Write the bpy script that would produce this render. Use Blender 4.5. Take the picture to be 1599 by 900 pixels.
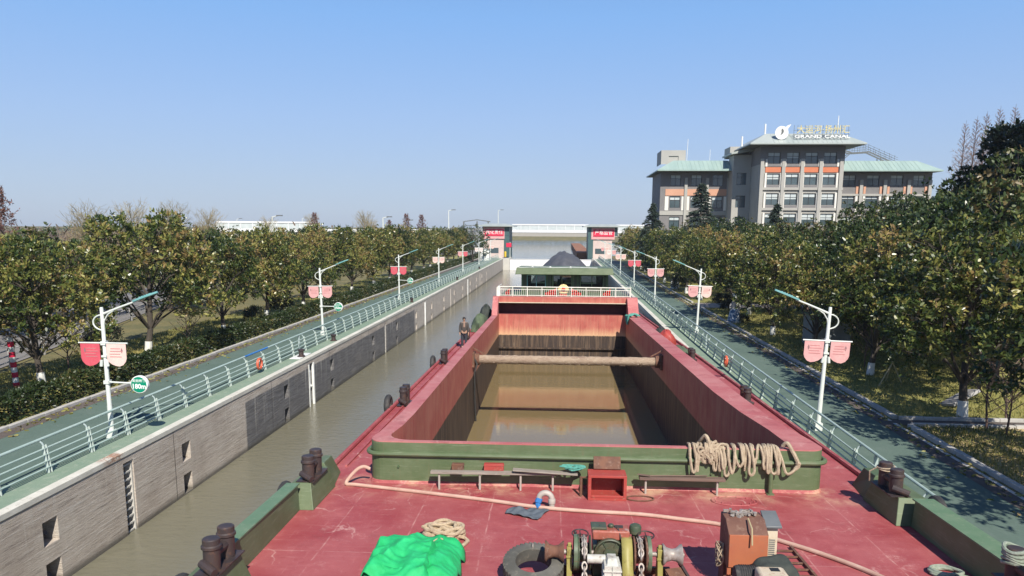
import bpy, bmesh, math, random
import numpy as np
from mathutils import Vector, Matrix
R = math.radians
rng = random.Random(7)
for o in list(bpy.data.objects):
    bpy.data.objects.remove(o)
SC = bpy.context.scene
COL = SC.collection

# ------------------------------------------------------------------ camera
cam = bpy.data.cameras.new("camera")
cam.sensor_width = 36.0
cam.lens = 36.0 * 1140.0 / 1599.0
cam.shift_y = 90.0 / 1599.0
cam.clip_start = 0.1
cam.clip_end = 9000.0
camo = bpy.data.objects.new("camera", cam)
COL.objects.link(camo)
_yaw, _pitch, _roll = 0.0665015, 0.1595658, 0.006
_f = Vector((-math.sin(_yaw) * math.cos(_pitch), math.cos(_yaw) * math.cos(_pitch), -math.sin(_pitch)))
_r = Vector((math.cos(_yaw), math.sin(_yaw), 0.0))
_u = _r.cross(_f)
_r2 = _r * math.cos(_roll) + _u * math.sin(_roll)
_u2 = _u * math.cos(_roll) - _r * math.sin(_roll)
camo.matrix_world = Matrix(((_r2.x, _u2.x, -_f.x, 0.0), (_r2.y, _u2.y, -_f.y, 0.0), (_r2.z, _u2.z, -_f.z, 10.8), (0, 0, 0, 1)))
SC.camera = camo

# ------------------------------------------------------------------ sky and sun
SUN_DIR = Vector((0.33, -1.0, 1.0)).normalized()
elev = math.asin(SUN_DIR.z)
azim = math.atan2(SUN_DIR.x, SUN_DIR.y)
world = bpy.data.worlds.new("World")
SC.world = world
world.use_nodes = True
nt = world.node_tree
nt.nodes.clear()
sky = nt.nodes.new("ShaderNodeTexSky")
sky.sky_type = 'NISHITA'
sky.sun_disc = False
sky.sun_elevation = elev
sky.sun_rotation = azim
sky.altitude = 0.0
sky.air_density = 1.0
sky.dust_density = 0.6
sky.ozone_density = 3.0
# winter haze: pale lavender-blue towards the horizon, mixed with the physical sky
EXPO = 0.5
_tc = nt.nodes.new("ShaderNodeTexCoord"); _sx = nt.nodes.new("ShaderNodeSeparateXYZ")
nt.links.new(_tc.outputs["Generated"], _sx.inputs[0])
_cr = nt.nodes.new("ShaderNodeValToRGB")
_el = _cr.color_ramp.elements
_stops = [(0.0, (0.42, 0.52, 0.71)), (0.06, (0.41, 0.535, 0.77)), (0.14, (0.36, 0.53, 0.86)), (0.26, (0.245, 0.49, 0.93)), (0.45, (0.12, 0.27, 0.64)), (0.7, (0.05, 0.14, 0.4)), (1.0, (0.035, 0.10, 0.30))]
while len(_el) < len(_stops): _el.new(0.5)
for _i, (_p, _c) in enumerate(_stops): _el[_i].position = _p; _el[_i].color = (*_c, 1)
nt.links.new(_sx.outputs[2], _cr.inputs[0])
_k = nt.nodes.new("ShaderNodeVectorMath"); _k.operation = 'SCALE'; _k.inputs["Scale"].default_value = 10.0 / 2 ** EXPO
nt.links.new(_cr.outputs[0], _k.inputs[0])
_mx = nt.nodes.new("ShaderNodeMix"); _mx.data_type = 'RGBA'; _mx.inputs[0].default_value = 0.8
nt.links.new(sky.outputs[0], _mx.inputs[6]); nt.links.new(_k.outputs[0], _mx.inputs[7])
bg = nt.nodes.new("ShaderNodeBackground")
bg.inputs["Strength"].default_value = 0.1
wo = nt.nodes.new("ShaderNodeOutputWorld")
nt.links.new(_mx.outputs[2], bg.inputs["Color"])
nt.links.new(bg.outputs[0], wo.inputs["Surface"])
sl = bpy.data.lights.new("sun", 'SUN')
sl.energy = 4.9
sl.angle = R(0.5)
sl.color = (1.0, 0.94, 0.84)
so = bpy.data.objects.new("sun", sl)
COL.objects.link(so)
so.rotation_euler = SUN_DIR.to_track_quat('Z', 'Y').to_euler()
so.location = (30, -60, 90)
vs = SC.view_settings
vs.view_transform = 'Standard'
vs.look = 'None'
vs.gamma = 1.0
vs.exposure = EXPO
vs.use_curve_mapping = False

# ------------------------------------------------------------------ frames
# the barge floats a little down by the stern and a touch off the lock's axis
_ax = Vector((-0.01251, 0.99949, -0.02923)).normalized()
_ri = _ax.cross(Vector((0, 0, 1))).normalized()
_up = _ri.cross(_ax)
BARGE = Matrix(((_ri.x, _ax.x, _up.x, 0.85), (_ri.y, _ax.y, _up.y, 16.6), (_ri.z, _ax.z, _up.z, 4.75), (0, 0, 0, 1)))
def onb(x, y, z=0.0, rz=0.0):
    return BARGE @ Matrix.Translation((x, y, z)) @ Matrix.Rotation(rz, 4, 'Z')

# ------------------------------------------------------------------ materials
def _nodes(name):
    m = bpy.data.materials.new(name)
    m.use_nodes = True
    t = m.node_tree
    b = t.nodes["Principled BSDF"]
    return m, t, b
def _n(t, kind, **kw):
    n = t.nodes.new(kind)
    for k, v in kw.items():
        if k in n.inputs.keys():
            n.inputs[k].default_value = v
        else:
            setattr(n, k, v)
    return n
def _mathn(t, op, a, b=None, c=None):
    n = t.nodes.new("ShaderNodeMath"); n.operation = op
    for i, v in enumerate((a, b, c)):
        if v is None: continue
        if isinstance(v, (int, float)): n.inputs[i].default_value = v
        else: t.links.new(v, n.inputs[i])
    return n.outputs[0]
def _mix(t, fac, a, b):
    n = t.nodes.new("ShaderNodeMix"); n.data_type = 'RGBA'
    if isinstance(fac, (int, float)): n.inputs[0].default_value = fac
    else: t.links.new(fac, n.inputs[0])
    for i, v in ((6, a), (7, b)):
        if isinstance(v, tuple): n.inputs[i].default_value = (v[0], v[1], v[2], 1)
        else: t.links.new(v, n.inputs[i])
    return n.outputs[2]
def _coords(t, scale=(1, 1, 1), which="Object"):
    tc = t.nodes.new("ShaderNodeTexCoord")
    mp = t.nodes.new("ShaderNodeMapping")
    mp.inputs["Scale"].default_value = scale
    t.links.new(tc.outputs[which], mp.inputs["Vector"])
    return mp.outputs[0]
def _noise(t, vec, scale, detail=4.0, rough=0.6):
    n = t.nodes.new("ShaderNodeTexNoise")
    n.inputs["Scale"].default_value = scale
    n.inputs["Detail"].default_value = detail
    n.inputs["Roughness"].default_value = rough
    t.links.new(vec, n.inputs["Vector"])
    return n.outputs[0]
def _step(t, v, lo, hi):
    n = t.nodes.new("ShaderNodeMapRange")
    n.inputs["From Min"].default_value = lo; n.inputs["From Max"].default_value = hi
    n.clamp = True
    t.links.new(v, n.inputs["Value"])
    return n.outputs[0]
def _bump(t, b, h, strength=0.3, dist=0.02):
    n = t.nodes.new("ShaderNodeBump")
    n.inputs["Strength"].default_value = strength; n.inputs["Distance"].default_value = dist
    t.links.new(h, n.inputs["Height"]); t.links.new(n.outputs[0], b.inputs["Normal"])
def _xyz(t, which="Object"):
    tc = t.nodes.new("ShaderNodeTexCoord"); s = t.nodes.new("ShaderNodeSeparateXYZ")
    t.links.new(tc.outputs[which], s.inputs[0])
    return s.outputs

def pbr(name, c1, c2=None, c3=None, scale=2.0, scale3=9.0, rough=0.6, metal=0.0, bump=0.0, stretch=(1, 1, 1), lo=0.38, hi=0.66, amount3=0.5, spec=0.4):
    m, t, b = _nodes(name)
    b.inputs["Roughness"].default_value = rough
    b.inputs["Metallic"].default_value = metal
    b.inputs["Specular IOR Level"].default_value = spec
    if c2 is None: c2 = tuple(v * 0.72 for v in c1)
    v = _coords(t, stretch)
    n1 = _noise(t, v, scale, 6)
    col = _mix(t, _step(t, n1, lo, hi), c1, c2)
    n2 = _noise(t, v, scale3, 5, 0.7)
    if c3 is not None:
        col = _mix(t, _mathn(t, 'MULTIPLY', _step(t, n2, 0.55, 0.68), amount3), col, c3)
    t.links.new(col, b.inputs["Base Color"])
    if bump:
        _bump(t, b, n2, bump, 0.02)
    return m

MAT = {}
MAT['white_paint'] = pbr("white_paint", (0.78, 0.79, 0.77), (0.62, 0.63, 0.6), (0.42, 0.4, 0.34), rough=0.4, amount3=0.3)
MAT['pole_white'] = pbr("pole_white", (0.62, 0.65, 0.61), (0.54, 0.57, 0.53), rough=0.38)
MAT['teal_paint'] = pbr("teal_paint", (0.13, 0.33, 0.33), (0.17, 0.37, 0.37), rough=0.35)
MAT['rail_paint'] = pbr("rail_paint", (0.4, 0.5, 0.455), (0.33, 0.43, 0.39), (0.3, 0.33, 0.28), rough=0.38, amount3=0.4)
MAT['post_paint'] = pbr("post_paint", (0.46, 0.53, 0.49), (0.38, 0.45, 0.41), (0.26, 0.25, 0.2), rough=0.45, amount3=0.5)
MAT['rail_grey'] = pbr("rail_grey", (0.36, 0.43, 0.42), (0.28, 0.34, 0.34), rough=0.35)
MAT['dark_steel'] = pbr("dark_steel", (0.035, 0.028, 0.03), (0.06, 0.04, 0.035), (0.14, 0.07, 0.04), rough=0.5, amount3=0.5, bump=0.1)
MAT['black_rubber'] = pbr("black_rubber", (0.03, 0.03, 0.03), (0.055, 0.052, 0.05), (0.12, 0.11, 0.1), rough=0.75, bump=0.2)
MAT['tyre_rubber'] = pbr("tyre_rubber", (0.07, 0.068, 0.058), (0.12, 0.115, 0.1), (0.2, 0.18, 0.14), rough=0.85, bump=0.3)
MAT['rope'] = pbr("rope", (0.48, 0.38, 0.26), (0.36, 0.27, 0.17), (0.2, 0.14, 0.09), scale=8, scale3=30, rough=0.9, bump=0.8)
MAT['old_rope'] = pbr("old_rope", (0.42, 0.34, 0.24), (0.3, 0.23, 0.16), (0.5, 0.42, 0.32), scale=9, scale3=40, rough=0.95, bump=0.9)
MAT['green_rope'] = pbr("green_rope", (0.10, 0.34, 0.27), (0.06, 0.24, 0.2), (0.25, 0.45, 0.36), scale=14, scale3=40, rough=0.9, bump=0.6)
MAT['grey_green_rope'] = pbr("grey_green_rope", (0.2, 0.24, 0.18), (0.3, 0.33, 0.27), scale=14, scale3=40, rough=0.9, bump=0.6)
MAT['hose'] = pbr("hose", (0.5, 0.33, 0.26), (0.42, 0.26, 0.2), (0.55, 0.42, 0.34), scale=3, rough=0.7)
MAT['boat_green'] = pbr("boat_green", (0.075, 0.14, 0.055), (0.1, 0.175, 0.075), (0.16, 0.2, 0.12), scale=1.4, scale3=8, rough=0.5, amount3=0.55, bump=0.06)
MAT['boat_green_dark'] = pbr("boat_green_dark", (0.06, 0.105, 0.05), (0.085, 0.12, 0.055), (0.16, 0.1, 0.05), scale=1.4, scale3=6, rough=0.55, amount3=0.5)
MAT['cap_green'] = pbr("cap_green", (0.1, 0.175, 0.095), (0.135, 0.205, 0.12), (0.28, 0.3, 0.2), scale=2, rough=0.5, amount3=0.4)
MAT['olive_paint'] = pbr("olive_paint", (0.25, 0.225, 0.06), (0.31, 0.27, 0.09), (0.13, 0.075, 0.035), scale=3, rough=0.5, amount3=0.6)
MAT['machine_green'] = pbr("machine_green", (0.05, 0.075, 0.045), (0.07, 0.06, 0.035), (0.14, 0.12, 0.08), scale=5, rough=0.5, amount3=0.6)
MAT['machine_red'] = pbr("machine_red", (0.34, 0.1, 0.07), (0.24, 0.07, 0.045), (0.42, 0.34, 0.3), scale=6, rough=0.5, amount3=0.6)
MAT['machine_white'] = pbr("machine_white", (0.52, 0.52, 0.47), (0.4, 0.39, 0.34), (0.13, 0.09, 0.06), scale=6, scale3=14, rough=0.5, amount3=0.6)
MAT['rusty_iron'] = pbr("rusty_iron", (0.16, 0.075, 0.045), (0.1, 0.05, 0.035), (0.24, 0.16, 0.12), scale=6, rough=0.8, amount3=0.7, bump=0.3)
MAT['worn_iron'] = pbr("worn_iron", (0.34, 0.31, 0.28), (0.2, 0.15, 0.12), (0.45, 0.43, 0.4), scale=7, rough=0.5, metal=0.2, amount3=0.7, bump=0.2)
MAT['cabinet_orange'] = pbr("cabinet_orange", (0.37, 0.12, 0.055), (0.33, 0.1, 0.05), (0.25, 0.13, 0.08), scale=2.5, rough=0.6, amount3=0.4)
MAT['cabinet_brown'] = pbr("cabinet_brown", (0.12, 0.055, 0.04), (0.16, 0.08, 0.055), (0.26, 0.17, 0.12), scale=3, rough=0.7, amount3=0.6)
MAT['cabinet_cream'] = pbr("cabinet_cream", (0.5, 0.42, 0.3), (0.55, 0.47, 0.36), (0.34, 0.18, 0.1), scale=5, rough=0.6, amount3=0.8)
MAT['grey_lid'] = pbr("grey_lid", (0.1, 0.11, 0.115), (0.14, 0.15, 0.155), rough=0.5)
MAT['black_cloth'] = pbr("black_cloth", (0.028, 0.034, 0.03), (0.045, 0.052, 0.045), scale=6, rough=0.8, bump=0.3)
MAT['grey_cloth'] = pbr("grey_cloth", (0.07, 0.085, 0.1), (0.1, 0.12, 0.14), scale=7, rough=0.7, bump=0.3)
MAT['blue_plastic'] = pbr("blue_plastic", (0.03, 0.16, 0.42), (0.05, 0.2, 0.5), rough=0.45)
MAT['pvc_grey'] = pbr("pvc_grey", (0.42, 0.38, 0.34), (0.34, 0.3, 0.26), rough=0.5)
MAT['red_box'] = pbr("red_box", (0.36, 0.055, 0.045), (0.3, 0.05, 0.04), (0.34, 0.2, 0.14), rough=0.5, amount3=0.4)
MAT['plank'] = pbr("plank", (0.3, 0.26, 0.22), (0.2, 0.17, 0.14), (0.42, 0.38, 0.33), stretch=(0.6, 6, 6), scale=3, scale3=8, rough=0.85, bump=0.3)
MAT['plank_brown'] = pbr("plank_brown", (0.17, 0.11, 0.085), (0.12, 0.08, 0.065), (0.26, 0.19, 0.15), stretch=(0.6, 6, 6), scale=3, scale3=8, rough=0.85, bump=0.3)
MAT['green_net'] = None
MAT['brake_green'] = pbr("brake_green", (0.1, 0.15, 0.09), (0.07, 0.085, 0.05), (0.16, 0.09, 0.05), scale=6, scale3=14, rough=0.5, amount3=0.8)
MAT['concrete'] = pbr("concrete", (0.36, 0.34, 0.3), (0.29, 0.27, 0.24), (0.2, 0.18, 0.15), rough=0.85, bump=0.25)
MAT['concrete_light'] = pbr("concrete_light", (0.5, 0.48, 0.44), (0.43, 0.42, 0.39), (0.34, 0.32, 0.28), scale=1, rough=0.85, amount3=0.4)
MAT['kerb_stone'] = pbr("kerb_stone", (0.46, 0.44, 0.41), (0.36, 0.35, 0.32), (0.24, 0.22, 0.19), scale=2.5, rough=0.85, bump=0.2)
MAT['gate_white'] = pbr("gate_white", (0.74, 0.74, 0.74), (0.66, 0.67, 0.68), scale=0.3, rough=0.6)
MAT['bark'] = pbr("bark", (0.075, 0.062, 0.05), (0.05, 0.042, 0.035), (0.13, 0.115, 0.1), stretch=(1, 1, 0.3), scale=6, scale3=12, rough=0.9, bump=0.6)
MAT['bark_red'] = pbr("bark_red", (0.12, 0.075, 0.06), (0.09, 0.06, 0.05), stretch=(1, 1, 0.3), scale=6, rough=0.9)
MAT['whitewash'] = pbr("whitewash", (0.66, 0.66, 0.62), (0.5, 0.5, 0.47), rough=0.9)
MAT['twig_brown'] = pbr("twig_brown", (0.19, 0.135, 0.11), (0.14, 0.1, 0.085), rough=0.9)
MAT['twig_willow'] = pbr("twig_willow", (0.3, 0.25, 0.13), (0.24, 0.19, 0.1), rough=0.9)
MAT['twig_pink'] = pbr("twig_pink", (0.26, 0.19, 0.17), (0.2, 0.145, 0.13), rough=0.9)
MAT['hotel_grey'] = pbr("hotel_grey", (0.37, 0.36, 0.33), (0.34, 0.33, 0.305), (0.29, 0.28, 0.26), scale=0.4, scale3=3, rough=0.85, amount3=0.3)
MAT['hotel_brick'] = pbr("hotel_brick", (0.19, 0.18, 0.18), (0.165, 0.16, 0.16), (0.22, 0.21, 0.21), scale=0.8, scale3=4, rough=0.85)
MAT['hotel_white'] = pbr("hotel_white", (0.7, 0.68, 0.63), (0.62, 0.6, 0.55), scale=0.6, rough=0.8)
MAT['hotel_orange'] = pbr("hotel_orange", (0.55, 0.18, 0.09), (0.5, 0.16, 0.08), scale=0.6, rough=0.8)
MAT['hotel_peach'] = pbr("hotel_peach", (0.55, 0.3, 0.2), (0.5, 0.27, 0.18), scale=0.6, rough=0.8)
MAT['hotel_roof'] = pbr("hotel_roof", (0.3, 0.395, 0.355), (0.25, 0.34, 0.31), stretch=(1, 0.2, 0.2), scale=0.7, scale3=5, rough=0.45, c3=(0.36, 0.44, 0.41))
MAT['roof_grey'] = pbr("roof_grey", (0.36, 0.39, 0.37), (0.3, 0.34, 0.32), stretch=(1, 0.2, 0.2), scale=0.7, rough=0.45)
MAT['roof_teal'] = pbr("roof_teal", (0.045, 0.095, 0.1), (0.06, 0.11, 0.11), scale=0.5, rough=0.5)
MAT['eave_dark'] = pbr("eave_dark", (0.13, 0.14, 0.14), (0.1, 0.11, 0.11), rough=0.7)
MAT['frame_dark'] = pbr("frame_dark", (0.05, 0.055, 0.06), (0.04, 0.045, 0.05), rough=0.5)
MAT['sign_gold'] = pbr("sign_gold", (0.62, 0.52, 0.2), (0.7, 0.62, 0.34), rough=0.4)
MAT['sign_white'] = pbr("sign_white", (0.82, 0.82, 0.8), (0.76, 0.76, 0.74), rough=0.4)
MAT['sign_green'] = pbr("sign_green", (0.0, 0.23, 0.13), (0.0, 0.2, 0.115), rough=0.4)
MAT['sign_red'] = pbr("sign_red", (0.62, 0.02, 0.07), (0.55, 0.02, 0.06), rough=0.5)
MAT['banner_red'] = pbr("banner_red", (0.58, 0.09, 0.12), (0.5, 0.07, 0.1), (0.62, 0.2, 0.22), scale=3, rough=0.8, amount3=0.4)
MAT['banner_pink'] = pbr("banner_pink", (0.62, 0.35, 0.34), (0.55, 0.28, 0.28), (0.68, 0.47, 0.44), scale=3, rough=0.8, amount3=0.4)
MAT['banner_pale'] = pbr("banner_pale", (0.72, 0.52, 0.46), (0.68, 0.46, 0.42), (0.76, 0.62, 0.57), scale=3, rough=0.8, amount3=0.4)
MAT['banner_white'] = pbr("banner_white", (0.74, 0.64, 0.6), (0.7, 0.58, 0.55), scale=3, rough=0.8)
MAT['gatehouse_wall'] = pbr("gatehouse_wall", (0.56, 0.45, 0.41), (0.5, 0.4, 0.37), (0.36, 0.29, 0.26), scale=0.5, scale3=3, rough=0.8, amount3=0.5)
MAT['banner_ink'] = pbr("banner_ink", (0.5, 0.2, 0.2), (0.45, 0.18, 0.18), rough=0.8)
MAT['banner_ink_dark'] = pbr("banner_ink_dark", (0.3, 0.16, 0.17), rough=0.8)
MAT['lifebuoy_red'] = pbr("lifebuoy_red", (0.6, 0.12, 0.06), (0.55, 0.1, 0.05), rough=0.5)
MAT['tarp_dark'] = pbr("tarp_dark", (0.06, 0.065, 0.08), (0.085, 0.09, 0.105), (0.16, 0.15, 0.16), scale=0.8, scale3=3, rough=0.85, bump=0.4)
MAT['rust_hull'] = pbr("rust_hull", (0.3, 0.13, 0.06), (0.2, 0.09, 0.05), (0.32, 0.18, 0.1), scale=0.6, stretch=(1, 0.2, 1), rough=0.8)
MAT['skin'] = pbr("skin", (0.42, 0.25, 0.17), (0.38, 0.22, 0.15), rough=0.55)
MAT['hair'] = pbr("hair", (0.012, 0.01, 0.01), (0.02, 0.016, 0.015), rough=0.5)
MAT['jacket'] = pbr("jacket", (0.05, 0.045, 0.04), (0.07, 0.06, 0.055), rough=0.85)
MAT['jacket_collar'] = pbr("jacket_collar", (0.3, 0.2, 0.15), (0.25, 0.16, 0.12), rough=0.85)
MAT['trousers'] = pbr("trousers", (0.03, 0.033, 0.045), (0.045, 0.048, 0.06), rough=0.85)
MAT['tarp_green'] = pbr("tarp_green", (0.1, 0.13, 0.07), (0.07, 0.1, 0.06), (0.18, 0.2, 0.14), scale=3, rough=0.8, bump=0.4)
MAT['shed_grey'] = pbr("shed_grey", (0.2, 0.22, 0.23), (0.16, 0.18, 0.19), scale=1, rough=0.6)
MAT['stone_grey'] = pbr("stone_grey", (0.36, 0.35, 0.34), (0.28, 0.27, 0.26), (0.2, 0.19, 0.18), rough=0.85, bump=0.2)
MAT['bamboo'] = pbr("bamboo", (0.4, 0.34, 0.2), (0.33, 0.27, 0.15), rough=0.7)
MAT['festive_red'] = pbr("festive_red", (0.6, 0.05, 0.03), (0.5, 0.04, 0.025), rough=0.6)
MAT['festive_yellow'] = pbr("festive_yellow", (0.68, 0.5, 0.22), (0.7, 0.56, 0.3), rough=0.6)
MAT['yellow_plastic'] = pbr("yellow_plastic", (0.6, 0.42, 0.03), (0.55, 0.38, 0.03), rough=0.5)
MAT['rail_steel_white'] = pbr("rail_steel_white", (0.72, 0.71, 0.64), (0.62, 0.6, 0.53), (0.4, 0.3, 0.2), scale=4, rough=0.45, amount3=0.3)

def _glass(name, col, rough=0.08):
    m, t, b = _nodes(name)
    b.inputs["Base Color"].default_value = (*col, 1)
    b.inputs["Roughness"].default_value = rough
    b.inputs["Specular IOR Level"].default_value = 0.8
    v = _coords(t)
    n = _noise(t, v, 0.35, 2)
    t.links.new(_mix(t, n, tuple(c * 0.6 for c in col), tuple(min(1, c * 1.5) for c in col)), b.inputs["Base Color"])
    return m
MAT['window_glass'] = _glass("window_glass", (0.06, 0.085, 0.095))
MAT['blind'] = pbr("blind", (0.5, 0.54, 0.54), (0.42, 0.47, 0.47), scale=0.5, rough=0.5)
MAT['shade_black'] = pbr("shade_black", (0.012, 0.016, 0.018), (0.02, 0.024, 0.024), rough=0.6)  # near-black colour that stands in for shade on whatever wears it

def mat_clear():
    m, t, b = _nodes("clear_glass")
    b.inputs["Base Color"].default_value = (0.02, 0.03, 0.03, 1); b.inputs["Roughness"].default_value = 0.05
    tr = t.nodes.new("ShaderNodeBsdfTransparent"); mx = t.nodes.new("ShaderNodeMixShader")
    tr.inputs["Color"].default_value = (0.75, 0.82, 0.8, 1)
    mx.inputs[0].default_value = 0.3
    t.links.new(tr.outputs[0], mx.inputs[1]); t.links.new(b.outputs[0], mx.inputs[2])
    t.links.new(mx.outputs[0], t.nodes["Material Output"].inputs["Surface"])
    return m
MAT['clear_glass'] = mat_clear()
def mat_net():
    m, t, b = _nodes("green_net")
    v = _coords(t)
    n = _noise(t, v, 3, 4)
    w = _noise(t, _coords(t, (60, 60, 60)), 3, 2)
    c = _mix(t, _step(t, n, 0.35, 0.65), (0.008, 0.36, 0.10), (0.02, 0.47, 0.16))
    c = _mix(t, _mathn(t, 'MULTIPLY', _step(t, w, 0.5, 0.7), 0.35), c, (0.01, 0.25, 0.07))
    t.links.new(c, b.inputs["Base Color"])
    b.inputs["Roughness"].default_value = 0.7
    _bump(t, b, w, 0.4, 0.006)
    return m
MAT['green_net'] = mat_net()

def mat_deck(name="deck_red", plates=True, fade=1.0):
    m, t, b = _nodes(name)
    v = _coords(t)
    big = _noise(t, v, 0.55, 5, 0.6)
    mid = _noise(t, v, 2.6, 7, 0.68)
    fine = _noise(t, v, 22, 4, 0.7)
    c = _mix(t, _step(t, big, 0.36, 0.62), (0.285*fade, 0.05*fade**2.6, 0.055*fade**2.3), (0.345*fade, 0.09*fade**2.6, 0.091*fade**2.3))
    c = _mix(t, _mathn(t, 'MULTIPLY', _step(t, mid, 0.52, 0.72), 0.55), c, (0.43, 0.125, 0.12))
    c = _mix(t, _mathn(t, 'MULTIPLY', _step(t, mid, 0.44, 0.3), 0.5), c, (0.24, 0.035, 0.04))
    # scuffs dragged along and across the deck
    sc1 = _noise(t, _coords(t, (0.9, 9, 5)), 1.3, 9, 0.8)
    sc2 = _noise(t, _coords(t, (7, 1.0, 5)), 1.3, 7, 0.75)
    c = _mix(t, _mathn(t, 'MULTIPLY', _step(t, sc1, 0.56, 0.68), 0.4), c, (0.56, 0.27, 0.24))
    c = _mix(t, _mathn(t, 'MULTIPLY', _step(t, sc2, 0.58, 0.7), 0.35), c, (0.55, 0.26, 0.23))
    oil = _mathn(t, 'MULTIPLY', _step(t, _noise(t, v, 0.75, 7, 0.7), 0.56, 0.68), 0.45)
    c = _mix(t, oil, c, (0.17, 0.04, 0.04))
    # thin pale scratches and chalky scraped patches
    vo = t.nodes.new("ShaderNodeTexVoronoi"); vo.feature = 'DISTANCE_TO_EDGE'; vo.inputs["Scale"].default_value = 0.9
    dv = t.nodes.new("ShaderNodeVectorMath"); dv.operation = 'ADD'; t.links.new(v, dv.inputs[0])
    nz_ = t.nodes.new("ShaderNodeTexNoise"); nz_.inputs["Scale"].default_value = 1.2; nz_.inputs["Detail"].default_value = 5; t.links.new(v, nz_.inputs["Vector"])
    t.links.new(nz_.outputs[1], dv.inputs[1]); t.links.new(dv.outputs[0], vo.inputs["Vector"])
    scr_ = _mathn(t, 'MULTIPLY', _step(t, vo.outputs[0], 0.022, 0.004), _step(t, _noise(t, v, 0.8, 4), 0.52, 0.62))
    c = _mix(t, _mathn(t, 'MULTIPLY', scr_, 0.5), c, (0.62, 0.4, 0.35))
    chalk = _mathn(t, 'MULTIPLY', _step(t, _noise(t, v, 1.05, 9, 0.78), 0.56, 0.68), _step(t, fine, 0.4, 0.58))
    c = _mix(t, _mathn(t, 'MULTIPLY', chalk, 0.5), c, (0.6, 0.34, 0.3))
    if plates:
        x, y, z = _xyz(t)
        wob = _mathn(t, 'MULTIPLY', _mathn(t, 'SUBTRACT', _noise(t, v, 1.4, 3), 0.5), 0.05)
        dx = _mathn(t, 'ABSOLUTE', _mathn(t, 'SUBTRACT', _mathn(t, 'PINGPONG', _mathn(t, 'ADD', _mathn(t, 'ADD', x, 50.3), wob), 0.75), 0.0))
        dy = _mathn(t, 'PINGPONG', _mathn(t, 'ADD', _mathn(t, 'ADD', y, 52.45), wob), 2.2)
        seam = _mathn(t, 'MAXIMUM', _step(t, dx, 0.022, 0.004), _step(t, dy, 0.022, 0.004))
        seam = _mathn(t, 'MULTIPLY', seam, _step(t, _noise(t, v, 2.3, 6, 0.7), 0.42, 0.62))
        c = _mix(t, _mathn(t, 'MULTIPLY', seam, 0.5), c, (0.6, 0.36, 0.31))
        # spilt sand and straw swept against the hold coaming
        band = _mathn(t, 'MULTIPLY', _step(t, y, -1.15, -0.25), _step(t, y, 0.6, 0.2))
        dirt = _mathn(t, 'MULTIPLY', band, _step(t, _mathn(t, 'ADD', _mathn(t, 'MULTIPLY', _noise(t, v, 1.1, 4), 1.3), _mathn(t, 'MULTIPLY', _noise(t, _coords(t, (3, 10, 5)), 2.5, 5, 0.75), 0.8)), 1.0, 1.35))
        c = _mix(t, _mathn(t, 'MULTIPLY', dirt, 0.8), c, (0.56, 0.38, 0.24))
    c = _mix(t, _mathn(t, 'MULTIPLY', _step(t, fine, 0.62, 0.75), 0.35), c, (0.6, 0.42, 0.36))
    t.links.new(c, b.inputs["Base Color"])
    b.inputs["Roughness"].default_value = 0.62
    b.inputs["Specular IOR Level"].default_value = 0.3
    _bump(t, b, _mathn(t, 'ADD', mid, _mathn(t, 'MULTIPLY', fine, 0.3)), 0.18, 0.03)
    return m
MAT['deck_red'] = mat_deck()
MAT['coaming_red'] = mat_deck("coaming_red", False, 1.3)

def mat_green():
    m, t, b = _nodes("boat_green")
    v = _coords(t)
    n = _noise(t, v, 1.3, 6, 0.65); st = _noise(t, _coords(t, (7, 7, 0.5)), 1.4, 6, 0.7); ho = _noise(t, _coords(t, (0.7, 0.7, 9)), 2.0, 6, 0.75); f = _noise(t, v, 18, 5, 0.7)
    c = _mix(t, _step(t, n, 0.36, 0.64), (0.078, 0.112, 0.05), (0.11, 0.145, 0.075))
    c = _mix(t, _mathn(t, 'MULTIPLY', _step(t, ho, 0.54, 0.68), 0.55), c, (0.2, 0.235, 0.15))
    c = _mix(t, _mathn(t, 'MULTIPLY', _step(t, st, 0.56, 0.7), 0.5), c, (0.13, 0.115, 0.06))
    c = _mix(t, _mathn(t, 'MULTIPLY', _step(t, f, 0.64, 0.72), 0.6), c, (0.16, 0.075, 0.04))
    t.links.new(c, b.inputs["Base Color"]); b.inputs["Roughness"].default_value = 0.52
    _bump(t, b, _mathn(t, 'ADD', n, _mathn(t, 'MULTIPLY', f, 0.25)), 0.15, 0.03)
    return m
MAT['boat_green'] = mat_green()

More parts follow.
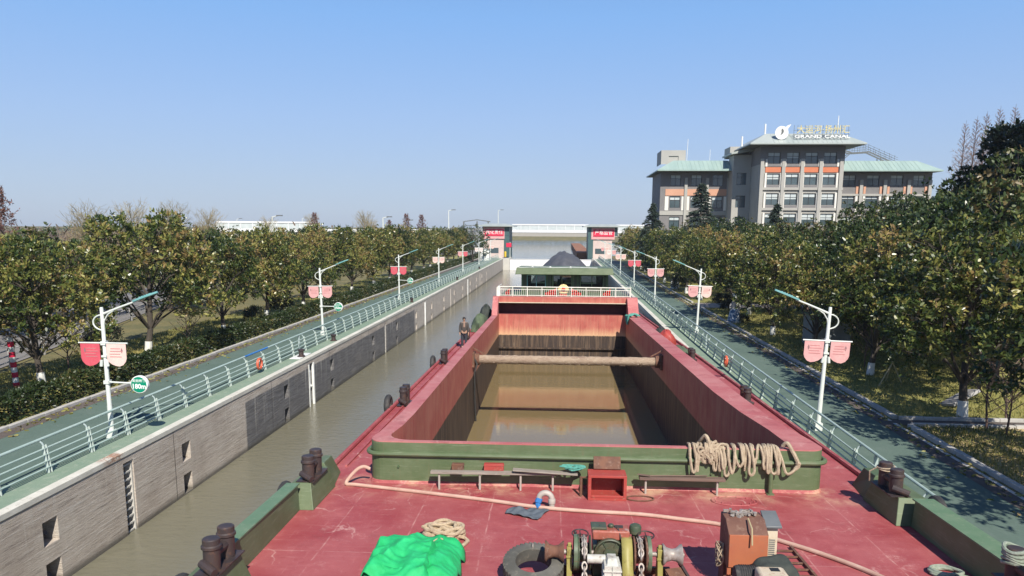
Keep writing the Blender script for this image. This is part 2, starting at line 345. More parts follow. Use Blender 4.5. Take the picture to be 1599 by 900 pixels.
def mat_hold():
    m, t, b = _nodes("hold_red")
    v = _coords(t)
    x, y, z = _xyz(t)
    streak = _noise(t, _coords(t, (4, 4, 0.22)), 1.5, 6, 0.7)
    streak2 = _noise(t, _coords(t, (11, 11, 0.5)), 1.2, 5, 0.7)
    n = _noise(t, v, 1.2, 5)
    c = _mix(t, _step(t, n, 0.35, 0.65), (0.37, 0.085, 0.07), (0.44, 0.145, 0.105))
    c = _mix(t, _mathn(t, 'MULTIPLY', _step(t, streak, 0.5, 0.72), 0.6), c, (0.47, 0.25, 0.17))
    rustst = _noise(t, _coords(t, (6, 6, 0.35)), 1.1, 7, 0.75)
    c = _mix(t, _mathn(t, 'MULTIPLY', _step(t, rustst, 0.53, 0.68), 0.5), c, (0.2, 0.075, 0.045))
    # sand left where the cargo stood
    up = _step(t, _mathn(t, 'ADD', z, _mathn(t, 'MULTIPLY', streak2, 0.9)), 0.55, -0.1)
    c = _mix(t, _mathn(t, 'MULTIPLY', _mathn(t, 'MULTIPLY', up, _step(t, y, 12.0, 34.0)), 0.75), c, (0.62, 0.43, 0.24))
    wob = _mathn(t, 'MULTIPLY', _mathn(t, 'SUBTRACT', streak2, 0.5), 0.14)
    low = _step(t, _mathn(t, 'ADD', _mathn(t, 'ADD', z, wob), _mathn(t, 'MULTIPLY', y, -0.0005)), -0.50, -0.56)
    dark = _mix(t, _step(t, streak, 0.46, 0.66), (0.045, 0.032, 0.026), (0.15, 0.1, 0.065))
    dark = _mix(t, _mathn(t, 'MULTIPLY', _step(t, streak2, 0.6, 0.74), 0.55), dark, (0.44, 0.34, 0.22))
    c = _mix(t, low, c, dark)
    t.links.new(c, b.inputs["Base Color"])
    b.inputs["Roughness"].default_value = 0.6
    b.inputs["Specular IOR Level"].default_value = 0.3
    _bump(t, b, streak2, 0.15, 0.02)
    return m
MAT['hold_red'] = mat_hold()
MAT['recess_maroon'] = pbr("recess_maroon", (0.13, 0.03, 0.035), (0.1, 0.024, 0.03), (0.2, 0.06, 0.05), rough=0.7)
MAT['sandy_beam'] = pbr("sandy_beam", (0.33, 0.25, 0.18), (0.22, 0.15, 0.11), (0.5, 0.43, 0.33), stretch=(0.6, 2, 2), scale=2.2, scale3=12, rough=0.95, bump=0.9, amount3=0.8)

def mat_wall():
    m, t, b = _nodes("lock_wall_concrete")
    v = _coords(t)
    x, y, z = _xyz(t)
    scr = _noise(t, _coords(t, (1, 0.35, 5.5)), 2.0, 9, 0.78)
    blot = _noise(t, v, 0.55, 6, 0.6)
    fine = _noise(t, _coords(t, (1, 1.2, 6)), 7.0, 6, 0.75)
    vert = _noise(t, _coords(t, (1, 3.0, 0.15)), 1.6, 6, 0.7)
    c = _mix(t, _step(t, blot, 0.34, 0.66), (0.42, 0.355, 0.295), (0.53, 0.465, 0.395))
    c = _mix(t, _mathn(t, 'MULTIPLY', _step(t, scr, 0.505, 0.62), 0.65), c, (0.62, 0.58, 0.52))
    c = _mix(t, _mathn(t, 'MULTIPLY', _step(t, scr, 0.46, 0.36), 0.6), c, (0.17, 0.145, 0.125))
    c = _mix(t, _mathn(t, 'MULTIPLY', _step(t, fine, 0.55, 0.66), 0.35), c, (0.16, 0.135, 0.115))
    # tar-black rendered bay
    wob = _mathn(t, 'MULTIPLY', _mathn(t, 'SUBTRACT', fine, 0.5), 0.25)
    yy = _mathn(t, 'ADD', y, wob)
    bay = _mathn(t, 'MULTIPLY', _step(t, yy, 33.3, 33.45), _step(t, yy, 74.5, 74.3))
    bay = _mathn(t, 'MULTIPLY', bay, _step(t, _mathn(t, 'ADD', z, wob), 2.45, 2.38))
    tar = _mix(t, _step(t, scr, 0.42, 0.62), (0.085, 0.085, 0.09), (0.17, 0.17, 0.175))
    c = _mix(t, _mathn(t, 'MULTIPLY', bay, 0.93), c, tar)
    far = _step(t, yy, 74.3, 74.6)
    c = _mix(t, _mathn(t, 'MULTIPLY', far, 0.5), c, (0.46, 0.42, 0.37))
    # green weed and wet dark foot at the waterline, pale lime runs from the coping
    c = _mix(t, _mathn(t, 'MULTIPLY', _mathn(t, 'MULTIPLY', _step(t, vert, 0.56, 0.7), _step(t, z, 0.4, 2.4)), 0.75), c, (0.58, 0.55, 0.48))
    patch = _mathn(t, 'MULTIPLY', _step(t, _noise(t, _coords(t, (1, 0.5, 0.9)), 0.9, 8, 0.7), 0.53, 0.6), _step(t, fine, 0.35, 0.6))
    c = _mix(t, _mathn(t, 'MULTIPLY', _mathn(t, 'MULTIPLY', patch, 0.6), _mathn(t, 'SUBTRACT', 1.0, _mathn(t, 'MULTIPLY', bay, 0.8))), c, (0.6, 0.54, 0.46))
    jnt = _step(t, _mathn(t, 'PINGPONG', _mathn(t, 'ADD', y, 100.6), 4.9), 0.035, 0.012)
    c = _mix(t, _mathn(t, 'MULTIPLY', jnt, 0.85), c, (0.05, 0.045, 0.04))
    wet = _step(t, _mathn(t, 'ADD', z, _mathn(t, 'MULTIPLY', fine, 0.25)), 0.42, 0.2)
    c = _mix(t, _mathn(t, 'MULTIPLY', wet, 0.8), c, (0.06, 0.055, 0.04))
    t.links.new(c, b.inputs["Base Color"])
    b.inputs["Roughness"].default_value = 0.85
    _bump(t, b, _mathn(t, 'ADD', scr, _mathn(t, 'MULTIPLY', fine, 0.5)), 0.9, 0.07)
    return m
MAT['lock_wall'] = mat_wall()

def mat_coping():
    m, t, b = _nodes("coping_white")
    v = _coords(t)
    n = _noise(t, v, 1.1, 6, 0.7); f = _noise(t, _coords(t, (1, 1, 4)), 5, 6, 0.75)
    c = _mix(t, _step(t, n, 0.35, 0.6), (0.64, 0.62, 0.54), (0.52, 0.5, 0.43))
    c = _mix(t, _mathn(t, 'MULTIPLY', _step(t, f, 0.57, 0.69), 0.55), c, (0.3, 0.27, 0.22))
    y = _xyz(t)[1]
    rust = _mathn(t, 'MULTIPLY', _mathn(t, 'MULTIPLY', _step(t, y, 22.3, 22.7), _step(t, y, 23.5, 23.3)), _step(t, f, 0.4, 0.5))
    c = _mix(t, _mathn(t, 'MULTIPLY', rust, 0.8), c, (0.26, 0.11, 0.05))
    t.links.new(c, b.inputs["Base Color"]); b.inputs["Roughness"].default_value = 0.8
    _bump(t, b, f, 0.3, 0.02)
    return m
MAT['coping_white'] = mat_coping()

def mat_water(name, c1, c2, rough, sx, bumps, dist, spec=0.5):
    m, t, b = _nodes(name)
    v = _coords(t)
    n = _noise(t, v, 0.12, 4)
    t.links.new(_mix(t, n, c1, c2), b.inputs["Base Color"])
    b.inputs["Roughness"].default_value = rough
    b.inputs["IOR"].default_value = 1.33
    b.inputs["Specular IOR Level"].default_value = spec
    w = _noise(t, _coords(t, sx), 1.0, 5, 0.6)
    w2 = _noise(t, v, 0.35, 3)
    _bump(t, b, _mathn(t, 'ADD', w, _mathn(t, 'MULTIPLY', w2, 0.8)), bumps, dist)
    return m
MAT['lock_water'] = mat_water("lock_water", (0.15, 0.14, 0.098), (0.175, 0.165, 0.118), 0.08, (2.0, 3.4, 1), 0.6, 0.06)
MAT['hold_water'] = mat_water("hold_water", (0.17, 0.125, 0.058), (0.2, 0.15, 0.075), 0.03, (1.2, 3.0, 1), 0.08, 0.03)
MAT['canal_water'] = mat_water("canal_water", (0.12, 0.12, 0.1), (0.14, 0.14, 0.12), 0.12, (0.3, 0.9, 1), 0.35, 0.08)

def mat_ground(name, c1, c2, c3, s1=0.4, s3=4.0, a3=0.6, rough=0.92, bump=0.2, c4=None):
    m, t, b = _nodes(name)
    v = _coords(t)
    n1 = _noise(t, v, s1, 6, 0.65); n2 = _noise(t, v, s3, 6, 0.72); n3 = _noise(t, v, s3 * 9, 4, 0.7)
    c = _mix(t, _step(t, n1, 0.36, 0.64), c1, c2)
    c = _mix(t, _mathn(t, 'MULTIPLY', _step(t, n2, 0.5, 0.68), a3), c, c3)
    if c4: c = _mix(t, _mathn(t, 'MULTIPLY', _step(t, n3, 0.52, 0.66), 0.6), c, c4)
    t.links.new(c, b.inputs["Base Color"]); b.inputs["Roughness"].default_value = rough
    _bump(t, b, _mathn(t, 'ADD', n2, n3), bump, 0.03)
    return m
MAT['ground_soil'] = mat_ground("ground_soil", (0.1, 0.1, 0.04), (0.18, 0.15, 0.06), (0.24, 0.18, 0.08), c4=(0.05, 0.06, 0.02), s1=0.25, s3=2.0)
MAT['dry_grass'] = mat_ground("dry_grass", (0.28, 0.25, 0.07), (0.19, 0.2, 0.055), (0.37, 0.31, 0.11), c4=(0.09, 0.1, 0.03), s1=0.3, s3=2.0)
MAT['green_asphalt'] = mat_ground("green_asphalt", (0.078, 0.122, 0.098), (0.1, 0.148, 0.12), (0.13, 0.17, 0.145), s1=0.3, s3=1.3, a3=0.5, rough=0.85, bump=0.1, c4=(0.07, 0.1, 0.085))
MAT['brown_gutter'] = mat_ground("brown_gutter", (0.085, 0.07, 0.06), (0.11, 0.09, 0.08), (0.15, 0.12, 0.1), s1=0.5, s3=4, a3=0.5, rough=0.88, bump=0.1)
MAT['quay_green'] = mat_ground("quay_green", (0.17, 0.245, 0.175), (0.215, 0.28, 0.205), (0.33, 0.36, 0.28), s1=0.5, s3=3, a3=0.6, rough=0.85, bump=0.1, c4=(0.13, 0.185, 0.135))
MAT['grey_asphalt'] = mat_ground("grey_asphalt", (0.17, 0.16, 0.15), (0.2, 0.19, 0.18), (0.24, 0.22, 0.2), s1=0.3, s3=3, a3=0.4, rough=0.88, bump=0.1)
MAT['pale_paving'] = mat_ground("pale_paving", (0.4, 0.34, 0.28), (0.34, 0.29, 0.24), (0.28, 0.24, 0.2), s1=0.5, s3=3, a3=0.5, rough=0.88, bump=0.1)
MAT['line_white'] = mat_ground("line_white", (0.6, 0.58, 0.54), (0.5, 0.48, 0.45), (0.34, 0.32, 0.29), s1=1.0, s3=6, a3=0.6, rough=0.8, bump=0.05)
MAT['straw'] = mat_ground("straw", (0.42, 0.32, 0.15), (0.34, 0.26, 0.12), (0.5, 0.42, 0.24), s1=2.0, s3=9, a3=0.6)

def mat_leaf(name, stops, rough=0.42, trans=0.22, spec=0.5):
    """leaf colour comes from each leaf's own random 'tint' (species variety, not light)"""
    m, t, b = _nodes(name)
    at = t.nodes.new("ShaderNodeAttribute"); at.attribute_name = "tint"
    rp = t.nodes.new("ShaderNodeValToRGB")
    e = rp.color_ramp.elements
    while len(e) < len(stops): e.new(0.5)
    for i, (p, c) in enumerate(stops):
        e[i].position = p; e[i].color = (*c, 1)
    t.links.new(at.outputs["Fac"], rp.inputs[0])
    t.links.new(rp.outputs[0], b.inputs["Base Color"])
    b.inputs["Roughness"].default_value = rough
    b.inputs["Specular IOR Level"].default_value = spec
    if trans:
        tr = t.nodes.new("ShaderNodeBsdfTranslucent"); mx = t.nodes.new("ShaderNodeMixShader")
        t.links.new(rp.outputs[0], tr.inputs["Color"])
        mx.inputs[0].default_value = trans
        t.links.new(b.outputs[0], mx.inputs[1]); t.links.new(tr.outputs[0], mx.inputs[2])
        t.links.new(mx.outputs[0], t.nodes["Material Output"].inputs["Surface"])
    return m
MAT['leaf_magnolia'] = mat_leaf("leaf_magnolia", [(0.0, (0.018, 0.036, 0.012)), (0.35, (0.048, 0.078, 0.02)), (0.58, (0.11, 0.135, 0.033)), (0.8, (0.245, 0.24, 0.065)), (0.94, (0.33, 0.30, 0.09)), (1.0, (0.26, 0.18, 0.07))], rough=0.34)
MAT['leaf_camphor'] = mat_leaf("leaf_camphor", [(0.0, (0.016, 0.034, 0.012)), (0.5, (0.042, 0.072, 0.02)), (0.85, (0.1, 0.125, 0.035)), (1.0, (0.16, 0.12, 0.05))])
MAT['leaf_dark'] = mat_leaf("leaf_dark", [(0.0, (0.012, 0.024, 0.014)), (0.6, (0.025, 0.042, 0.022)), (1.0, (0.055, 0.065, 0.03))])
MAT['leaf_hedge'] = mat_leaf("leaf_hedge", [(0.0, (0.02, 0.036, 0.012)), (0.55, (0.036, 0.058, 0.018)), (0.85, (0.08, 0.085, 0.025)), (1.0, (0.12, 0.09, 0.035))])
MAT['needle_cedar'] = mat_leaf("needle_cedar", [(0.0, (0.022, 0.04, 0.03)), (0.6, (0.04, 0.065, 0.045)), (1.0, (0.075, 0.095, 0.065))], rough=0.6, trans=0.1)
MAT['leaf_redwood'] = mat_leaf("leaf_redwood", [(0.0, (0.12, 0.055, 0.045)), (0.6, (0.19, 0.08, 0.06)), (1.0, (0.15, 0.11, 0.06))], rough=0.7)
MAT['leaf_rusty'] = mat_leaf("leaf_rusty", [(0.0, (0.13, 0.09, 0.07)), (0.6, (0.2, 0.14, 0.1)), (1.0, (0.16, 0.15, 0.08))], rough=0.7)
MAT['grass_blade'] = mat_leaf("grass_blade", [(0.0, (0.09, 0.11, 0.03)), (0.4, (0.2, 0.2, 0.055)), (0.75, (0.34, 0.29, 0.09)), (1.0, (0.42, 0.35, 0.14))], rough=0.7)

# ------------------------------------------------------------------ mesh helpers
class MB:
    """collects shapes; build() links them as ONE mesh object"""
    def __init__(self): self.v = []; self.f = []
    def add(self, vs, fs):
        o = len(self.v); self.v.extend([tuple(p) for p in vs]); self.f.extend([tuple(i + o for i in f) for f in fs]); return self
    def box(self, x0, x1, y0, y1, z0, z1):
        return self.add([(x0,y0,z0),(x1,y0,z0),(x1,y1,z0),(x0,y1,z0),(x0,y0,z1),(x1,y0,z1),(x1,y1,z1),(x0,y1,z1)],
                        [(3,2,1,0),(4,5,6,7),(0,1,5,4),(1,2,6,5),(2,3,7,6),(3,0,4,7)])
    def mbox(self, size, m):
        a, b, c = size[0]/2, size[1]/2, size[2]/2
        vs = [m @ Vector(p) for p in ((-a,-b,-c),(a,-b,-c),(a,b,-c),(-a,b,-c),(-a,-b,c),(a,-b,c),(a,b,c),(-a,b,c))]
        return self.add(vs, [(3,2,1,0),(4,5,6,7),(0,1,5,4),(1,2,6,5),(2,3,7,6),(3,0,4,7)])
    def bar(self, a, b, w, h, up=(0,0,1)):
        a = Vector(a); b = Vector(b); d = (b - a); L = d.length
        y = d.normalized(); x = y.cross(Vector(up))
        if x.length < 1e-4: x = y.cross(Vector((1,0,0)))
        x.normalize(); z = x.cross(y)
        m = Matrix(((x.x,y.x,z.x,0),(x.y,y.y,z.y,0),(x.z,y.z,z.z,0),(0,0,0,1))); m.translation = (a + b) / 2
        return self.mbox((w, L, h), m)
    def quad(self, a, b, c, d): return self.add([a,b,c,d], [(0,1,2,3)])
    def poly(self, pts): return self.add(pts, [tuple(range(len(pts)))])
    def prism(self, poly, h, m=None):
        """poly in xy extruded along z by h"""
        n = len(poly)
        vs = [Vector((p[0], p[1], 0)) for p in poly] + [Vector((p[0], p[1], h)) for p in poly]
        if m is not None: vs = [m @ v for v in vs]
        fs = [tuple(reversed(range(n))), tuple(range(n, 2*n))] + [(i, (i+1) % n, n + (i+1) % n, n + i) for i in range(n)]
        return self.add(vs, fs)
    def tube(self, pts, r, n=8, caps=True, closed=False):
        P = [Vector(p) for p in pts]; k = len(P)
        rr = r if isinstance(r, (list, tuple)) else [r] * k
        vs = []; fs = []
        prev = None
        for i, p in enumerate(P):
            if closed: d = P[(i+1) % k] - P[i-1]
            else: d = (P[min(i+1, k-1)] - P[max(i-1, 0)])
            if d.length < 1e-9: d = Vector((0,0,1))
            d.normalize()
            if prev is None:
                a = d.orthogonal().normalized()
            else:
                a = prev - d * prev.dot(d)
                a = a.normalized() if a.length > 1e-6 else d.orthogonal().normalized()
            prev = a; b = d.cross(a)
            for j in range(n):
                t = 2 * math.pi * j / n
                vs.append(p + (a * math.cos(t) + b * math.sin(t)) * rr[i])
        m = k if closed else k - 1
        for i in range(m):
            for j in range(n):
                fs.append((i*n+j, i*n+(j+1) % n, ((i+1) % k)*n+(j+1) % n, ((i+1) % k)*n+j))
        if caps and not closed:
            fs.append(tuple(reversed(range(n)))); fs.append(tuple((k-1)*n + j for j in range(n)))
        return self.add(vs, fs)
    def lathe(self, prof, n=20, m=None, cap=True):
        """prof: (radius, z) pairs turned about z"""
        vs = []; fs = []; k = len(prof)
        for r, z in prof:
            for j in range(n):
                t = 2*math.pi*j/n; v = Vector((r*math.cos(t), r*math.sin(t), z)); vs.append(m @ v if m is not None else v)
        for i in range(k-1):
            for j in range(n): fs.append((i*n+j, i*n+(j+1) % n, (i+1)*n+(j+1) % n, (i+1)*n+j))
        if cap:
            fs.append(tuple(reversed(range(n)))); fs.append(tuple((k-1)*n + j for j in range(n)))
        return self.add(vs, fs)
    def torus(self, R0, r0, m=None, n=20, k=8):
        vs = []; fs = []
        for i in range(n):
            a = 2*math.pi*i/n
            for j in range(k):
                t = 2*math.pi*j/k; q = R0 + r0*math.cos(t)
                v = Vector((q*math.cos(a), q*math.sin(a), r0*math.sin(t))); vs.append(m @ v if m is not None else v)
        for i in range(n):
            for j in range(k): fs.append((i*k+j, ((i+1) % n)*k+j, ((i+1) % n)*k+(j+1) % k, i*k+(j+1) % k))
        return self.add(vs, fs)
    def ball(self, c, r, n=10, k=7, m=None):
        s = r if isinstance(r, (tuple, list)) else (r, r, r)
        prof = []
        vs = []; fs = []
        for i in range(1, k):
            ph = math.pi*i/k
            for j in range(n):
                t = 2*math.pi*j/n
                v = Vector((s[0]*math.sin(ph)*math.cos(t), s[1]*math.sin(ph)*math.sin(t), s[2]*math.cos(ph)))
                vs.append((m @ v if m is not None else v) + Vector(c))
        top = Vector((0,0,s[2])); bot = Vector((0,0,-s[2]))
        if m is not None: top = m @ top; bot = m @ bot
        vs.append(top + Vector(c)); vs.append(bot + Vector(c)); T = len(vs)-2
        for i in range(k-2):
            for j in range(n): fs.append((i*n+j, (i+1)*n+j, (i+1)*n+(j+1) % n, i*n+(j+1) % n))
        for j in range(n):
            fs.append((T, j, (j+1) % n)); fs.append((T+1, (k-2)*n+(j+1) % n, (k-2)*n+j))
        return self.add(vs, fs)
    def build(self, name, mat, parent=None, smooth=True, matrix=None, bevel=0.0, angle=35):
        me = bpy.data.meshes.new(name)
        me.from_pydata(self.v, [], self.f)
        bm = bmesh.new(); bm.from_mesh(me); bmesh.ops.recalc_face_normals(bm, faces=bm.faces); bm.to_mesh(me); bm.free()
        me.materials.append(MAT[mat] if isinstance(mat, str) else mat)
        if smooth:
            me.polygons.foreach_set("use_smooth", [True] * len(me.polygons))
            me.set_sharp_from_angle(angle=R(angle))
        o = bpy.data.objects.new(name, me); COL.objects.link(o)
        if parent is not None: o.parent = parent
        if matrix is not None:
            if parent is None: o.matrix_world = matrix
            else: o.matrix_local = matrix
        if bevel:
            b = o.modifiers.new("bevel", 'BEVEL'); b.width = bevel; b.segments = 2; b.limit_method = 'ANGLE'; b.angle_limit = R(40)
        return o

def tag(o, label=None, cat=None, group=None, kind=None):
    if label: o['label'] = label
    if cat: o['category'] = cat
    if group: o['group'] = group
    if kind: o['kind'] = kind
    return o
def thing(name, label, cat, loc=(0,0,0), rz=0.0, group=None, matrix=None):
    o = bpy.data.objects.new(name, None); COL.objects.link(o)
    o.empty_display_size = 0.2
    o.matrix_world = matrix if matrix is not None else Matrix.Translation(loc) @ Matrix.Rotation(rz, 4, 'Z')
    return tag(o, label, cat, group)
def kids(o): return [c for c in bpy.data.objects if c.parent == o]
def copy_tree(o, kidmap=None, parent=None):
    c = o.copy(); COL.objects.link(c)
    if parent is not None: c.parent = parent
    for ch in CH.get(o.name, []):
        cc = ch.copy(); COL.objects.link(cc); cc.parent = c
        for g in CH.get(ch.name, []):
            gg = g.copy(); COL.objects.link(gg); gg.parent = cc
    return c
CH = {}
def remember(o):
    CH[o.name] = kids(o)
    for c in CH[o.name]: CH[c.name] = kids(c)
    return o
def struct(mb, name, mat, **kw):
    o = mb.build(name, mat, **kw); o['kind'] = 'structure'; return o
def text_mesh(s, size, mat, parent, matrix, extrude=0.01, name="lettering", squeeze=1.0, align='CENTER', bold=0.0):
    cu = bpy.data.curves.new(name, 'FONT'); cu.body = s; cu.size = size; cu.extrude = extrude; cu.align_x = align; cu.align_y = 'CENTER'
    cu.resolution_u = 2; cu.offset = bold
    tmp = bpy.data.objects.new(name, cu); COL.objects.link(tmp)
    dg = bpy.context.evaluated_depsgraph_get()
    me = bpy.data.meshes.new_from_object(tmp.evaluated_get(dg))
    bpy.data.objects.remove(tmp); bpy.data.curves.remove(cu)
    me.materials.clear(); me.materials.append(MAT[mat])
    o = bpy.data.objects.new(name, me); COL.objects.link(o); o.parent = parent
    o.matrix_local = matrix @ Matrix.Diagonal((squeeze, 1, 1, 1))
    return o
FACE = Matrix.Rotation(R(90), 4, 'X')        # text standing up, facing -y

def holed(mb, O, U, V, N, u0, u1, v0, v1, holes):
    """a wall face with recesses: holes = (ua, ub, va, vb, depth)"""
    O, U, V, N = Vector(O), Vector(U), Vector(V), Vector(N)
    us = sorted(set([u0, u1] + [h[i] for h in holes for i in (0, 1)])); us = [u for u in us if u0 <= u <= u1]
    P = lambda u, v, d=0.0: O + U*u + V*v - N*d
    for a, b in zip(us[:-1], us[1:]):
        m = (a + b) / 2
        hs = sorted([h for h in holes if h[0] < m < h[1]], key=lambda h: h[2])
        z = v0
        for h in hs:
            if h[2] > z: mb.quad(P(a, z), P(b, z), P(b, h[2]), P(a, h[2]))
            z = h[3]
        if z < v1: mb.quad(P(a, z), P(b, z), P(b, v1), P(a, v1))
    for h in holes:
        a, b, c, d, e = h[:5]
        if len(h) == 5: mb.quad(P(a, c, e), P(b, c, e), P(b, d, e), P(a, d, e))     # else: open right through
        mb.quad(P(a, c), P(a, c, e), P(a, d, e), P(a, d)); mb.quad(P(b, c, e), P(b, c), P(b, d), P(b, d, e))
        mb.quad(P(a, d), P(a, d, e), P(b, d, e), P(b, d)); mb.quad(P(a, c, e), P(a, c), P(b, c), P(b, c, e))
    return mb

# ------------------------------------------------------------------ the setting: ground, roads, water
Q = 3.0        # quay level above the lock water
g = MB()
def slab(mb, x0, x1, y0, y1, z): mb.quad((x0,y0,z),(x1,y0,z),(x1,y1,z),(x0,y1,z))
LX, RX = -15.1, 8.3
slab(g, -1500, LX, -150, 215, Q-0.02); slab(g, RX, 1500, -150, 215, Q-0.02)
slab(g, -1500, -70, 215, 525, Q-0.02); slab(g, 30, 1500, 215, 525, Q-0.02)
slab(g, -2500, 2500, 545, 7000, 6.0); slab(g, -2500, -1500, -150, 545, Q-0.02); slab(g, 1500, 2500, -150, 545, Q-0.02)
g.quad((-2500,525,1.8),(2500,525,1.8),(2500,545,6.0),(-2500,545,6.0))
slab(g, LX, RX, -150, -60, Q-0.02)
g.quad((-70,215,Q-0.02),(-70,525,Q-0.02),(-70,525,0),(-70,215,0)); g.quad((30,215,0),(30,525,0),(30,525,Q-0.02),(30,215,Q-0.02))
g.quad((-70,215,0),(LX,215,0),(LX,215,Q-0.02),(-70,215,Q-0.02)); g.quad((RX,215,0),(30,215,0),(30,215,Q-0.02),(RX,215,Q-0.02))
struct(g, 'ground', 'ground_soil', smooth=False)
w = MB(); slab(w, -15.6, 8.8, -60, 192.6, 0.0)
struct(w, 'lock_water', 'lock_water', smooth=False)
w = MB(); slab(w, -70, 30, 193.4, 526, 2.55)
struct(w, 'canal_water', 'canal_water', smooth=False)

def strip(name, mat, x0, x1, y0, y1, z, n=1):
    m = MB(); slab(m, x0, x1, y0, y1, z); return struct(m, name, mat, smooth=False)
strip('quay_path', 'quay_green', -16.55, -15.39, -60, 190, Q+0.004)
strip('road', 'green_asphalt', -20.55, -16.55, -60, 205, Q+0.004)
strip('gutter', 'brown_gutter', -21.2, -20.55, -60, 205, Q+0.008)
strip('quay_path', 'quay_green', 8.62, 9.8, -60, 190, Q+0.004)
strip('road', 'green_asphalt', 9.8, 13.1, -60, 205, Q+0.004)
strip('gutter', 'brown_gutter', 13.1, 13.78, -60, 205, Q+0.008)
strip('verge', 'dry_grass', -29.5, -21.42, -60, 205, Q+0.02)
strip('verge', 'dry_grass', 14.2, 34, 30.72, 74.0, Q+0.02)
strip('side_road', 'brown_gutter', 13.78, 60, 29.75, 30.55, Q+0.012)
strip('verge', 'straw', 14.2, 34, -20, 29.6, Q+0.02)
strip('path', 'pale_paving', 14.2, 60, 74.2, 79.0, Q+0.024)
strip('verge', 'dry_grass', 14.2, 34, 79.2, 180, Q+0.02)
m = MB(); slab(m, 13.64, 13.78, -20, 30.0, Q+0.016); slab(m, 13.64, 13.78, 30.35, 120, Q+0.016)
struct(m, 'road_marking', 'line_white', smooth=False)
# kerbs: separate stones with slightly uneven tops
def kerb(name, x0, x1, y0, y1, step=1.0, h=0.13, along='y'):
    mb = MB(); y = y0
    while y < y1 - 1e-6:
        dz = rng.uniform(-0.012, 0.012); dx = rng.uniform(-0.008, 0.008)
        if along == 'y': mb.box(x0+dx, x1+dx, y+0.006, min(y+step, y1)-0.006, Q-0.1, Q+h+dz)
        else: mb.box(y+0.006, min(y+step, y1)-0.006, x0+dx, x1+dx, Q-0.1, Q+h+dz)
        y += step
    return struct(mb, name, 'kerb_stone', bevel=0.012)
kerb('kerb', -21.42, -21.2, 14, 190)
kerb('kerb', 13.98, 14.2, 12, 29.5)
kerb('kerb', 13.98, 14.2, 30.8, 74)
kerb('kerb', 13.98, 14.2, 79.2, 150)
kerb('kerb', 29.5, 29.7, 14.2, 40, along='x')
kerb('kerb', 30.6, 30.8, 14.2, 40, along='x')
# the public road beyond the left trees runs off at an angle
fa, fb = Vector((-24.0, 13.5, 0)), Vector((-77, 216, 0))
fd = (fb - fa).normalized(); fn = Vector((-fd.y, fd.x, 0))
m = MB(); a = fa + fn*0.4; b = fb + fn*0.4
m.quad((a.x,a.y,Q+0.03),(b.x,b.y,Q+0.03),(b.x+fn.x*8,b.y+fn.y*8,Q+0.03),(a.x+fn.x*8,a.y+fn.y*8,Q+0.03))
struct(m, 'road', 'grey_asphalt', smooth=False)

# ------------------------------------------------------------------ lock walls
ny = [19.7, 27.7, 38.65, 46.8, 57.6, 66.2, 75.3, 84.5, 93.5, 102.6, 111.7, 121, 130, 139, 148]
holes = []
for y in ny:
    holes.append((y-0.33, y+0.33, 1.38, 2.14, 0.5)); holes.append((y-0.33, y+0.33, 0.05, 0.84, 0.5))
lads = [(23.45, 24.06), (61.5, 62.0), (99.0, 99.5), (135.5, 136)]
for a, b in lads: holes.append((a, b, -1.5, 2.62, 0.4))
slots = [(42.35, 43.2), (80.0, 80.6), (117.5, 118.1)]
for a, b in slots: holes.append((a, b, -1.5, 2.62, 0.7))
mb = MB(); holed(mb, (LX,0,0), (0,1,0), (0,0,1), (1,0,0), -40, 190, -2.5, 2.84, holes)
wl = mb.build('lock_wall', 'lock_wall', smooth=False)
tag(wl, 'long scraped concrete lock wall with mooring recesses on the left of the water', 'lock wall')
c = MB()
y = -40.0
while y < 190:
    c.box(LX-0.30, LX+0.03, y+0.004, min(y+9.0, 190)-0.004, 2.84, Q+0.03+rng.uniform(-.004,.004)); y += 9.0
c.build('coping', 'coping_white', wl, bevel=0.015)
for a, b in lads:
    l = MB()
    l.box(LX-0.30, LX-0.05, b-0.075, b-0.005, -1.4, 2.7); 
    l.box(LX-0.12, LX-0.06, a+0.005, a+0.05, -1.4, 2.6)
    z = -1.3
    while z < 2.5:
        l.mbox((0.05, b-a-0.05, 0.05), Matrix.Translation((LX-0.1, (a+b)/2, z))); z += 0.27
    l.build('ladder', 'concrete_light', wl)
for a, b in slots:
    s = MB()
    s.box(LX-0.10, LX+0.03, b-0.1, b+0.08, -1.4, 2.6); s.box(LX-0.10, LX+0.03, a-0.06, a+0.05, -1.4, 2.6)
    s.tube([(LX-0.25, b-0.22, -1.2), (LX-0.25, b-0.22, 1.0), (LX-0.2, b-0.2, 1.15), (LX-0.25, b-0.22, 1.3), (LX-0.25, b-0.22, 2.6)], [0.1,0.1,0.16,0.1,0.1], 10)
    s.build('mooring_slot_frame', 'white_paint', wl, bevel=0.01)
for y in ny[:9]:
    for z in (1.38, 0.05):
        h = MB(); h.tube([(LX-0.42, y-0.02, z+0.02), (LX-0.3, y-0.02, z+0.26), (LX-0.17, y-0.02, z+0.36)], [0.09, 0.075, 0.085], 10)
        h.build('mooring_hook', 'dark_steel', wl)
p = MB(); p.box(LX-1.0, LX-0.36, 41.9, 43.9, Q+0.005, Q+0.05)
p.build('slot_cover', 'white_paint', wl, bevel=0.01)

mb = MB(); mb.box(RX, RX+0.33, -40, 190, -2.5, 2.62)
wr = mb.build('lock_wall', 'lock_wall', smooth=False)
tag(wr, 'lock wall on the right, mostly hidden behind the red barge', 'lock wall')
c = MB(); y = -40.0
while y < 190:
    c.box(RX-0.05, RX+0.33, y+0.004, min(y+9.0, 190)-0.004, 2.62, Q+0.03); y += 9.0
c.build('coping', 'coping_white', wr, bevel=0.015)

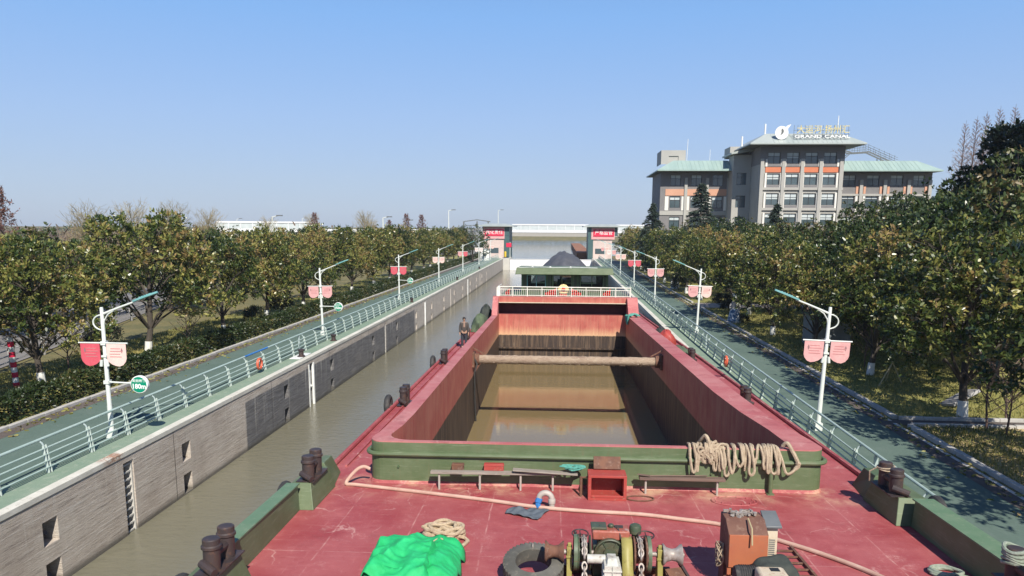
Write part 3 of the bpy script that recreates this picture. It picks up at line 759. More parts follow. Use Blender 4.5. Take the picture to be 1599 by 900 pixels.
# black bollards standing on the left quay
def quay_bollard(loc, label):
    b = MB(); b.lathe([(0.24,0),(0.24,0.04),(0.15,0.07),(0.14,0.3),(0.2,0.38),(0.2,0.44),(0.1,0.47)], 16)
    o = b.build('quay_bollard', 'dark_steel', matrix=Matrix.Translation(loc))
    return tag(o, label, 'bollard', 'black bollards on the lock edge')
quay_bollard((-15.62, 42.6, Q+0.05), 'black bollard on the white cover beside the mooring slot in the left wall')
quay_bollard((-15.7, 49.2, Q), 'black bollard at the foot of the left railing, just past the white slot cover')
quay_bollard((-15.7, 76.0, Q), 'black bollard on the left quay where the dark wall bay ends')
quay_bollard((-15.7, 110.0, Q), 'black bollard far along the left quay')
quay_bollard((-15.7, 140.0, Q), 'farthest black bollard on the left quay')

# ------------------------------------------------------------------ quay railings
def railing(x, side, y0, y1, label):
    """side = +1: the lock lies on +x of the railing, the road behind it"""
    t = thing('quay_railing', label, 'railing', (x, 0, Q))
    h = MB(); h.tube([(-side*0.16, y0, 1.07), (-side*0.16, y1, 1.07)], 0.048, 10); h.build('handrail', 'rail_paint', t)
    for k, (z, xo) in enumerate(((0.80, 0.02), (0.60, 0.05), (0.40, 0.08), (0.20, 0.11))):
        m = MB(); m.tube([(side*xo, y0, z), (side*xo, y1, z)], 0.03, 8); m.build('crossbar', 'rail_paint', t)
    post = MB()
    for dy in (-0.06, 0.06):
        # leaning tapered plate with a rounded head
        prof = [(side*0.16, 0.0), (side*0.04, 0.0), (side*-0.03, 0.78), (side*-0.02, 0.88), (side*0.01, 0.91), (side*0.04, 0.87)]
        M_ = Matrix(((1,0,0,0),(0,0,1,dy-0.012),(0,1,0,0.012),(0,0,0,1)))
        post.prism(prof, 0.024, M_)
    po = post.build('post', 'post_paint', t, smooth=False)
    arm = MB(); arm.tube([(side*0.0, 0, 0.82), (-side*0.07, 0, 0.97), (-side*0.16, 0, 1.03)], 0.028, 8)
    ar = arm.build('handrail_bracket', 'rail_grey', po)
    y = y0 + 0.4; first = True
    while y < y1:
        if first: po.location.y = y; first = False
        else:
            q = po.copy(); COL.objects.link(q); q.parent = t; q.location.y = y
            a2 = ar.copy(); COL.objects.link(a2); a2.parent = q
        y += 2.15
    # heavier lamp-box posts every section
    y = y0 + 3.6
    while y < min(y1, 120):
        b = MB(); b.box(-side*0.16-0.05, -side*0.16+0.05, y-0.06, y+0.06, 0.0, 1.02); b.build('section_post', 'rail_grey', t, bevel=0.01); y += 26.5
    return t
railing(-16.3, 1, 14.5, 190, 'long pale green railing along the left edge of the lock')
rr = railing(9.5, -1, 18.5, 190, 'long pale green railing along the right edge of the lock beside the barge')
b = MB(); b.tube([(-16.14-0.32, 36.6, Q+1.07), (-16.14-0.32, 39.6, Q+1.07)], 0.052, 10)
tag(b.build('sleeve', 'blue_plastic'), 'blue sleeve wrapped round the left handrail near the mooring slot', 'pipe sleeve')

def lifebuoy(loc, label, rx=0):
    t = thing('lifebuoy', label, 'lifebuoy', loc, group='lifebuoys hung on the railings')
    m = MB(); m.torus(0.26, 0.075, Matrix.Rotation(R(90), 4, 'Y'), 20, 8); m.build('ring', 'lifebuoy_red', t)
    s = MB()
    for a in (45, 135, 225, 315):
        c_ = Vector((0, math.cos(R(a))*0.26, math.sin(R(a))*0.26)); s.torus(0.08, 0.012, Matrix.Translation(c_) @ Matrix.Rotation(R(a), 4, 'X') @ Matrix.Rotation(R(90), 4, 'X'), 12, 6)
    s.build('band', 'white_paint', t)
lifebuoy((-16.1, 37.6, Q+0.52), 'red lifebuoy hung on the left railing before the mooring slot')
lifebuoy((9.3, 41.0, Q+0.5), 'red lifebuoy hung on the right railing beside the barge')

# ------------------------------------------------------------------ street lamps
def street_lamp(loc, side, cols, sign, label, group, lean=0.0):
    """side=+1: arm reaches to +x. cols = banner materials (left, right)"""
    t = thing('street_lamp', label, 'street lamp', loc, 0, group)
    t.rotation_euler = (0, lean, 0)
    p = MB(); p.lathe([(0.16,0),(0.16,0.03),(0.095,0.05),(0.09,1.2),(0.082,1.25),(0.062,4.85),(0.05,4.88)], 14)
    p.box(-0.14,0.14,-0.14,0.14,0,0.3)
    p.build('pole', 'pole_white', t)
    s = side
    a = MB()
    arm = [(0.0,0,4.3),(0.1*s,0,4.5),(0.45*s,0,4.72),(0.9*s,0,4.93),(1.35*s,0,5.12)]
    a.tube([(0,0,4.62),(0.35*s,0,4.76),(0.8*s,0,4.93),(1.3*s,0,5.11)], [0.045,0.04,0.036,0.034], 10)
    a.tube([(0.02*s,0,4.12),(0.07*s,0,4.4),(0.22*s,0,4.62),(0.45*s,0,4.77)], 0.026, 8)
    ring = [(0,0,4.60)] + [(-s*(0.0+0.36*math.sin(R(q))), 0, 4.32+0.28*math.cos(R(q))) for q in range(20, 166, 16)] + [(0,0,4.02)]
    a.tube(ring, 0.028, 8)
    a.build('arm', 'pole_white', t)
    d = Vector((0.93*s, 0, 0.34)).normalized()
    hd = MB(); st = Vector((1.22*s, 0, 5.08))
    hm = Matrix(((d.x, 0, -d.z*s, 0), (0, s, 0, 0), (d.z, 0, d.x*s, 0), (0, 0, 0, 1))); hm.translation = st
    prof = [(0,-0.055),(0.25,-0.11),(0.85,-0.10),(1.0,-0.05),(1.0,0.05),(0.85,0.10),(0.25,0.11),(0,0.055)]
    hd.prism(prof, 0.07, hm)
    for k in range(5): hd.mbox((0.03, 0.16, 0.03), hm @ Matrix.Translation((0.32+0.1*k, 0, 0.08)))
    hd.build('lamp_head', 'teal_paint', t, bevel=0.01)
    bar = MB(); bar.tube([(-0.93,-0.08,3.58),(0.93,-0.08,3.58)], 0.028, 8); bar.box(-0.09,0.09,-0.1,0.1,3.5,3.64)
    bar.box(-0.1,0.1,-0.1,0.1,3.05,3.12)
    bar.build('banner_bar', 'pole_white', t)
    for q, mt in ((-1, cols[0]), (1, cols[1])):
        # panel with a scooped lower edge that sags below the bar
        ol = []
        x0, x1 = 0.13, 0.86
        top = [(x0, 3.55), (x1, 3.55)]
        low = [(x1, 3.02), (x1-0.04, 2.9), (x1-0.14, 2.78), (x1-0.28, 2.72), (x1-0.42, 2.74), (x0+0.16, 2.8), (x0+0.06, 2.88), (x0, 2.94)]
        pts = [(q*x, z) for x, z in top + low]
        M_ = Matrix(((1,0,0,0),(0,0,-1,-0.08),(0,1,0,0),(0,0,0,1)))
        b = MB(); b.prism(pts, 0.02, M_)
        bo = b.build('banner', mt, t, smooth=False)
        ink = MB()
        for i, (zz, l) in enumerate(((3.38,0.36),(3.28,0.46),(3.18,0.40),(3.08,0.44))):
            xc = q*(0.46); wob = 0.03*math.sin(i*2.1)
            ink.box(xc-l/2+wob, xc+l/2+wob, -0.108, -0.102, zz-0.012, zz+0.012)
        ink.build('print', 'banner_ink', bo)
        em = MB(); em.add([(q*0.70,-0.106,3.42),(q*0.74,-0.106,3.32),(q*0.70,-0.106,3.2),(q*0.66,-0.106,3.32)],[(0,1,2,3)])
        em.build('emblem', 'banner_ink_dark', bo)
    dk = MB()
    for q in (-1, 1): dk.tube([(q*0.1,-0.09,2.95),(q*0.13,-0.09,2.72)], 0.055, 8)
    dk.build('banner_clip', 'pole_white', t)
    if sign:
        sb = MB(); sb.tube([(0,-0.02,2.12),(0.95,-0.02,2.09)], 0.03, 8); sb.box(-0.1,0.1,-0.1,0.1,2.05,2.18); sb.build('sign_arm', 'pole_white', t)
        M_ = Matrix.Translation((1.26, -0.1, 2.06)) @ Matrix.Rotation(R(90), 4, 'X')
        d_ = MB(); d_.lathe([(0.31,-0.14),(0.325,-0.12),(0.325,0.0),(0.31,0.015)], 28, M_)
        so_ = d_.build('distance_sign', 'sign_white', t)
        f_ = MB(); f_.lathe([(0.292,0.016),(0.292,0.022)], 28, M_); f_.build('sign_face', 'sign_green', so_)
        text_mesh(sign, 0.25, 'sign_white', so_, Matrix.Translation((1.26,-0.125,1.99)) @ FACE, 0.003, 'distance_lettering', 0.95, bold=0.006)
        text_mesh('距前闸门', 0.115, 'sign_white', so_, Matrix.Translation((1.26,-0.125,2.2)) @ FACE, 0.003, 'caption_lettering')
    return t
GL = 'street lamps along the left road'; GR = 'street lamps along the right road'
Ldat = [(25.3,-16.62,('banner_red','banner_pale'),'180m','street lamp with one red and one faded banner and a round 180m sign'),
        (51.8,-17.3,('banner_pink','banner_pink'),'150m','street lamp with two faded pink banners and a round 150m sign'),
        (79.0,-17.7,('banner_red','banner_red'),'120m','street lamp with two strong red banners above a round green sign'),
        (105.8,-17.8,('banner_pale','banner_pale'),None,'left street lamp with two pale banners, fourth from the near end'),
        (132.0,-17.8,('banner_pink','banner_red'),None,'left street lamp with pink and red banners, fifth from the near end'),
        (158.0,-17.8,('banner_white','banner_white'),None,'left street lamp with white banners next to the gatehouse trees'),
        (182.0,-17.6,('banner_pale','banner_pale'),None,'left street lamp standing closest to the gatehouse')]
for y, x, c_, s_, lb in Ldat: street_lamp((x, y, Q), 1, c_, s_, lb, GL, -0.02 if 40 < y < 60 else 0)
Rdat = [(28.7,10.2,('banner_pink','banner_pink'),'street lamp with pink banners nearest to the camera on the right road'),
        (55.9,10.35,('banner_pink','banner_pale'),'right street lamp with two pale pink banners, second from the near end'),
        (79.8,10.15,('banner_pink','banner_pink'),'right street lamp with pink banners, third from the near end'),
        (101.0,9.95,('banner_red','banner_red'),'right street lamp with two red banners, just beyond the wheelhouse'),
        (124.0,9.9,('banner_pale','banner_pale'),'right street lamp with two pale banners beyond the red-bannered one'),
        (147.0,9.9,('banner_white','banner_pink'),'right street lamp with whitish banners before the gatehouse'),
        (170.0,9.9,('banner_pink','banner_pale'),'right street lamp closest to the right gatehouse')]
for y, x, c_, lb in Rdat: street_lamp((x, y, Q), -1, c_, None, lb, GR, 0.03 if y < 60 else 0)

# ------------------------------------------------------------------ the barge
barge = thing('barge', 'long empty red cargo barge with green bow coaming and open flooded hold', 'barge', matrix=BARGE.copy())
IL, IR, OL, OR_ = -4.82, 4.25, -5.22, 4.98       # hold opening / coaming outer sides
HB = 35.5                                         # after bulkhead
def arcpts(cx, cy, r, a0, a1, n=8):
    return [(cx + r*math.cos(R(a0+(a1-a0)*i/n)), cy + r*math.sin(R(a0+(a1-a0)*i/n))) for i in range(n+1)]
# hull and deck plates
hull = MB()
ol = [(-6.62, 50), (-6.62, -3), (-6.45, -6.5), (-5.7, -9), (-3.6, -10.6), (3.6, -10.6), (5.7, -9), (6.55, -6.5), (6.75, -3), (6.75, 50), (5.5, 53.5), (-5.4, 53.5)]
n = len(ol)
for i in range(n):
    a, b = ol[i], ol[(i+1) % n]
    hull.quad((a[0],a[1],-0.006),(b[0],b[1],-0.006),(b[0],b[1],-6.0),(a[0],a[1],-6.0))
hull.build('hull', 'boat_green_dark', barge, smooth=False)
dk = MB()
dk.poly([(x, y, 0) for x, y in ol if y < -2.9] + [(6.75, 0.2, 0), (-6.62, 0.2, 0)])
dk.quad((-6.62,0.2,0),(OL+0.05,0.2,0),(OL+0.05,HB+0.5,0),(-6.62,HB+0.5,0)); dk.quad((OR_-0.05,0.2,0),(6.75,0.2,0),(6.75,HB+0.5,0),(OR_-0.05,HB+0.5,0))
dk.poly([(-6.62,HB+0.5,0),(6.75,HB+0.5,0),(6.75,50,0),(5.5,53.5,0),(-5.4,53.5,0),(-6.62,50,0)])
dk.build('deck', 'deck_red', barge, smooth=False)
gw = MB()
gw.tube([(-6.60,0.9,0.05),(-6.60,50,0.05)], 0.07, 8); gw.tube([(6.73,1.2,0.05),(6.73,50,0.05)], 0.07, 8)
gw.box(-6.3,-6.24,1.2,34,0,0.05)
gw.build('gunwale', 'deck_red', barge)
# manholes on the foredeck
for (x, y) in ((-3.05,-0.62),(3.1,-0.72)):
    mh = MB()
    ring = [(x+0.5*math.cos(R(a)), y+0.3*math.sin(R(a)), 0.012) for a in range(0,360,15)]
    mh.poly([(p[0],p[1],0.018) for p in ring]); mh.tube(ring, 0.02, 6, closed=True)
    for a in range(15, 360, 30): mh.ball((x+0.43*math.cos(R(a)), y+0.25*math.sin(R(a)), 0.03), 0.022, 6, 4)
    mh.build('manhole_cover', 'deck_red', barge)
# coaming: outer loop and inner loop joined by a flat top
def coaming_loops():
    outer = [(OL, HB)] + [(OL, 3.0), (-5.30, 0.9)] + arcpts(-5.02, 0.32, 0.34, 180, 270, 6) + arcpts(4.98, 0.32, 0.34, 270, 360, 6) + [(5.28, 0.9), (OR_+0.05, 3.0), (OR_, 6.0), (OR_, HB)]
    inner = [(IL, HB)] + [(IL, 3.0), (-4.86, 1.6)] + arcpts(-4.42, 0.68, 0.54, 180, 270, 6) + arcpts(4.06, 0.68, 0.54, 270, 360, 6) + [(4.56, 1.9), (4.36, 4.0), (IR, 7.0), (IR, HB)]
    return outer, inner
outer, inner = coaming_loops()
ZC = 1.03
cm = MB()
k = len(outer)
for i in range(k-1):
    a, b, c_, d = outer[i], outer[i+1], inner[i+1], inner[i]
    cm.quad((a[0],a[1],ZC),(b[0],b[1],ZC),(c_[0],c_[1],ZC),(d[0],d[1],ZC))
    front = 2 <= i <= k-5
    cm.quad((a[0],a[1],ZC),(b[0],b[1],ZC),(b[0],b[1],ZC-0.025 if front else 0),(a[0],a[1],ZC-0.025 if front else 0))
cm.build('coaming', 'coaming_red', barge, angle=50)
cf = MB()
fr = outer[2:k-3]
for i in range(len(fr)-1):
    a, b = fr[i], fr[i+1]
    cf.quad((a[0],a[1],ZC-0.025),(b[0],b[1],ZC-0.025),(b[0],b[1],0.05),(a[0],a[1],0.05))
# flared skirt foot
cf.build('coaming_front', 'boat_green', barge, angle=50)
ft = MB()
for i in range(len(fr)-1):
    a, b = fr[i], fr[i+1]
    ft.quad((a[0]*1.0,a[1]-0.004,0.075),(b[0],b[1]-0.004,0.075),(b[0]*1.006,b[1]-0.05,0.004),(a[0]*1.006,a[1]-0.05,0.004))
ft.build('coaming_foot', 'deck_red', barge, angle=50)
rg = MB()
rpts = [(-5.36,1.0,0.735)] + [(x*1.012, y-0.05, 0.735) for x, y in fr[1:-1]] + [(5.34,1.0,0.735)]
rg.tube(rpts, 0.055, 8)
rg.build('rubbing_band', 'boat_green', barge)
for x in (-4.65, -2.45, 2.72, 4.45, 3.5):
    drains = MB(); drains.tube([(x,-0.06,0.42),(x,0.05,0.42)], 0.028, 8)
    drains.build('drain_stub', 'boat_green_dark', barge)
# inner hold
hd = MB()
for i in range(k-1):
    d, c_ = inner[i], inner[i+1]
    L_ = math.hypot(d[0]-c_[0], d[1]-c_[1]); m_ = max(1, int(L_/3))
    for j in range(m_):
        p0 = (d[0]+(c_[0]-d[0])*j/m_, d[1]+(c_[1]-d[1])*j/m_); p1 = (d[0]+(c_[0]-d[0])*(j+1)/m_, d[1]+(c_[1]-d[1])*(j+1)/m_)
        hd.quad((p0[0],p0[1],ZC),(p1[0],p1[1],ZC),(p1[0],p1[1],-4.6),(p0[0],p0[1],-4.6))
# bulkhead below the recess, ledge under it
hd.quad((IL,HB,-4.6),(IR,HB,-4.6),(IR,HB,0.98),(IL,HB,0.98))
hd.box(IL,IR,HB-0.22,HB,-1.48,-1.38)
hd.quad((IL,HB,1.84),(IR,HB,1.84),(IR,HB,2.22),(IL,HB,2.22))
hd.build('hold', 'hold_red', barge, angle=45)
rc = MB()
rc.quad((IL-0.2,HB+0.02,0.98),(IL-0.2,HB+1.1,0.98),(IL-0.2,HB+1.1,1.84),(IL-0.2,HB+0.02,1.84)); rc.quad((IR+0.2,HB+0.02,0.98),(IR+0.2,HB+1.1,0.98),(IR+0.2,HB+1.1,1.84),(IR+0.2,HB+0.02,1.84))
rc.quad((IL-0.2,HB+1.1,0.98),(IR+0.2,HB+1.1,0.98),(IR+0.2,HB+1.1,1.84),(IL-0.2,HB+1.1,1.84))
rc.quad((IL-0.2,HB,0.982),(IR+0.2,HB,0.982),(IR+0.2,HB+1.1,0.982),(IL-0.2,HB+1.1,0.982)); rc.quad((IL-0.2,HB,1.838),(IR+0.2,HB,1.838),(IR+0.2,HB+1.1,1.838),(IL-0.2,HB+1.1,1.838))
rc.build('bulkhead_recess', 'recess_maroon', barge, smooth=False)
lp = MB(); lp.box(IL-0.1,IR+0.1,HB-0.16,HB-0.005,1.80,1.86); lp.build('bulkhead_lip', 'cabinet_cream', barge, bevel=0.01)
# raised corner plates at the after end of the coaming
for x0, x1 in ((OL-0.02, IL-0.02), (IR+0.02, OR_+0.02)):
    cp = MB()
    M_ = Matrix(((0,0,1,x0),(1,0,0,0),(0,1,0,0),(0,0,0,1)))
    cp.prism([(33.9,1.0),(35.52,1.0),(35.52,2.24),(35.2,2.24)], x1-x0, M_)
    cp.build('corner_plate', 'coaming_red', barge, bevel=0.015)
tp = MB(); tp.box(OL-0.05,OR_+0.05,HB+0.003,HB+0.42,1.86,2.26); tp.build('bulkhead_top', 'coaming_red', barge, bevel=0.02)
# cross beam caked with sand, with end brackets
cb = MB()
pts = []; rr_ = []
for i in range(81):
    x = IL+0.1 + (IR-IL-0.2)*i/80; pts.append((x, 18.1, 0.30)); rr_.append(0.215 + 0.006*math.sin(i*1.9) + rng.uniform(-0.007, 0.007))
cb.tube(pts, rr_, 14)
for i in range(260):
    x = IL+0.5+rng.random()*(IR-IL-1.0); a_ = rng.uniform(3.0, 5.2); cb.ball((x, 18.1+0.215*math.cos(a_), 0.30+0.215*math.sin(a_)), (rng.uniform(.01,.045),rng.uniform(.01,.02),rng.uniform(.01,.028)), 6, 4)
cb.build('cross_beam', 'sandy_beam', barge)
for sx, xw in ((1, IL), (-1, IR)):
    bk = MB(); bk.box(min(xw, xw+sx*0.1), max(xw, xw+sx*0.1), 17.75, 18.45, -0.05, 0.65)
    bk.bar((xw+sx*0.02,18.1,0.85),(xw+sx*0.55,18.1,0.55),0.1,0.05); bk.tube([(xw+sx*0.1,18.1,0.3),(xw+sx*0.32,18.1,0.3)],0.29,12)
    bk.build('beam_bracket', 'rusty_iron', barge)
hs = MB(); hs.tube([(IL+0.06,17.85,0.45),(IL+0.22,17.8,0.1),(IL+0.1,17.85,-0.3),(IL+0.07,18.2,-1.5),(IL+0.06,18.9,-3.2)], 0.045, 8)
hs.build('drain_hose', 'black_rubber', barge)
# ballast water lies level in the tilted hold
hw = MB()
ins = [BARGE @ Vector((p[0], p[1], -2.8)) for p in inner]
hw.poly([(p.x, p.y, 0) for p in ins])
o = hw.build('hold_water', 'hold_water', smooth=False, matrix=Matrix.Translation((0, 0, 1.26))); o['kind'] = 'structure'

# bow bulwarks with bollard pedestals
def bulwark(side, xi, xo, part_):
    mb = MB()
    s = side
    def seg(a, b):
        # a, b = (xi, xo, y, h)
        vs = []
        for xi_, xo_, y, h in (a, b):
            vs += [(xi_, y, 0.002), (xo_, y, 0.002), (xo_, y, h), (xi_ + (xo_-xi_)*0.12, y, h)]
        mb.add(vs, [(0,1,2,3),(7,6,5,4),(0,3,7,4),(3,2,6,7),(1,5,6,2),(0,4,5,1)])
    ys = [(-1.98,0.56),(-3.5,0.57),(-5.2,0.58)]
    for (y0,h0),(y1,h1) in (zip(ys[:-1], ys[1:]) if part_ == 0 else ()):
        k0 = -0.012*(y0+2); k1 = -0.012*(y1+2)
        seg((xi+s*-k0, xo+s*-k0, y0, h0), (xi+s*-k1, xo+s*-k1, y1, h1))
    if part_: seg((xi, xo, -6.6, 0.58), (xi-s*0.4, xo-s*0.4, -9.2, 0.62))
    return mb
for s, xi, xo in ((-1,-6.38,-6.62),(1,6.36,6.74)):
    for part_ in (0, 1):
        bo = bulwark(s, xi, xo, part_).build('bulwark', 'boat_green', barge, smooth=False)
        t = MB(); y0, y1 = ((-5.2,-1.98),(-9.0,-6.6))[part_]
        t.box(min(xi,xo)-0.02, max(xi,xo)+0.02, y0+0.01, y1-0.01, 0.575, 0.605)
        t.build('cap_rail', 'cap_green', bo)
    for y0, y1 in ((-1.98,-0.35),(-6.6,-5.2)):
        p = MB(); x_in = xi - s*0.30; xt = xi - s*0.18
        vs = [(x_in,y0,0.002),(xo,y0,0.002),(xo,y1,0.002),(x_in,y1,0.002),(xt,y0+0.22,0.53),(xo,y0+0.22,0.53),(xo,y1-0.18,0.53),(xt,y1-0.18,0.53)]
        p.add(vs, [(3,2,1,0),(4,5,6,7),(0,1,5,4),(1,2,6,5),(2,3,7,6),(3,0,4,7)])
        p.build('bollard_pedestal', 'boat_green', barge, smooth=False, bevel=0.012)
    p = MB()
    vs = [(xi-s*0.26,-0.30,0.002),(xo,-0.30,0.002),(xo,0.75,0.002),(xi-s*0.1,0.75,0.002),(xi+s*0.02,-0.2,0.52),(xo,-0.2,0.52),(xo,0.5,0.5),(xi+s*0.05,0.5,0.5)]
    p.add(vs, [(3,2,1,0),(4,5,6,7),(0,1,5,4),(1,2,6,5),(2,3,7,6),(3,0,4,7)])
    p.build('bulwark_end', 'boat_green' if s < 0 else 'boat_green_dark', barge, smooth=False, bevel=0.012)

# deckhouse block under the wheelhouse and the wheelhouse itself
dh = MB(); dh.box(-4.9,4.6,HB+1.2,49.5,0.0,2.24); dh.build('deckhouse', 'boat_green_dark', barge, bevel=0.03)
wb = MB()
WF = ((0.5,1.9,0.42,1.3),(2.35,4.15,0.3,1.3),(4.75,6.5,0.42,1.3))
holed(wb, (-3.5,42,2.25), (1,0,0), (0,0,1), (0,-1,0), 0, 6.92, 0, 1.45, [(*h, 0.06, 1) for h in WF])
holed(wb, (3.42,42,2.25), (0,1,0), (0,0,1), (1,0,0), 0, 6.0, 0, 1.45, [(0.4,2.4,0.5,1.25,0.06,1),(3,5.4,0.5,1.25,0.06,1)])
holed(wb, (-3.5,48,2.25), (0,-1,0), (0,0,1), (-1,0,0), 0, 6.0, 0, 1.45, [(0.4,2.4,0.5,1.25,0.06,1),(3,5.4,0.5,1.25,0.06,1)])
holed(wb, (3.42,48,2.25), (-1,0,0), (0,0,1), (0,1,0), 0, 6.92, 0, 1.45, [(0.6,1.9,0.42,1.3,0.06,1),(2.5,4.4,0.42,1.3,0.06,1),(4.9,6.3,0.42,1.3,0.06,1)])
wb.build('wheelhouse', 'machine_green', barge, smooth=False)
for (a, b, z0, z1) in WF:
    fr_ = MB(); x0, x1 = -3.5+a, -3.5+b; z0 += 2.25; z1 += 2.25
    fr_.box(x0,x1,41.94,41.99,z0-0.05,z0); fr_.box(x0,x1,41.94,41.99,z1,z1+0.05); fr_.box(x0-0.06,x0,41.94,41.99,z0-0.05,z1+0.05); fr_.box(x1,x1+0.06,41.94,41.99,z0-0.05,z1+0.05)
    fr_.box((x0+x1)/2-0.03,(x0+x1)/2+0.03,41.96,41.99,z0,z1)
    fo = fr_.build('wheelhouse_window', 'teal_paint' if a < 1 else 'boat_green', barge, smooth=False)
    gl = MB(); gl.box(x0,x1,42.02,42.03,z0,z1); gl.build('pane', 'clear_glass', fo, smooth=False)
for x in (-3.42,-1.45,-1.0,0.55,1.0,3.32):
    dr = MB(); dr.box(x-0.08,x+0.08,41.9,41.98,2.26,3.66); dr.build('wheelhouse_post', 'boat_green_dark', barge, bevel=0.01)
rf = MB()
rf.add([(-3.95,40.8,3.66),(3.78,40.8,3.66),(3.78,48.6,3.66),(-3.95,48.6,3.66),(-3.85,40.9,4.18),(3.68,40.9,4.18),(3.68,48.5,4.18),(-3.85,48.5,4.18)],
       [(3,2,1,0),(4,5,6,7),(0,1,5,4),(1,2,6,5),(2,3,7,6),(3,0,4,7)])
rf.build('wheelhouse_roof', 'boat_green', barge, bevel=0.03)
rl = MB()
for x in (-2.6,-1.2,0.4): rl.lathe([(0.09,4.18),(0.09,4.26),(0.03,4.3)], 10, Matrix.Translation((x,41.2,0)))
rl.tube([(-3.7,41,4.2),(-2.0,41.1,4.26),(-1.0,41.1,4.21),(0.6,41.1,4.25),(2.5,41.1,4.2)],0.02,6)
rl.build('roof_lamp', 'white_paint', barge)
# white front railing on the deckhouse
rw = MB(); rw.tube([(-4.92,35.75,2.94),(4.55,35.75,2.92)],0.035,8); rw.tube([(-4.92,35.75,2.76),(4.55,35.75,2.74)],0.022,8); rw.tube([(-4.92,35.75,2.33),(4.55,35.75,2.31)],0.022,8)
for sx in (-4.92, 4.55): rw.tube([(sx,35.75,2.94),(sx,39.5,2.94)],0.035,8); rw.tube([(sx,35.75,2.6),(sx,39.5,2.6)],0.022,8)
ro = rw.build('front_railing', 'rail_steel_white', barge)
for i in range(10):
    x = -4.92 + 9.47*i/9; p = MB(); p.tube([(x,35.75,2.26),(x,35.75,2.94)], 0.045 if i in (0,9) else 0.032, 8)
    if i == 0: p.box(x-0.1,x+0.16,35.72,35.78,2.27,2.9)
    p.build('railing_post', 'rail_steel_white', ro)
bl = MB()
for i in range(64):
    x = -4.92 + 9.47*(i+0.5)/64; bl.tube([(x,35.75,2.32),(x,35.75,2.75)],0.014,6)
bl.build('balusters', 'rail_steel_white', ro)
# mooring bollards along the side decks belong to the hull
def bollard_pair(m, label, group='twin bollards on the barge', fender=True, rope=None, h=0.5):
    t = thing('bollard_pair', label, 'bollards', matrix=m, group=group)
    for y in (0.26, -0.26):
        b = MB(); b.lathe([(0.13,0),(0.13,h*0.72),(0.155,h*0.76),(0.155,h*0.84),(0.135,h*0.88),(0.135,h+0.02),(0.12,h+0.035),(0.0,h+0.035)], 18, Matrix.Translation((0,y,0)), cap=False)
        b.build('bollard', 'dark_steel', t)
    c_ = MB(); c_.tube([(0,0.2,h*0.5),(0,-0.2,h*0.5)],0.085,10); c_.tube([(-0.12,-0.36,h*0.32),(0.16,-0.52,h*0.15)],0.07,10); c_.box(-0.2,0.2,-0.5,0.5,0.0,0.02)
    c_.build('bollard_bar', 'dark_steel', t)
    return t
def tyre_fender(m, label, r=0.26):
    f = MB()
    f.torus(r, r*0.38, Matrix.Rotation(R(90), 4, 'Y'), 20, 10)
    o = f.build('fender_tyre', 'black_rubber', matrix=m)
    return tag(o, label, 'fender', 'tyre fenders over the barge side')
FR = 0.25
bollard_pair(onb(-6.32,-5.85,0.53), 'dark twin bollards on the near left green pedestal at the frame edge')
bollard_pair(onb(-6.34,-1.22,0.53), 'dark twin bollards on the left green pedestal beside the coaming corner')
bollard_pair(onb(6.24,-1.22,0.53), 'dark twin bollards on the right green pedestal with a pale rope turn')
bollard_pair(onb(6.16,-5.85,0.53), 'twin bollards in the bottom right corner wrapped in grey-green rope')
r_ = MB()
for i in range(5):
    rr0 = [(0.17*math.cos(R(a)), 0.17*math.sin(R(a)), 0.30+0.055*i+0.03*math.sin(R(a*2+i*50))) for a in range(0,360,20)]
    r_.tube(rr0, 0.03, 7, closed=True)
tag(r_.build('mooring_rope', 'grey_green_rope', matrix=onb(6.16,-5.59,0.53)), 'grey-green rope wound round the bollard in the bottom right corner', 'rope')
r_ = MB(); 
r_.tube([(0.17*math.cos(R(a)), 0.17*math.sin(R(a)), 0.40+0.03*math.sin(R(a))) for a in range(0,360,20)], 0.016, 6, closed=True)
r_.tube([(0.17*math.cos(R(a)), 0.17*math.sin(R(a)), 0.43+0.02*math.cos(R(a))) for a in range(0,360,20)], 0.016, 6, closed=True)
r_.tube([(-0.17,0,0.42),(-0.3,0.08,0.3),(-0.24,0.2,0.05),(-0.2,0.3,0.02)], 0.016, 6)
tag(r_.build('mooring_rope', 'old_rope', matrix=onb(6.24,-0.96,0.53)), 'thin pale rope looped round the right pedestal bollard', 'rope')
tyre_fender(onb(-6.72,-1.9,0.25), 'black tyre fender hung outside the left bow bollards')
tyre_fender(onb(-6.68,-6.45,0.25), 'black tyre fender at the bottom left frame edge under the near bollards')
tyre_fender(onb(6.86,-1.95,0.30), 'black tyre fender between the right bow bollards and the quay railing')
for y, lb in ((8.9,'dark twin bollards on the left side deck nearest the hold front'),(18.6,'dark twin bollards on the left side deck just before the standing man'),(28.4,'dark twin bollards on the left side deck right behind the standing man')):
    bollard_pair(onb(-6.3, y, 0.03), lb, 'twin bollards on the left side deck', h=0.62)
for y, lb in ((8.0,'black tyre fender beside the nearest left side-deck bollards'),(17.6,'black tyre fender beside the left side-deck bollards before the man')):
    tyre_fender(onb(-6.70, y, 0.16), lb, 0.27)
for y, lb in ((10.0,'dark twin bollards on the right side deck nearest the bow'),(20.5,'dark twin bollards on the right side deck halfway along the hold'),(31.0,'dark twin bollards on the right side deck near the stern railing')):
    bollard_pair(onb(6.1, y, 0.03), lb, 'twin bollards on the right side deck', h=0.6)

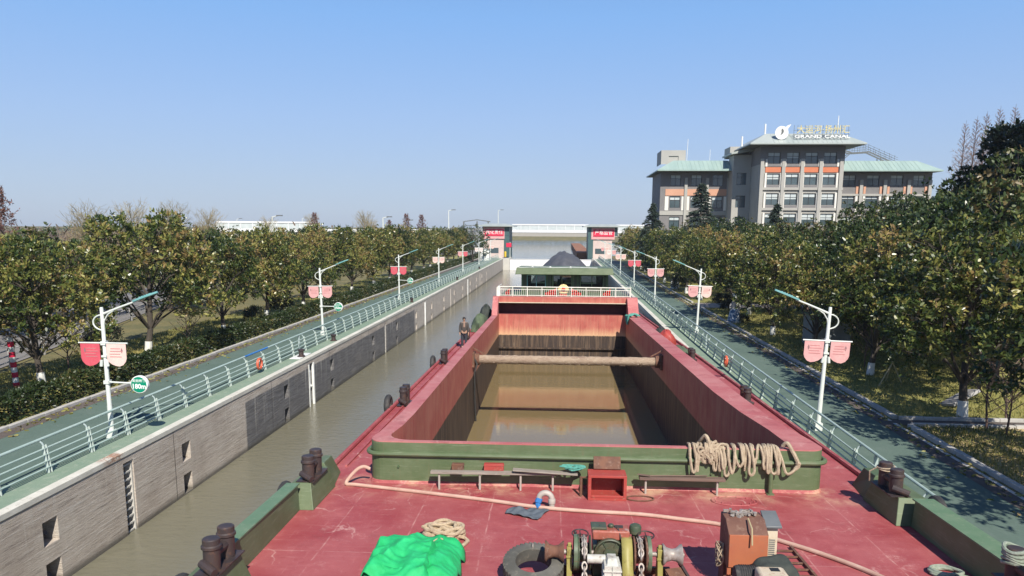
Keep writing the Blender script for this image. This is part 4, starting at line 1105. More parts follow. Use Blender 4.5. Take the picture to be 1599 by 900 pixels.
# ------------------------------------------------------------------ things lying on the foredeck
def polyline_smooth(pts, n=8):
    P = [Vector(p) for p in pts]; out = []
    for i in range(len(P)-1):
        p0 = P[max(i-1,0)]; p1 = P[i]; p2 = P[i+1]; p3 = P[min(i+2,len(P)-1)]
        for j in range(n):
            t = j/n
            out.append(0.5*((2*p1)+(p2-p0)*t+(2*p0-5*p1+4*p2-p3)*t*t+(3*p1-p0-3*p2+p3)*t**3))
    out.append(P[-1]); return out
# long pale hose across the deck
h = MB(); h.tube(polyline_smooth([(-5.34,-0.02,0.34),(-5.5,-0.05,0.40),(-5.68,-0.12,0.30),(-5.85,-0.28,0.06),(-5.6,-0.33,0.045),(-4.6,-0.58,0.045),(-3.49,-0.87,0.045),(-2.3,-1.2,0.045),(-1.29,-1.54,0.05),(-0.2,-1.70,0.045),(0.88,-1.80,0.045),(1.7,-2.02,0.045),(2.45,-2.26,0.045),(3.1,-2.75,0.045),(3.47,-3.09,0.045),(4.0,-3.62,0.045),(4.56,-4.35,0.045),(5.1,-5.4,0.045)]), 0.042, 10)
tag(h.build('deck_hose', 'hose', matrix=onb(0,0,0)), 'long pale pink hose snaking across the whole red foredeck', 'hose')
# coiled rope
c = MB(); pts = []
for i in range(150):
    a = i*0.36; lay = i // 50
    r0 = 0.20 + 0.15*((i % 50)/50.0) + 0.03*math.sin(i*1.3)
    pts.append((r0*1.15*math.cos(a), r0*math.sin(a)*0.95+0.04*math.sin(i*0.21), 0.04 + 0.07*lay + 0.022*math.sin(i*0.9) + 0.04*(1-(i % 50)/50.0)))
pts += [(0.42,-0.15,0.06),(0.46,-0.35,0.04),(0.40,-0.5,0.04)]
c.tube(polyline_smooth(pts, 2), 0.036, 7)
tag(c.build('rope_coil', 'rope', matrix=onb(-3.08,-3.22,0)), 'coil of thick tan rope lying behind the bright green net', 'rope coil')
# heap of green netting
nb = MB(); NX, NY = 70, 50
def sheet(xa, xb, ya, yb, zf, edge):
    vs = []
    for j in range(NY+1):
        for i in range(NX+1):
            u = i/NX; v = j/NY
            x = xa + (xb-xa)*u; y = ya + (yb-ya)*v
            x, y = edge(x, y, u, v)
            vs.append((x, y, zf(x, y, u, v)))
    nb.add(vs, [(j*(NX+1)+i, j*(NX+1)+i+1, (j+1)*(NX+1)+i+1, (j+1)*(NX+1)+i) for j in range(NY) for i in range(NX)])
from mathutils import noise as _nz
def fold(x, y, k, s): return 1 - abs(_nz.noise(Vector((x*k, y*k*0.6, s))))*2.2       # irregular sharp creases
def dome(x, y): return 0.42*max(0.0, 1-abs(x/0.98)**5)**0.8*max(0.0, 1-abs((y+0.25)/1.25)**5)**0.7
def zA(x, y, u, v):
    w = 0.10*fold(x, y, 1.7, 3.1) + 0.05*fold(y, x, 3.9, 8.2) + 0.012*_nz.noise(Vector((x*9, y*9, 1)))
    return max(0.012, dome(x, y) + w*min(1, 8*dome(x, y)) - 0.02)
def eA(x, y, u, v): return x + 0.06*_nz.noise(Vector((0, y*3, 2))), y + 0.10*_nz.noise(Vector((x*2.5, 0, 5))) - 0.10*x
sheet(-0.80, 0.96, -1.5, 0.72, zA, eA)
def zB(x, y, u, v):
    w = 0.11*fold(x, y, 1.6, 6.3) + 0.055*fold(y, x, 3.6, 12.0) + 0.012*_nz.noise(Vector((x*10, y*10, 4)))
    z = dome(x*0.9, y) + 0.07 + w
    if v > 0.93: z -= (v-0.93)*1.1          # rolled fold edge drops onto the sheet below
    return max(0.02, z*min(1.0, 0.25+6*min(u, 1-u, 0.2)))
def eB(x, y, u, v): return x + 0.07*_nz.noise(Vector((1, y*3, 7))), y + 0.14*_nz.noise(Vector((x*2.2, 1, 9))) - 0.22*x
sheet(-1.02, 0.55, -1.5, 0.20, zB, eB)
no = nb.build('net_heap', 'green_net', matrix=onb(-3.36,-4.62,0) @ Matrix.Diagonal((0.84,0.86,0.88,1)), angle=50)
s = no.modifiers.new("thickness", 'SOLIDIFY'); s.thickness = 0.012
tag(no, 'folded heap of bright green netting on the red deck', 'net')
t_ = MB(); t_.tube(polyline_smooth([(0.42,0.42,0.44),(0.40,0.3,0.50),(0.30,0.15,0.47),(0.34,-0.1,0.46),(0.25,-0.4,0.47)]), 0.012, 6)
for q in range(4): t_.ball((0.40+0.03*q,0.36-0.02*q,0.485), 0.025, 6, 4)
t_.build('tie_cord', 'rope', no)
# pipe elbow with blue sleeve, grey cloth
p = thing('vent_elbow', 'grey plastic pipe elbow with a blue strap standing on the red deck', 'vent pipe', matrix=onb(-1.03,-1.5,0))
m = MB(); m.tube([(0.04,0,0),(0.04,0,0.22)]+[(0.04-0.14+0.14*math.cos(R(a)),0,0.22+0.14*math.sin(R(a))) for a in range(15,181,15)]+[(-0.24,0,0.16)], 0.062, 12); m.lathe([(0.075,0.12),(0.08,0.13),(0.08,0.22),(0.075,0.23)],14,Matrix.Translation((0.04,0,0)))
m.build('pipe', 'pvc_grey', p)
m = MB(); m.tube(polyline_smooth([(-0.22,0,0.24),(-0.26,-0.02,0.14),(-0.24,-0.04,0.05),(-0.15,-0.06,0.03)]), [0.075]*8+[0.06]*9+[0.04]*8, 8); m.build('strap', 'blue_plastic', p)
c = MB(); vs = []; N_ = 18
for j in range(N_+1):
    for i in range(N_+1):
        u = i/N_; v = j/N_
        z = 0.02 + 0.16*abs(math.sin(3.0*u+2.2*v))*math.exp(-((u-0.45)**2+(v-0.55)**2)*7) + 0.03*abs(math.sin(11*u-5*v)); 
        ang = 0.4; x = (u-0.5)*0.85; y = (v-0.5)*0.5*(0.4+0.8*u)
        vs.append((x*math.cos(ang)+y*0.4, y-x*0.18, max(z,0.012)))
c.add(vs, [(j*(N_+1)+i, j*(N_+1)+i+1, (j+1)*(N_+1)+i+1, (j+1)*(N_+1)+i) for j in range(N_) for i in range(N_)])
co = c.build('cloth', 'grey_cloth', matrix=onb(-1.55,-1.86,0), angle=80); co.modifiers.new("thickness", 'SOLIDIFY').thickness = 0.01
tag(co, 'crumpled dark grey cloth under the hose beside the pipe elbow', 'cloth')
# plank benches against the coaming
def bench(m, L, label, mt, legs, z=0.38, w=0.16, leg_mat='pvc_grey'):
    t = thing('bench', label, 'bench', matrix=m, group='benches before the coaming')
    b = MB(); b.box(0,L,-w/2,w/2,z,z+0.06); b.build('plank', mt, t, bevel=0.008)
    for x in legs:
        l = MB(); l.tube([(x,-0.02,0),(x,-0.02,z)],0.026,8); l.build('leg', leg_mat, t)
    return t
bench(onb(-3.82,-0.36,0,0.03), 2.95, 'long narrow grey plank bench under the left half of the green coaming', 'plank', (0.2,1.15,2.1,2.85))
bench(onb(1.02,-0.30,0,0.0), 1.95, 'shorter brown plank bench right of the red box', 'plank_brown', (0.15,1.78), 0.34, 0.2)
pl = MB(); pl.mbox((1.5,0.2,0.03), Matrix.Translation((-1.15,-0.36,0.475)) @ Matrix.Rotation(0.05,4,'Y'))
tag(pl.build('board', 'plank', matrix=onb(0,0,0), bevel=0.006), 'loose pale board on the long bench under the green rope', 'board')
g_ = MB(); pts = []
for i in range(70):
    a = i*0.55; pts.append((0.30*math.cos(a)*(0.6+0.4*math.sin(i*0.7)), 0.1*math.sin(a), 0.03+0.09*abs(math.sin(i*0.37))))
g_.tube(polyline_smooth(pts,2), 0.018, 6)
tag(g_.build('rope_tangle', 'green_rope', matrix=onb(-0.52,-0.34,0.50)), 'tangle of sea-green rope on the board beside the red box', 'rope')
for (x,z,w_,h_,mt,lb) in ((-3.2,0.41,0.28,0.14,'rusty_iron','small rusty box on the left bench against the green coaming'),(-2.35,0.43,0.46,0.16,'red_box','small faded red box on the left bench against the green coaming')):
    b = MB(); b.box(-w_/2,w_/2,-0.07,0.07,0,h_); b.box(-w_/2-0.01,w_/2+0.01,-0.08,0.08,h_*0.72,h_*0.8); tag(b.build('tool_box', mt, matrix=onb(x,-0.2,0.44), bevel=0.01), lb, 'box')
# red open-fronted box with its lid behind
rb = thing('deck_box', 'open-fronted red steel box standing on the deck before the coaming', 'box', matrix=onb(0.25,-0.88,0))
b = MB()
b.box(-0.43,0.43,0.0,0.5,0.0,0.07); b.box(-0.43,-0.36,0,0.5,0.07,0.52); b.box(0.36,0.43,0,0.5,0.07,0.52); b.box(-0.43,0.43,0,0.5,0.52,0.575); b.box(-0.36,0.36,0.46,0.5,0.07,0.52)
b.box(-0.36,0.36,-0.012,0.0,0.07,0.12)
b.build('body', 'red_box', rb, bevel=0.008)
b = MB(); b.mbox((0.62,0.05,0.3), Matrix.Translation((0.02,0.52,0.72)) @ Matrix.Rotation(-0.5,4,'X')); b.build('lid', 'rusty_iron', rb, bevel=0.01)
st = MB(); st.tube([(0,0,0),(0,0,0.46)],0.035,8); st.tube([(0,0,0.44),(0.7,0.02,0.52)],0.018,8)
tag(st.build('stanchion', 'rusty_iron', matrix=onb(-0.33,-0.62,0)), 'rusty iron stanchion left of the red box', 'stanchion')
gg = MB(); gg.torus(0.28,0.018,Matrix.Diagonal((1.1,0.6,1,1)),24,6)
tag(gg.build('hoop', 'rusty_iron', matrix=onb(1.0,-0.72,0.02)), 'thin dark iron hoop lying right of the red box', 'hoop')
sh = MB(); sh.tube([(-0.35,0,0),(0.95,0.03,0.02)],0.016,6); sh.add([(-0.35,0.07,0),(-0.62,0.06,0.03),(-0.66,0,0.03),(-0.62,-0.06,0.03),(-0.35,-0.07,0)],[(0,1,2,3,4)])
tag(sh.build('shovel', 'plank_brown', matrix=onb(1.62,-0.3,0.42)), 'long-handled shovel lying on the right bench', 'shovel')
po = MB(); po.tube([(0,0,0),(0,0,0.62)],0.05,10); po.box(-0.08,0.08,-0.08,0.08,0,0.02)
tag(po.build('rope_post', 'boat_green', matrix=onb(4.05,-0.16,0)), 'short green post under the hanging rope at the coaming', 'post')
# big rope hung in loops over the coaming
hr = MB(); pts = []
random.seed(11)
x = 2.18
while x < 4.30:
    low = random.choice((0.50, 0.56, 0.62, 0.46, 0.70)) + random.uniform(-0.05, 0.05); dx = random.uniform(0.02, 0.085)
    o1 = random.uniform(-0.03,0.03); o2 = random.uniform(-0.04,0.04); dep = random.uniform(0.10, 0.24)
    pts += [(x+o1, 0.16+random.uniform(0,.12), ZC+0.05), (x+o1, -0.02, ZC+random.uniform(0.03,0.07)), (x+0.01, -dep*0.8, 0.86), (x+dx*0.7+o2, -dep, low+0.09), (x+dx*1.2, -dep, low), (x+dx*1.8-o2, -dep, low+0.1), (x+dx*2.0, -dep*0.8, 0.84), (x+dx*2+o1, -0.03, ZC+0.05)]
    x += dx*1.1 + random.uniform(0.015,0.09)*(3.0 if random.random() < 0.12 else 1.0)
pts += [(4.30,-0.1,0.8),(4.36,-0.2,0.55),(4.46,-0.2,0.52),(4.60,-0.18,0.66),(4.62,-0.14,0.84),(4.5,-0.02,1.08),(4.42,0.15,1.08)]
hr.tube(polyline_smooth(pts,5), 0.033, 6)
for k_ in range(3):
    ex = []
    for j in range(34):
        a_ = j*(0.62+0.09*k_)+k_; ex.append((2.60+0.12*k_+0.27*math.cos(a_)*(0.6+0.4*math.sin(j+k_)), 0.06-0.2*abs(math.sin(a_*0.5)), 0.95+0.25*math.sin(a_)*(0.7+0.4*math.cos(j*1.7+k_))))
    hr.tube(polyline_smooth(ex,3), 0.034, 6)
hr.tube(polyline_smooth([(2.45,0.25,1.08),(2.5,0.1,1.22),(2.56,0.0,1.32),(2.62,-0.08,1.2),(2.66,-0.16,0.95)]), 0.045, 6)
hr.tube(polyline_smooth([(4.34,0.05,1.10),(4.42,-0.03,1.19),(4.52,-0.1,1.02),(4.62,-0.16,0.82),(4.66,-0.16,0.7),(4.58,-0.17,0.62),(4.66,-0.18,0.74),(4.6,-0.2,0.78)]), 0.045, 7)
tag(hr.build('hanging_rope', 'old_rope', matrix=onb(0,0,0)), 'thick frayed beige rope hung in many loops over the green coaming', 'rope')
# green rope over the right coaming at the after end, small things on side decks
gr_ = MB(); pts = []
for j in range(60):
    a = j*0.5; pts.append((4.62+0.36*math.cos(a)*(0.7+0.3*math.sin(j*0.9)), 33.6+0.3*math.sin(a*0.7), ZC+0.1+0.13*abs(math.sin(j*0.5))))
for j in range(10): pts += [(4.25-0.02*j, 33.4+0.07*j, ZC+0.1),(4.16,33.4+0.07*j,0.55+0.03*(j%3)),(4.2,33.45+0.07*j,ZC+0.05)]
gr_.tube(polyline_smooth(pts,2), 0.04, 6)
tag(gr_.build('rope_heap', 'green_rope', matrix=onb(0,0,0)), 'teal rope heaped over the right coaming near the stern railing', 'rope')
def bundle(m, sx, sy, sz, mat, label, cat, name, seed):
    random.seed(seed); b = MB(); vs = []; n1, n2 = 18, 9
    for j in range(n2+1):
        ph = math.pi*0.5*j/n2
        for i in range(n1):
            a = 2*math.pi*i/n1; k_ = 1+0.13*math.sin(a*3+j*0.8+seed)+0.08*math.sin(a*7+seed*2)
            vs.append((sx*k_*math.cos(a)*math.cos(ph), sy*k_*math.sin(a)*math.cos(ph), sz*(math.sin(ph)+0.06*math.sin(a*5+j))))
    b.add(vs, [(j*n1+i, j*n1+(i+1)%n1, (j+1)*n1+(i+1)%n1, (j+1)*n1+i) for j in range(n2) for i in range(n1)])
    return tag(b.build(name, mat, matrix=m, angle=80), label, cat)
bundle(onb(-6.0,33.4,0), 0.55, 1.6, 1.15, 'tarp_green', 'green tarpaulin bundle on the left side deck near the stern', 'tarpaulin', 'tarp_bundle', 3)
bundle(onb(-5.9,37.2,0), 0.6, 1.2, 1.5, 'black_cloth', 'dark covered bundle on the left side deck beside the stern railing', 'tarpaulin', 'tarp_bundle', 5)
bundle(onb(5.9,27.5,0), 0.5, 0.7, 0.85, 'red_box', 'red covered bundle on the right side deck beside the hold', 'tarpaulin', 'tarp_bundle', 8)
bundle(onb(5.9,30.0,0), 0.45, 1.0, 0.7, 'black_cloth', 'dark covered bundle on the right side deck behind the red one', 'tarpaulin', 'tarp_bundle', 9)
bundle(onb(5.9,22.5,0), 0.5, 2.0, 0.5, 'tarp_green', 'low green net bundle on the right side deck', 'tarpaulin', 'tarp_bundle', 12)
tyre_fender(onb(-6.7,31.0,0.2), 'black tyre fender before the green tarpaulin bundle', 0.28)
# festive paper decorations behind the white railing
fr_ = thing('festive_rosette', 'red and yellow festive rosette hung behind the middle of the white railing', 'decoration', matrix=onb(-0.22,36.1,2.3))
m = MB()
for a in range(0,360,30): m.ball((0.27*math.cos(R(a)),0,0.45+0.27*math.sin(R(a))), (0.13,0.05,0.13), 8, 6)
m.tube([(-0.4,0,0.62),(-0.2,0,0.5),(0,0,0.45),(0.2,0,0.5),(0.4,0,0.62)],0.05,6)
m.build('petals', 'festive_yellow', fr_)
m = MB(); m.ball((0,-0.04,0.42),(0.16,0.06,0.14),10,6); m.box(-0.26,0.26,-0.03,0.03,0,0.24); m.build('centre', 'festive_red', fr_)
def swag(x, w_, flip, label):
    m = MB(); vs = []; K = 14
    for j in range(7):
        for i in range(K+1):
            u = i/K; v = j/6; zz = 0.55*(1-v)*(0.5+0.5*(u if flip else 1-u)) - 0.02
            vs.append((w_*(u-0.5), 0.05*math.sin(u*16), max(zz,0.0)+0.02))
    m.add(vs, [(j*(K+1)+i, j*(K+1)+i+1,(j+1)*(K+1)+i+1,(j+1)*(K+1)+i) for j in range(6) for i in range(K)])
    o = m.build('festive_cloth', 'festive_red', matrix=onb(x,36.15,2.27), angle=80); o.modifiers.new('thickness','SOLIDIFY').thickness = 0.02
    return tag(o, label, 'decoration')
swag(-1.15,0.8,True,'red festive cloth left of the yellow rosette behind the white railing')
swag(0.72,0.7,False,'red festive cloth right of the yellow rosette behind the white railing')
swag(2.9,0.55,True,'red festive cloth near the right end of the white railing')
swag(-4.25,0.35,True,'small red festive cloth at the left end of the white railing')

# ------------------------------------------------------------------ anchor winch
wn = thing('anchor_winch', 'twin-drum anchor winch with diesel engine, red tank and chains on the foredeck', 'winch', matrix=onb(0,-5.05,0))
RY = Matrix.Rotation(R(90), 4, 'Y')
b = MB(); b.box(-0.98,1.05,-0.75,-0.67,0.0,0.14); b.box(-0.98,1.05,0.4,0.48,0.0,0.14)
for x in (-0.98,-0.4,0.35,0.95): b.box(x,x+0.09,-0.66,0.39,0,0.12)
b.build('bed_frame', 'rusty_iron', wn, bevel=0.006)
s = MB(); s.tube([(-1.1,0,0.56),(1.2,0,0.56)],0.04,12); s.build('shaft', 'worn_iron', wn)
for x, mt, k in ((-0.95,'rusty_iron',1),(1.0,'worn_iron',1)):
    m = MB(); m.lathe([(0.04,-0.16),(0.17,-0.16),(0.18,-0.14),(0.12,-0.09),(0.095,0.0),(0.11,0.07),(0.175,0.14),(0.18,0.16),(0.04,0.16)], 22, Matrix.Translation((x,0,0.56)) @ RY, cap=False)
    m.build('warping_drum', mt, wn)
for x in (-0.70,0.80):
    m = MB()
    M_ = Matrix(((0,0,1,x-0.045),(1,0,0,0),(0,1,0,0),(0,0,0,1)))
    m.prism([(-0.16,0.02),(0.16,0.02),(0.075,0.48),(0.075,0.66),(-0.075,0.66),(-0.075,0.48)], 0.09, M_)
    m.box(x-0.055,x+0.055,-0.09,0.09,0.48,0.52); m.box(x-0.03,x+0.03,-0.02,0.02,0.66,0.72)
    m.build('bearing_stand', 'olive_paint', wn, bevel=0.008)
def chain(x, wn):
    c = MB(); i = 0
    path = [(0.28*math.cos(R(a)), 0.56+0.24*math.sin(R(a))) for a in range(20, 176, 13)] + [(-0.32-0.04*j, 0.46-0.07*j) for j in range(6)]
    for j, (y, z) in enumerate(path):
        y2, z2 = path[min(j+1, len(path)-1)]; 
        d = Vector((0, y2-y, z2-z)) if j < len(path)-1 else Vector((0,-0.4,-0.7))
        d.normalize(); side = Vector((1,0,0)); nrm = d.cross(side)
        if j % 2: side, nrm = nrm, side
        M_ = Matrix(((d.x,side.x,nrm.x,x),(d.y,side.y,nrm.y,y),(d.z,side.z,nrm.z,z),(0,0,0,1)))
        c.torus(0.045,0.017,M_ @ Matrix.Diagonal((1.35,0.85,1,1)),12,6)
    return c.build('chain', 'worn_iron', wn)
for x in (-0.44,0.48):
    m = MB(); M_ = Matrix.Translation((x,0,0.56)) @ RY
    m.lathe([(0.05,-0.13),(0.28,-0.13),(0.29,-0.12),(0.28,-0.10),(0.16,-0.095),(0.16,0.06),(0.28,0.065),(0.29,0.08),(0.28,0.095),(0.05,0.095)], 26, M_, cap=False)
    m.build('chain_wheel', 'machine_green' if x < 0 else 'rusty_iron', wn)
    o_ = MB(); o_.lathe([(0.27,-0.03),(0.295,-0.03),(0.295,0.03),(0.27,0.03)],26,Matrix.Translation((x+(0.13 if x>0 else -0.16),0,0.56)) @ RY, cap=False); o_.build('brake_band', 'brake_green', wn)
    chain(x-0.02, wn)
    hw_ = MB(); c_ = (x-0.08 if x<0 else x+0.10, 0.14, 0.83)
    hw_.torus(0.135,0.012,Matrix.Translation(c_) @ Matrix.Rotation(R(8),4,'X'),22,6)
    for a in (90,210,330): hw_.tube([(c_[0],c_[1],c_[2]-0.01),(c_[0]+0.132*math.cos(R(a)),c_[1]+0.132*math.sin(R(a)),c_[2])],0.009,6)
    hw_.tube([(c_[0],c_[1],c_[2]),(c_[0]+0.03,c_[1]-0.02,0.4)],0.015,8)
    hw_.build('brake_handwheel', 'dark_steel', wn)
# engine: crankcase, flywheel facing the camera, cooling hopper with red fuel tank on top
e = MB(); e.box(-0.3,0.28,0.0,0.5,0.14,0.62); e.box(-0.22,0.2,0.05,0.45,0.62,0.72); e.build('engine_block', 'machine_green', wn, bevel=0.02)
f_ = MB(); M_ = Matrix.Translation((-0.03,-0.03,0.56)) @ Matrix.Rotation(R(90),4,'X')
f_.lathe([(0.0,-0.04),(0.255,-0.04),(0.265,-0.02),(0.265,0.05),(0.25,0.06),(0.225,0.045),(0.21,0.02),(0.12,0.025),(0.11,0.06),(0.06,0.065),(0.05,0.09),(0.0,0.09)], 30, M_, cap=False)
for a in range(0,360,60): f_.mbox((0.12,0.02,0.02), M_ @ Matrix.Rotation(R(a),4,'Z') @ Matrix.Translation((0.165,0,0.03)))
f_.build('flywheel', 'machine_green', wn)
tk = MB(); tk.box(-0.32,0.30,0.02,0.36,0.76,0.93); tk.build('fuel_tank', 'machine_red', wn, bevel=0.03)
tc = MB(); tc.box(-0.34,-0.08,0.05,0.33,0.93,0.975); tc.lathe([(0.05,0.93),(0.05,0.98),(0.03,0.99)],12,Matrix.Translation((0.0,0.2,0))); tc.build('radiator_lid', 'machine_green', wn, bevel=0.012)
sl_ = MB(); sl_.box(0.06,0.20,0.16,0.24,0.931,0.955); sl_.build('tank_handle', 'black_rubber', wn)
ac = MB(); ac.lathe([(0.06,0.70),(0.06,0.78),(0.10,0.80),(0.105,0.9),(0.09,0.94),(0.04,0.965)],18,Matrix.Translation((0.42,0.3,0))); ac.build('air_cleaner', 'machine_green', wn)
# broad olive belt guard
bg_ = MB(); path = [(0.30,0.22),(0.27,0.55),(0.20,0.72),(0.08,0.83),(-0.08,0.83),(-0.22,0.72),(-0.34,0.5),(-0.6,0.12)]
vs = []
for (y,z) in path: vs += [(0.15,y,z),(0.325,y,z)]
bg_.add(vs, [(2*i,2*i+1,2*i+3,2*i+2) for i in range(len(path)-1)])
bo = bg_.build('belt_guard', 'olive_paint', wn); bo.modifiers.new('thickness','SOLIDIFY').thickness = 0.02
gb = MB(); gb.box(-0.16,0.10,-0.62,-0.22,0.05,0.60); gb.add([(-0.12,-0.6,0.6),(0.06,-0.6,0.6),(0.06,-0.25,0.6),(-0.12,-0.25,0.6),(-0.10,-0.5,0.68),(0.04,-0.5,0.68),(0.04,-0.3,0.68),(-0.10,-0.3,0.68)],[(4,5,6,7),(0,1,5,4),(1,2,6,5),(2,3,7,6),(3,0,4,7)])
for k_ in range(5): gb.box(-0.18,0.12,-0.64,-0.2,0.12+0.095*k_,0.15+0.095*k_)
gb.box(-0.035,-0.02,-0.645,-0.2,0.1,0.6)
gb.tube([(-0.42,-0.28,0.57),(-0.12,-0.28,0.57)],0.075,14)
gb.build('gear_case', 'machine_white', wn, bevel=0.008)
lv = MB(); lv.tube([(-0.62,0.1,0.3),(-0.58,0.14,0.72),(-0.6,0.2,0.8)],0.015,6); lv.ball((-0.6,0.2,0.82),0.03,8,5); lv.tube([(-0.2,0.15,0.98),(-0.18,0.12,0.6)],0.01,6); lv.tube([(0.1,0.1,0.99),(0.16,-0.05,0.8),(0.3,-0.05,0.7)],0.01,6)
lv.build('lever', 'dark_steel', wn)
br = MB(); br.bar((1.0,-0.1,0.36),(1.3,-0.9,0.02),0.28,0.03); br.build('chute_plate', 'rusty_iron', wn)
br = MB(); br.bar((1.14,0.05,0.4),(1.42,-0.6,0.03),0.05,0.05); br.build('brace', 'dark_steel', wn)

# tyre on the deck
def tread(mb, R0, w, m):
    prof = []
    for a, r in ((-1,0.62),(-1.0,0.78),(-0.92,0.92),(-0.72,1.0),(0,1.02),(0.72,1.0),(0.92,0.92),(1.0,0.78),(1,0.62)): prof.append((r*R0, a*w/2))
    prof += [(0.60*R0, 0.9*w/2),(0.60*R0,-0.9*w/2),(0.62*R0,-1*w/2)]
    mb.lathe(prof, 40, m, cap=False)
ty = MB(); M_ = Matrix.Rotation(R(15),4,'X')
tread(ty, 0.50, 0.27, M_)
for i in range(40):
    a = 2*math.pi*i/40
    for s_ in (-1,1):
        ty.mbox((0.03,0.055,0.11), M_ @ Matrix.Rotation(a,4,'Z') @ Matrix.Translation((0.497,0,0.055*s_)) @ Matrix.Rotation(0.4*s_,4,'X'))
tag(ty.build('tyre', 'tyre_rubber', matrix=onb(-1.30,-5.05,0.28)), 'big worn truck tyre lying flat on the deck left of the winch', 'tyre')
hk = MB(); hk.torus(0.05,0.015,Matrix.Translation((-0.02,0.32,0.21)) @ RY,12,6); hk.tube([(0.0,0.34,0.2),(0.1,0.36,0.17),(0.14,0.3,0.16)],0.02,6)
tag(hk.build('shackle', 'worn_iron', matrix=onb(-1.30,-5.05,0.29)), 'small iron shackle lying on top of the truck tyre', 'shackle')

# control cabinet
cb_ = thing('control_cabinet', 'tall orange-brown steel control cabinet with sloping top right of the winch', 'cabinet', matrix=onb(2.2,-4.95,0))
c = MB()
M_ = Matrix(((0,0,1,-0.32),(1,0,0,0),(0,1,0,0),(0,0,0,1)))
c.prism([(0.36,0.0),(0.36,1.17),(0.02,1.17),(-0.24,1.0),(-0.24,0.42),(0.02,0.42),(0.02,0.0)], 0.64, M_)
c.build('body', 'cabinet_brown', cb_, bevel=0.01)
d = MB(); d.quad((-0.31,-0.247,0.44),(0.31,-0.247,0.44),(0.31,-0.247,0.995),(-0.31,-0.247,0.995)); d.box(-0.31,0.31,-0.262,-0.248,0.44,0.995); d.build('front_panel', 'cabinet_orange', cb_, bevel=0.006)
for q_ in (-0.32, 0.26):
    l_ = MB(); l_.box(q_,q_+0.06,-0.24,-0.18,0,0.42); l_.build('leg', 'cabinet_orange', cb_)
st = MB(); st.tube([(0.03,-0.05,1.2),(0.03,-0.30,1.12),(0.035,-0.34,0.86)],0.014,6); st.build('rod', 'bamboo', cb_)
jk = MB(); random.seed(21)
for i in range(26): jk.mbox((random.uniform(.03,.14),random.uniform(.02,.06),random.uniform(.015,.05)), Matrix.Translation((random.uniform(-0.27,0.2),random.uniform(0.08,0.32),1.185+random.uniform(0,0.04))) @ Matrix.Rotation(random.uniform(0,3),4,'Z') @ Matrix.Rotation(random.uniform(-.3,.3),4,'X'))
jk.tube([(-0.1,0.1,1.2),(0.0,0.2,1.25),(0.15,0.15,1.22),(0.2,0.25,1.2)],0.012,6)
tag(jk.build('tool_pile', 'worn_iron', matrix=onb(2.2,-4.95,0)), 'jumble of small rusty tools on top of the orange control cabinet', 'tools')
c2 = thing('meter_box', 'narrow cream meter box with grey sloped lid on the right side of the cabinet', 'meter box', matrix=onb(2.64,-4.86,0))
m = MB(); m.box(-0.09,0.09,-0.12,0.14,0.0,1.05); m.build('body', 'cabinet_cream', c2, bevel=0.01)
m = MB(); m.add([(-0.13,-0.2,1.06),(0.13,-0.2,1.06),(0.13,0.18,1.2),(-0.13,0.18,1.2),(-0.13,-0.2,1.1),(0.13,-0.2,1.1),(0.13,0.18,1.24),(-0.13,0.18,1.24)],[(3,2,1,0),(4,5,6,7),(0,1,5,4),(1,2,6,5),(2,3,7,6),(3,0,4,7)]); m.build('lid', 'grey_lid', c2, bevel=0.01)
m = MB()
for k_ in range(9): m.box(-0.05,0.05,-0.127,-0.12,0.55+0.035*k_,0.565+0.035*k_)
m.build('vent_slots', 'grey_lid', c2)
cc = MB(); random.seed(5); pts = []
for j in range(90):
    a = j*0.42; pts.append((0.05*math.sin(j*0.9)+0.0, 0.13*math.cos(a)*(0.7+0.3*math.sin(j*0.31)), 0.42+0.22*math.sin(a)*(0.8+0.2*math.cos(j*0.77))))
cc.tube(polyline_smooth(pts,2), 0.009, 5)
tag(cc.build('cable_coil', 'old_rope', matrix=onb(1.81,-4.9,0.12)), 'loose coil of thin cable hung on the left side of the control cabinet', 'cable')
# covered motor, cream tank, crate, ladder
mo = MB(); mo.lathe([(0.0,-0.22),(0.15,-0.22),(0.17,-0.18),(0.17,0.12),(0.12,0.16),(0.11,0.24),(0.0,0.24)],22,Matrix.Translation((0,0,0.5)) @ RY, cap=False)
for k_ in range(8): mo.torus(0.172,0.008,Matrix.Translation((-0.14+0.035*k_,0,0.5)) @ RY,22,5)
mo.box(-0.2,0.2,-0.12,0.12,0,0.36)
tag(mo.build('motor', 'black_rubber', matrix=onb(2.1,-5.65,0)), 'black ribbed electric motor below the orange cabinet front', 'motor')
tp_ = MB(); vs = []; N_ = 20
for j in range(N_+1):
    for i in range(N_+1):
        u, v = i/N_, j/N_
        e_ = max(0, 1-abs(2*u-1)**3)*max(0, 1-abs(2*v-1)**3)
        vs.append((-0.34+0.7*u+0.02*math.sin(9*v), -0.28+0.55*v, 0.34+0.38*e_**0.6+0.03*math.sin(8*u+3*v)+0.02*math.sin(15*v)))
tp_.add(vs, [(j*(N_+1)+i, j*(N_+1)+i+1,(j+1)*(N_+1)+i+1,(j+1)*(N_+1)+i) for j in range(N_) for i in range(N_)])
to = tp_.build('black_cover', 'black_cloth', matrix=onb(2.52,-5.5,0.06), angle=80); to.modifiers.new('thickness','SOLIDIFY').thickness = 0.012
tag(to, 'black waterproof cloth draped over machinery in front of the cabinet', 'cover')
bs = MB(); bs.box(-0.3,0.3,-0.2,0.2,0,0.5)
for x in (-0.24,0.24): bs.box(x-0.03,x+0.03,-0.215,-0.2,0.02,0.48)
bs.box(-0.3,0.3,-0.215,-0.2,0.2,0.24)
tag(bs.build('pump_box', 'black_rubber', matrix=onb(2.52,-5.5,0), bevel=0.01), 'black pump housing under the waterproof cloth', 'pump')
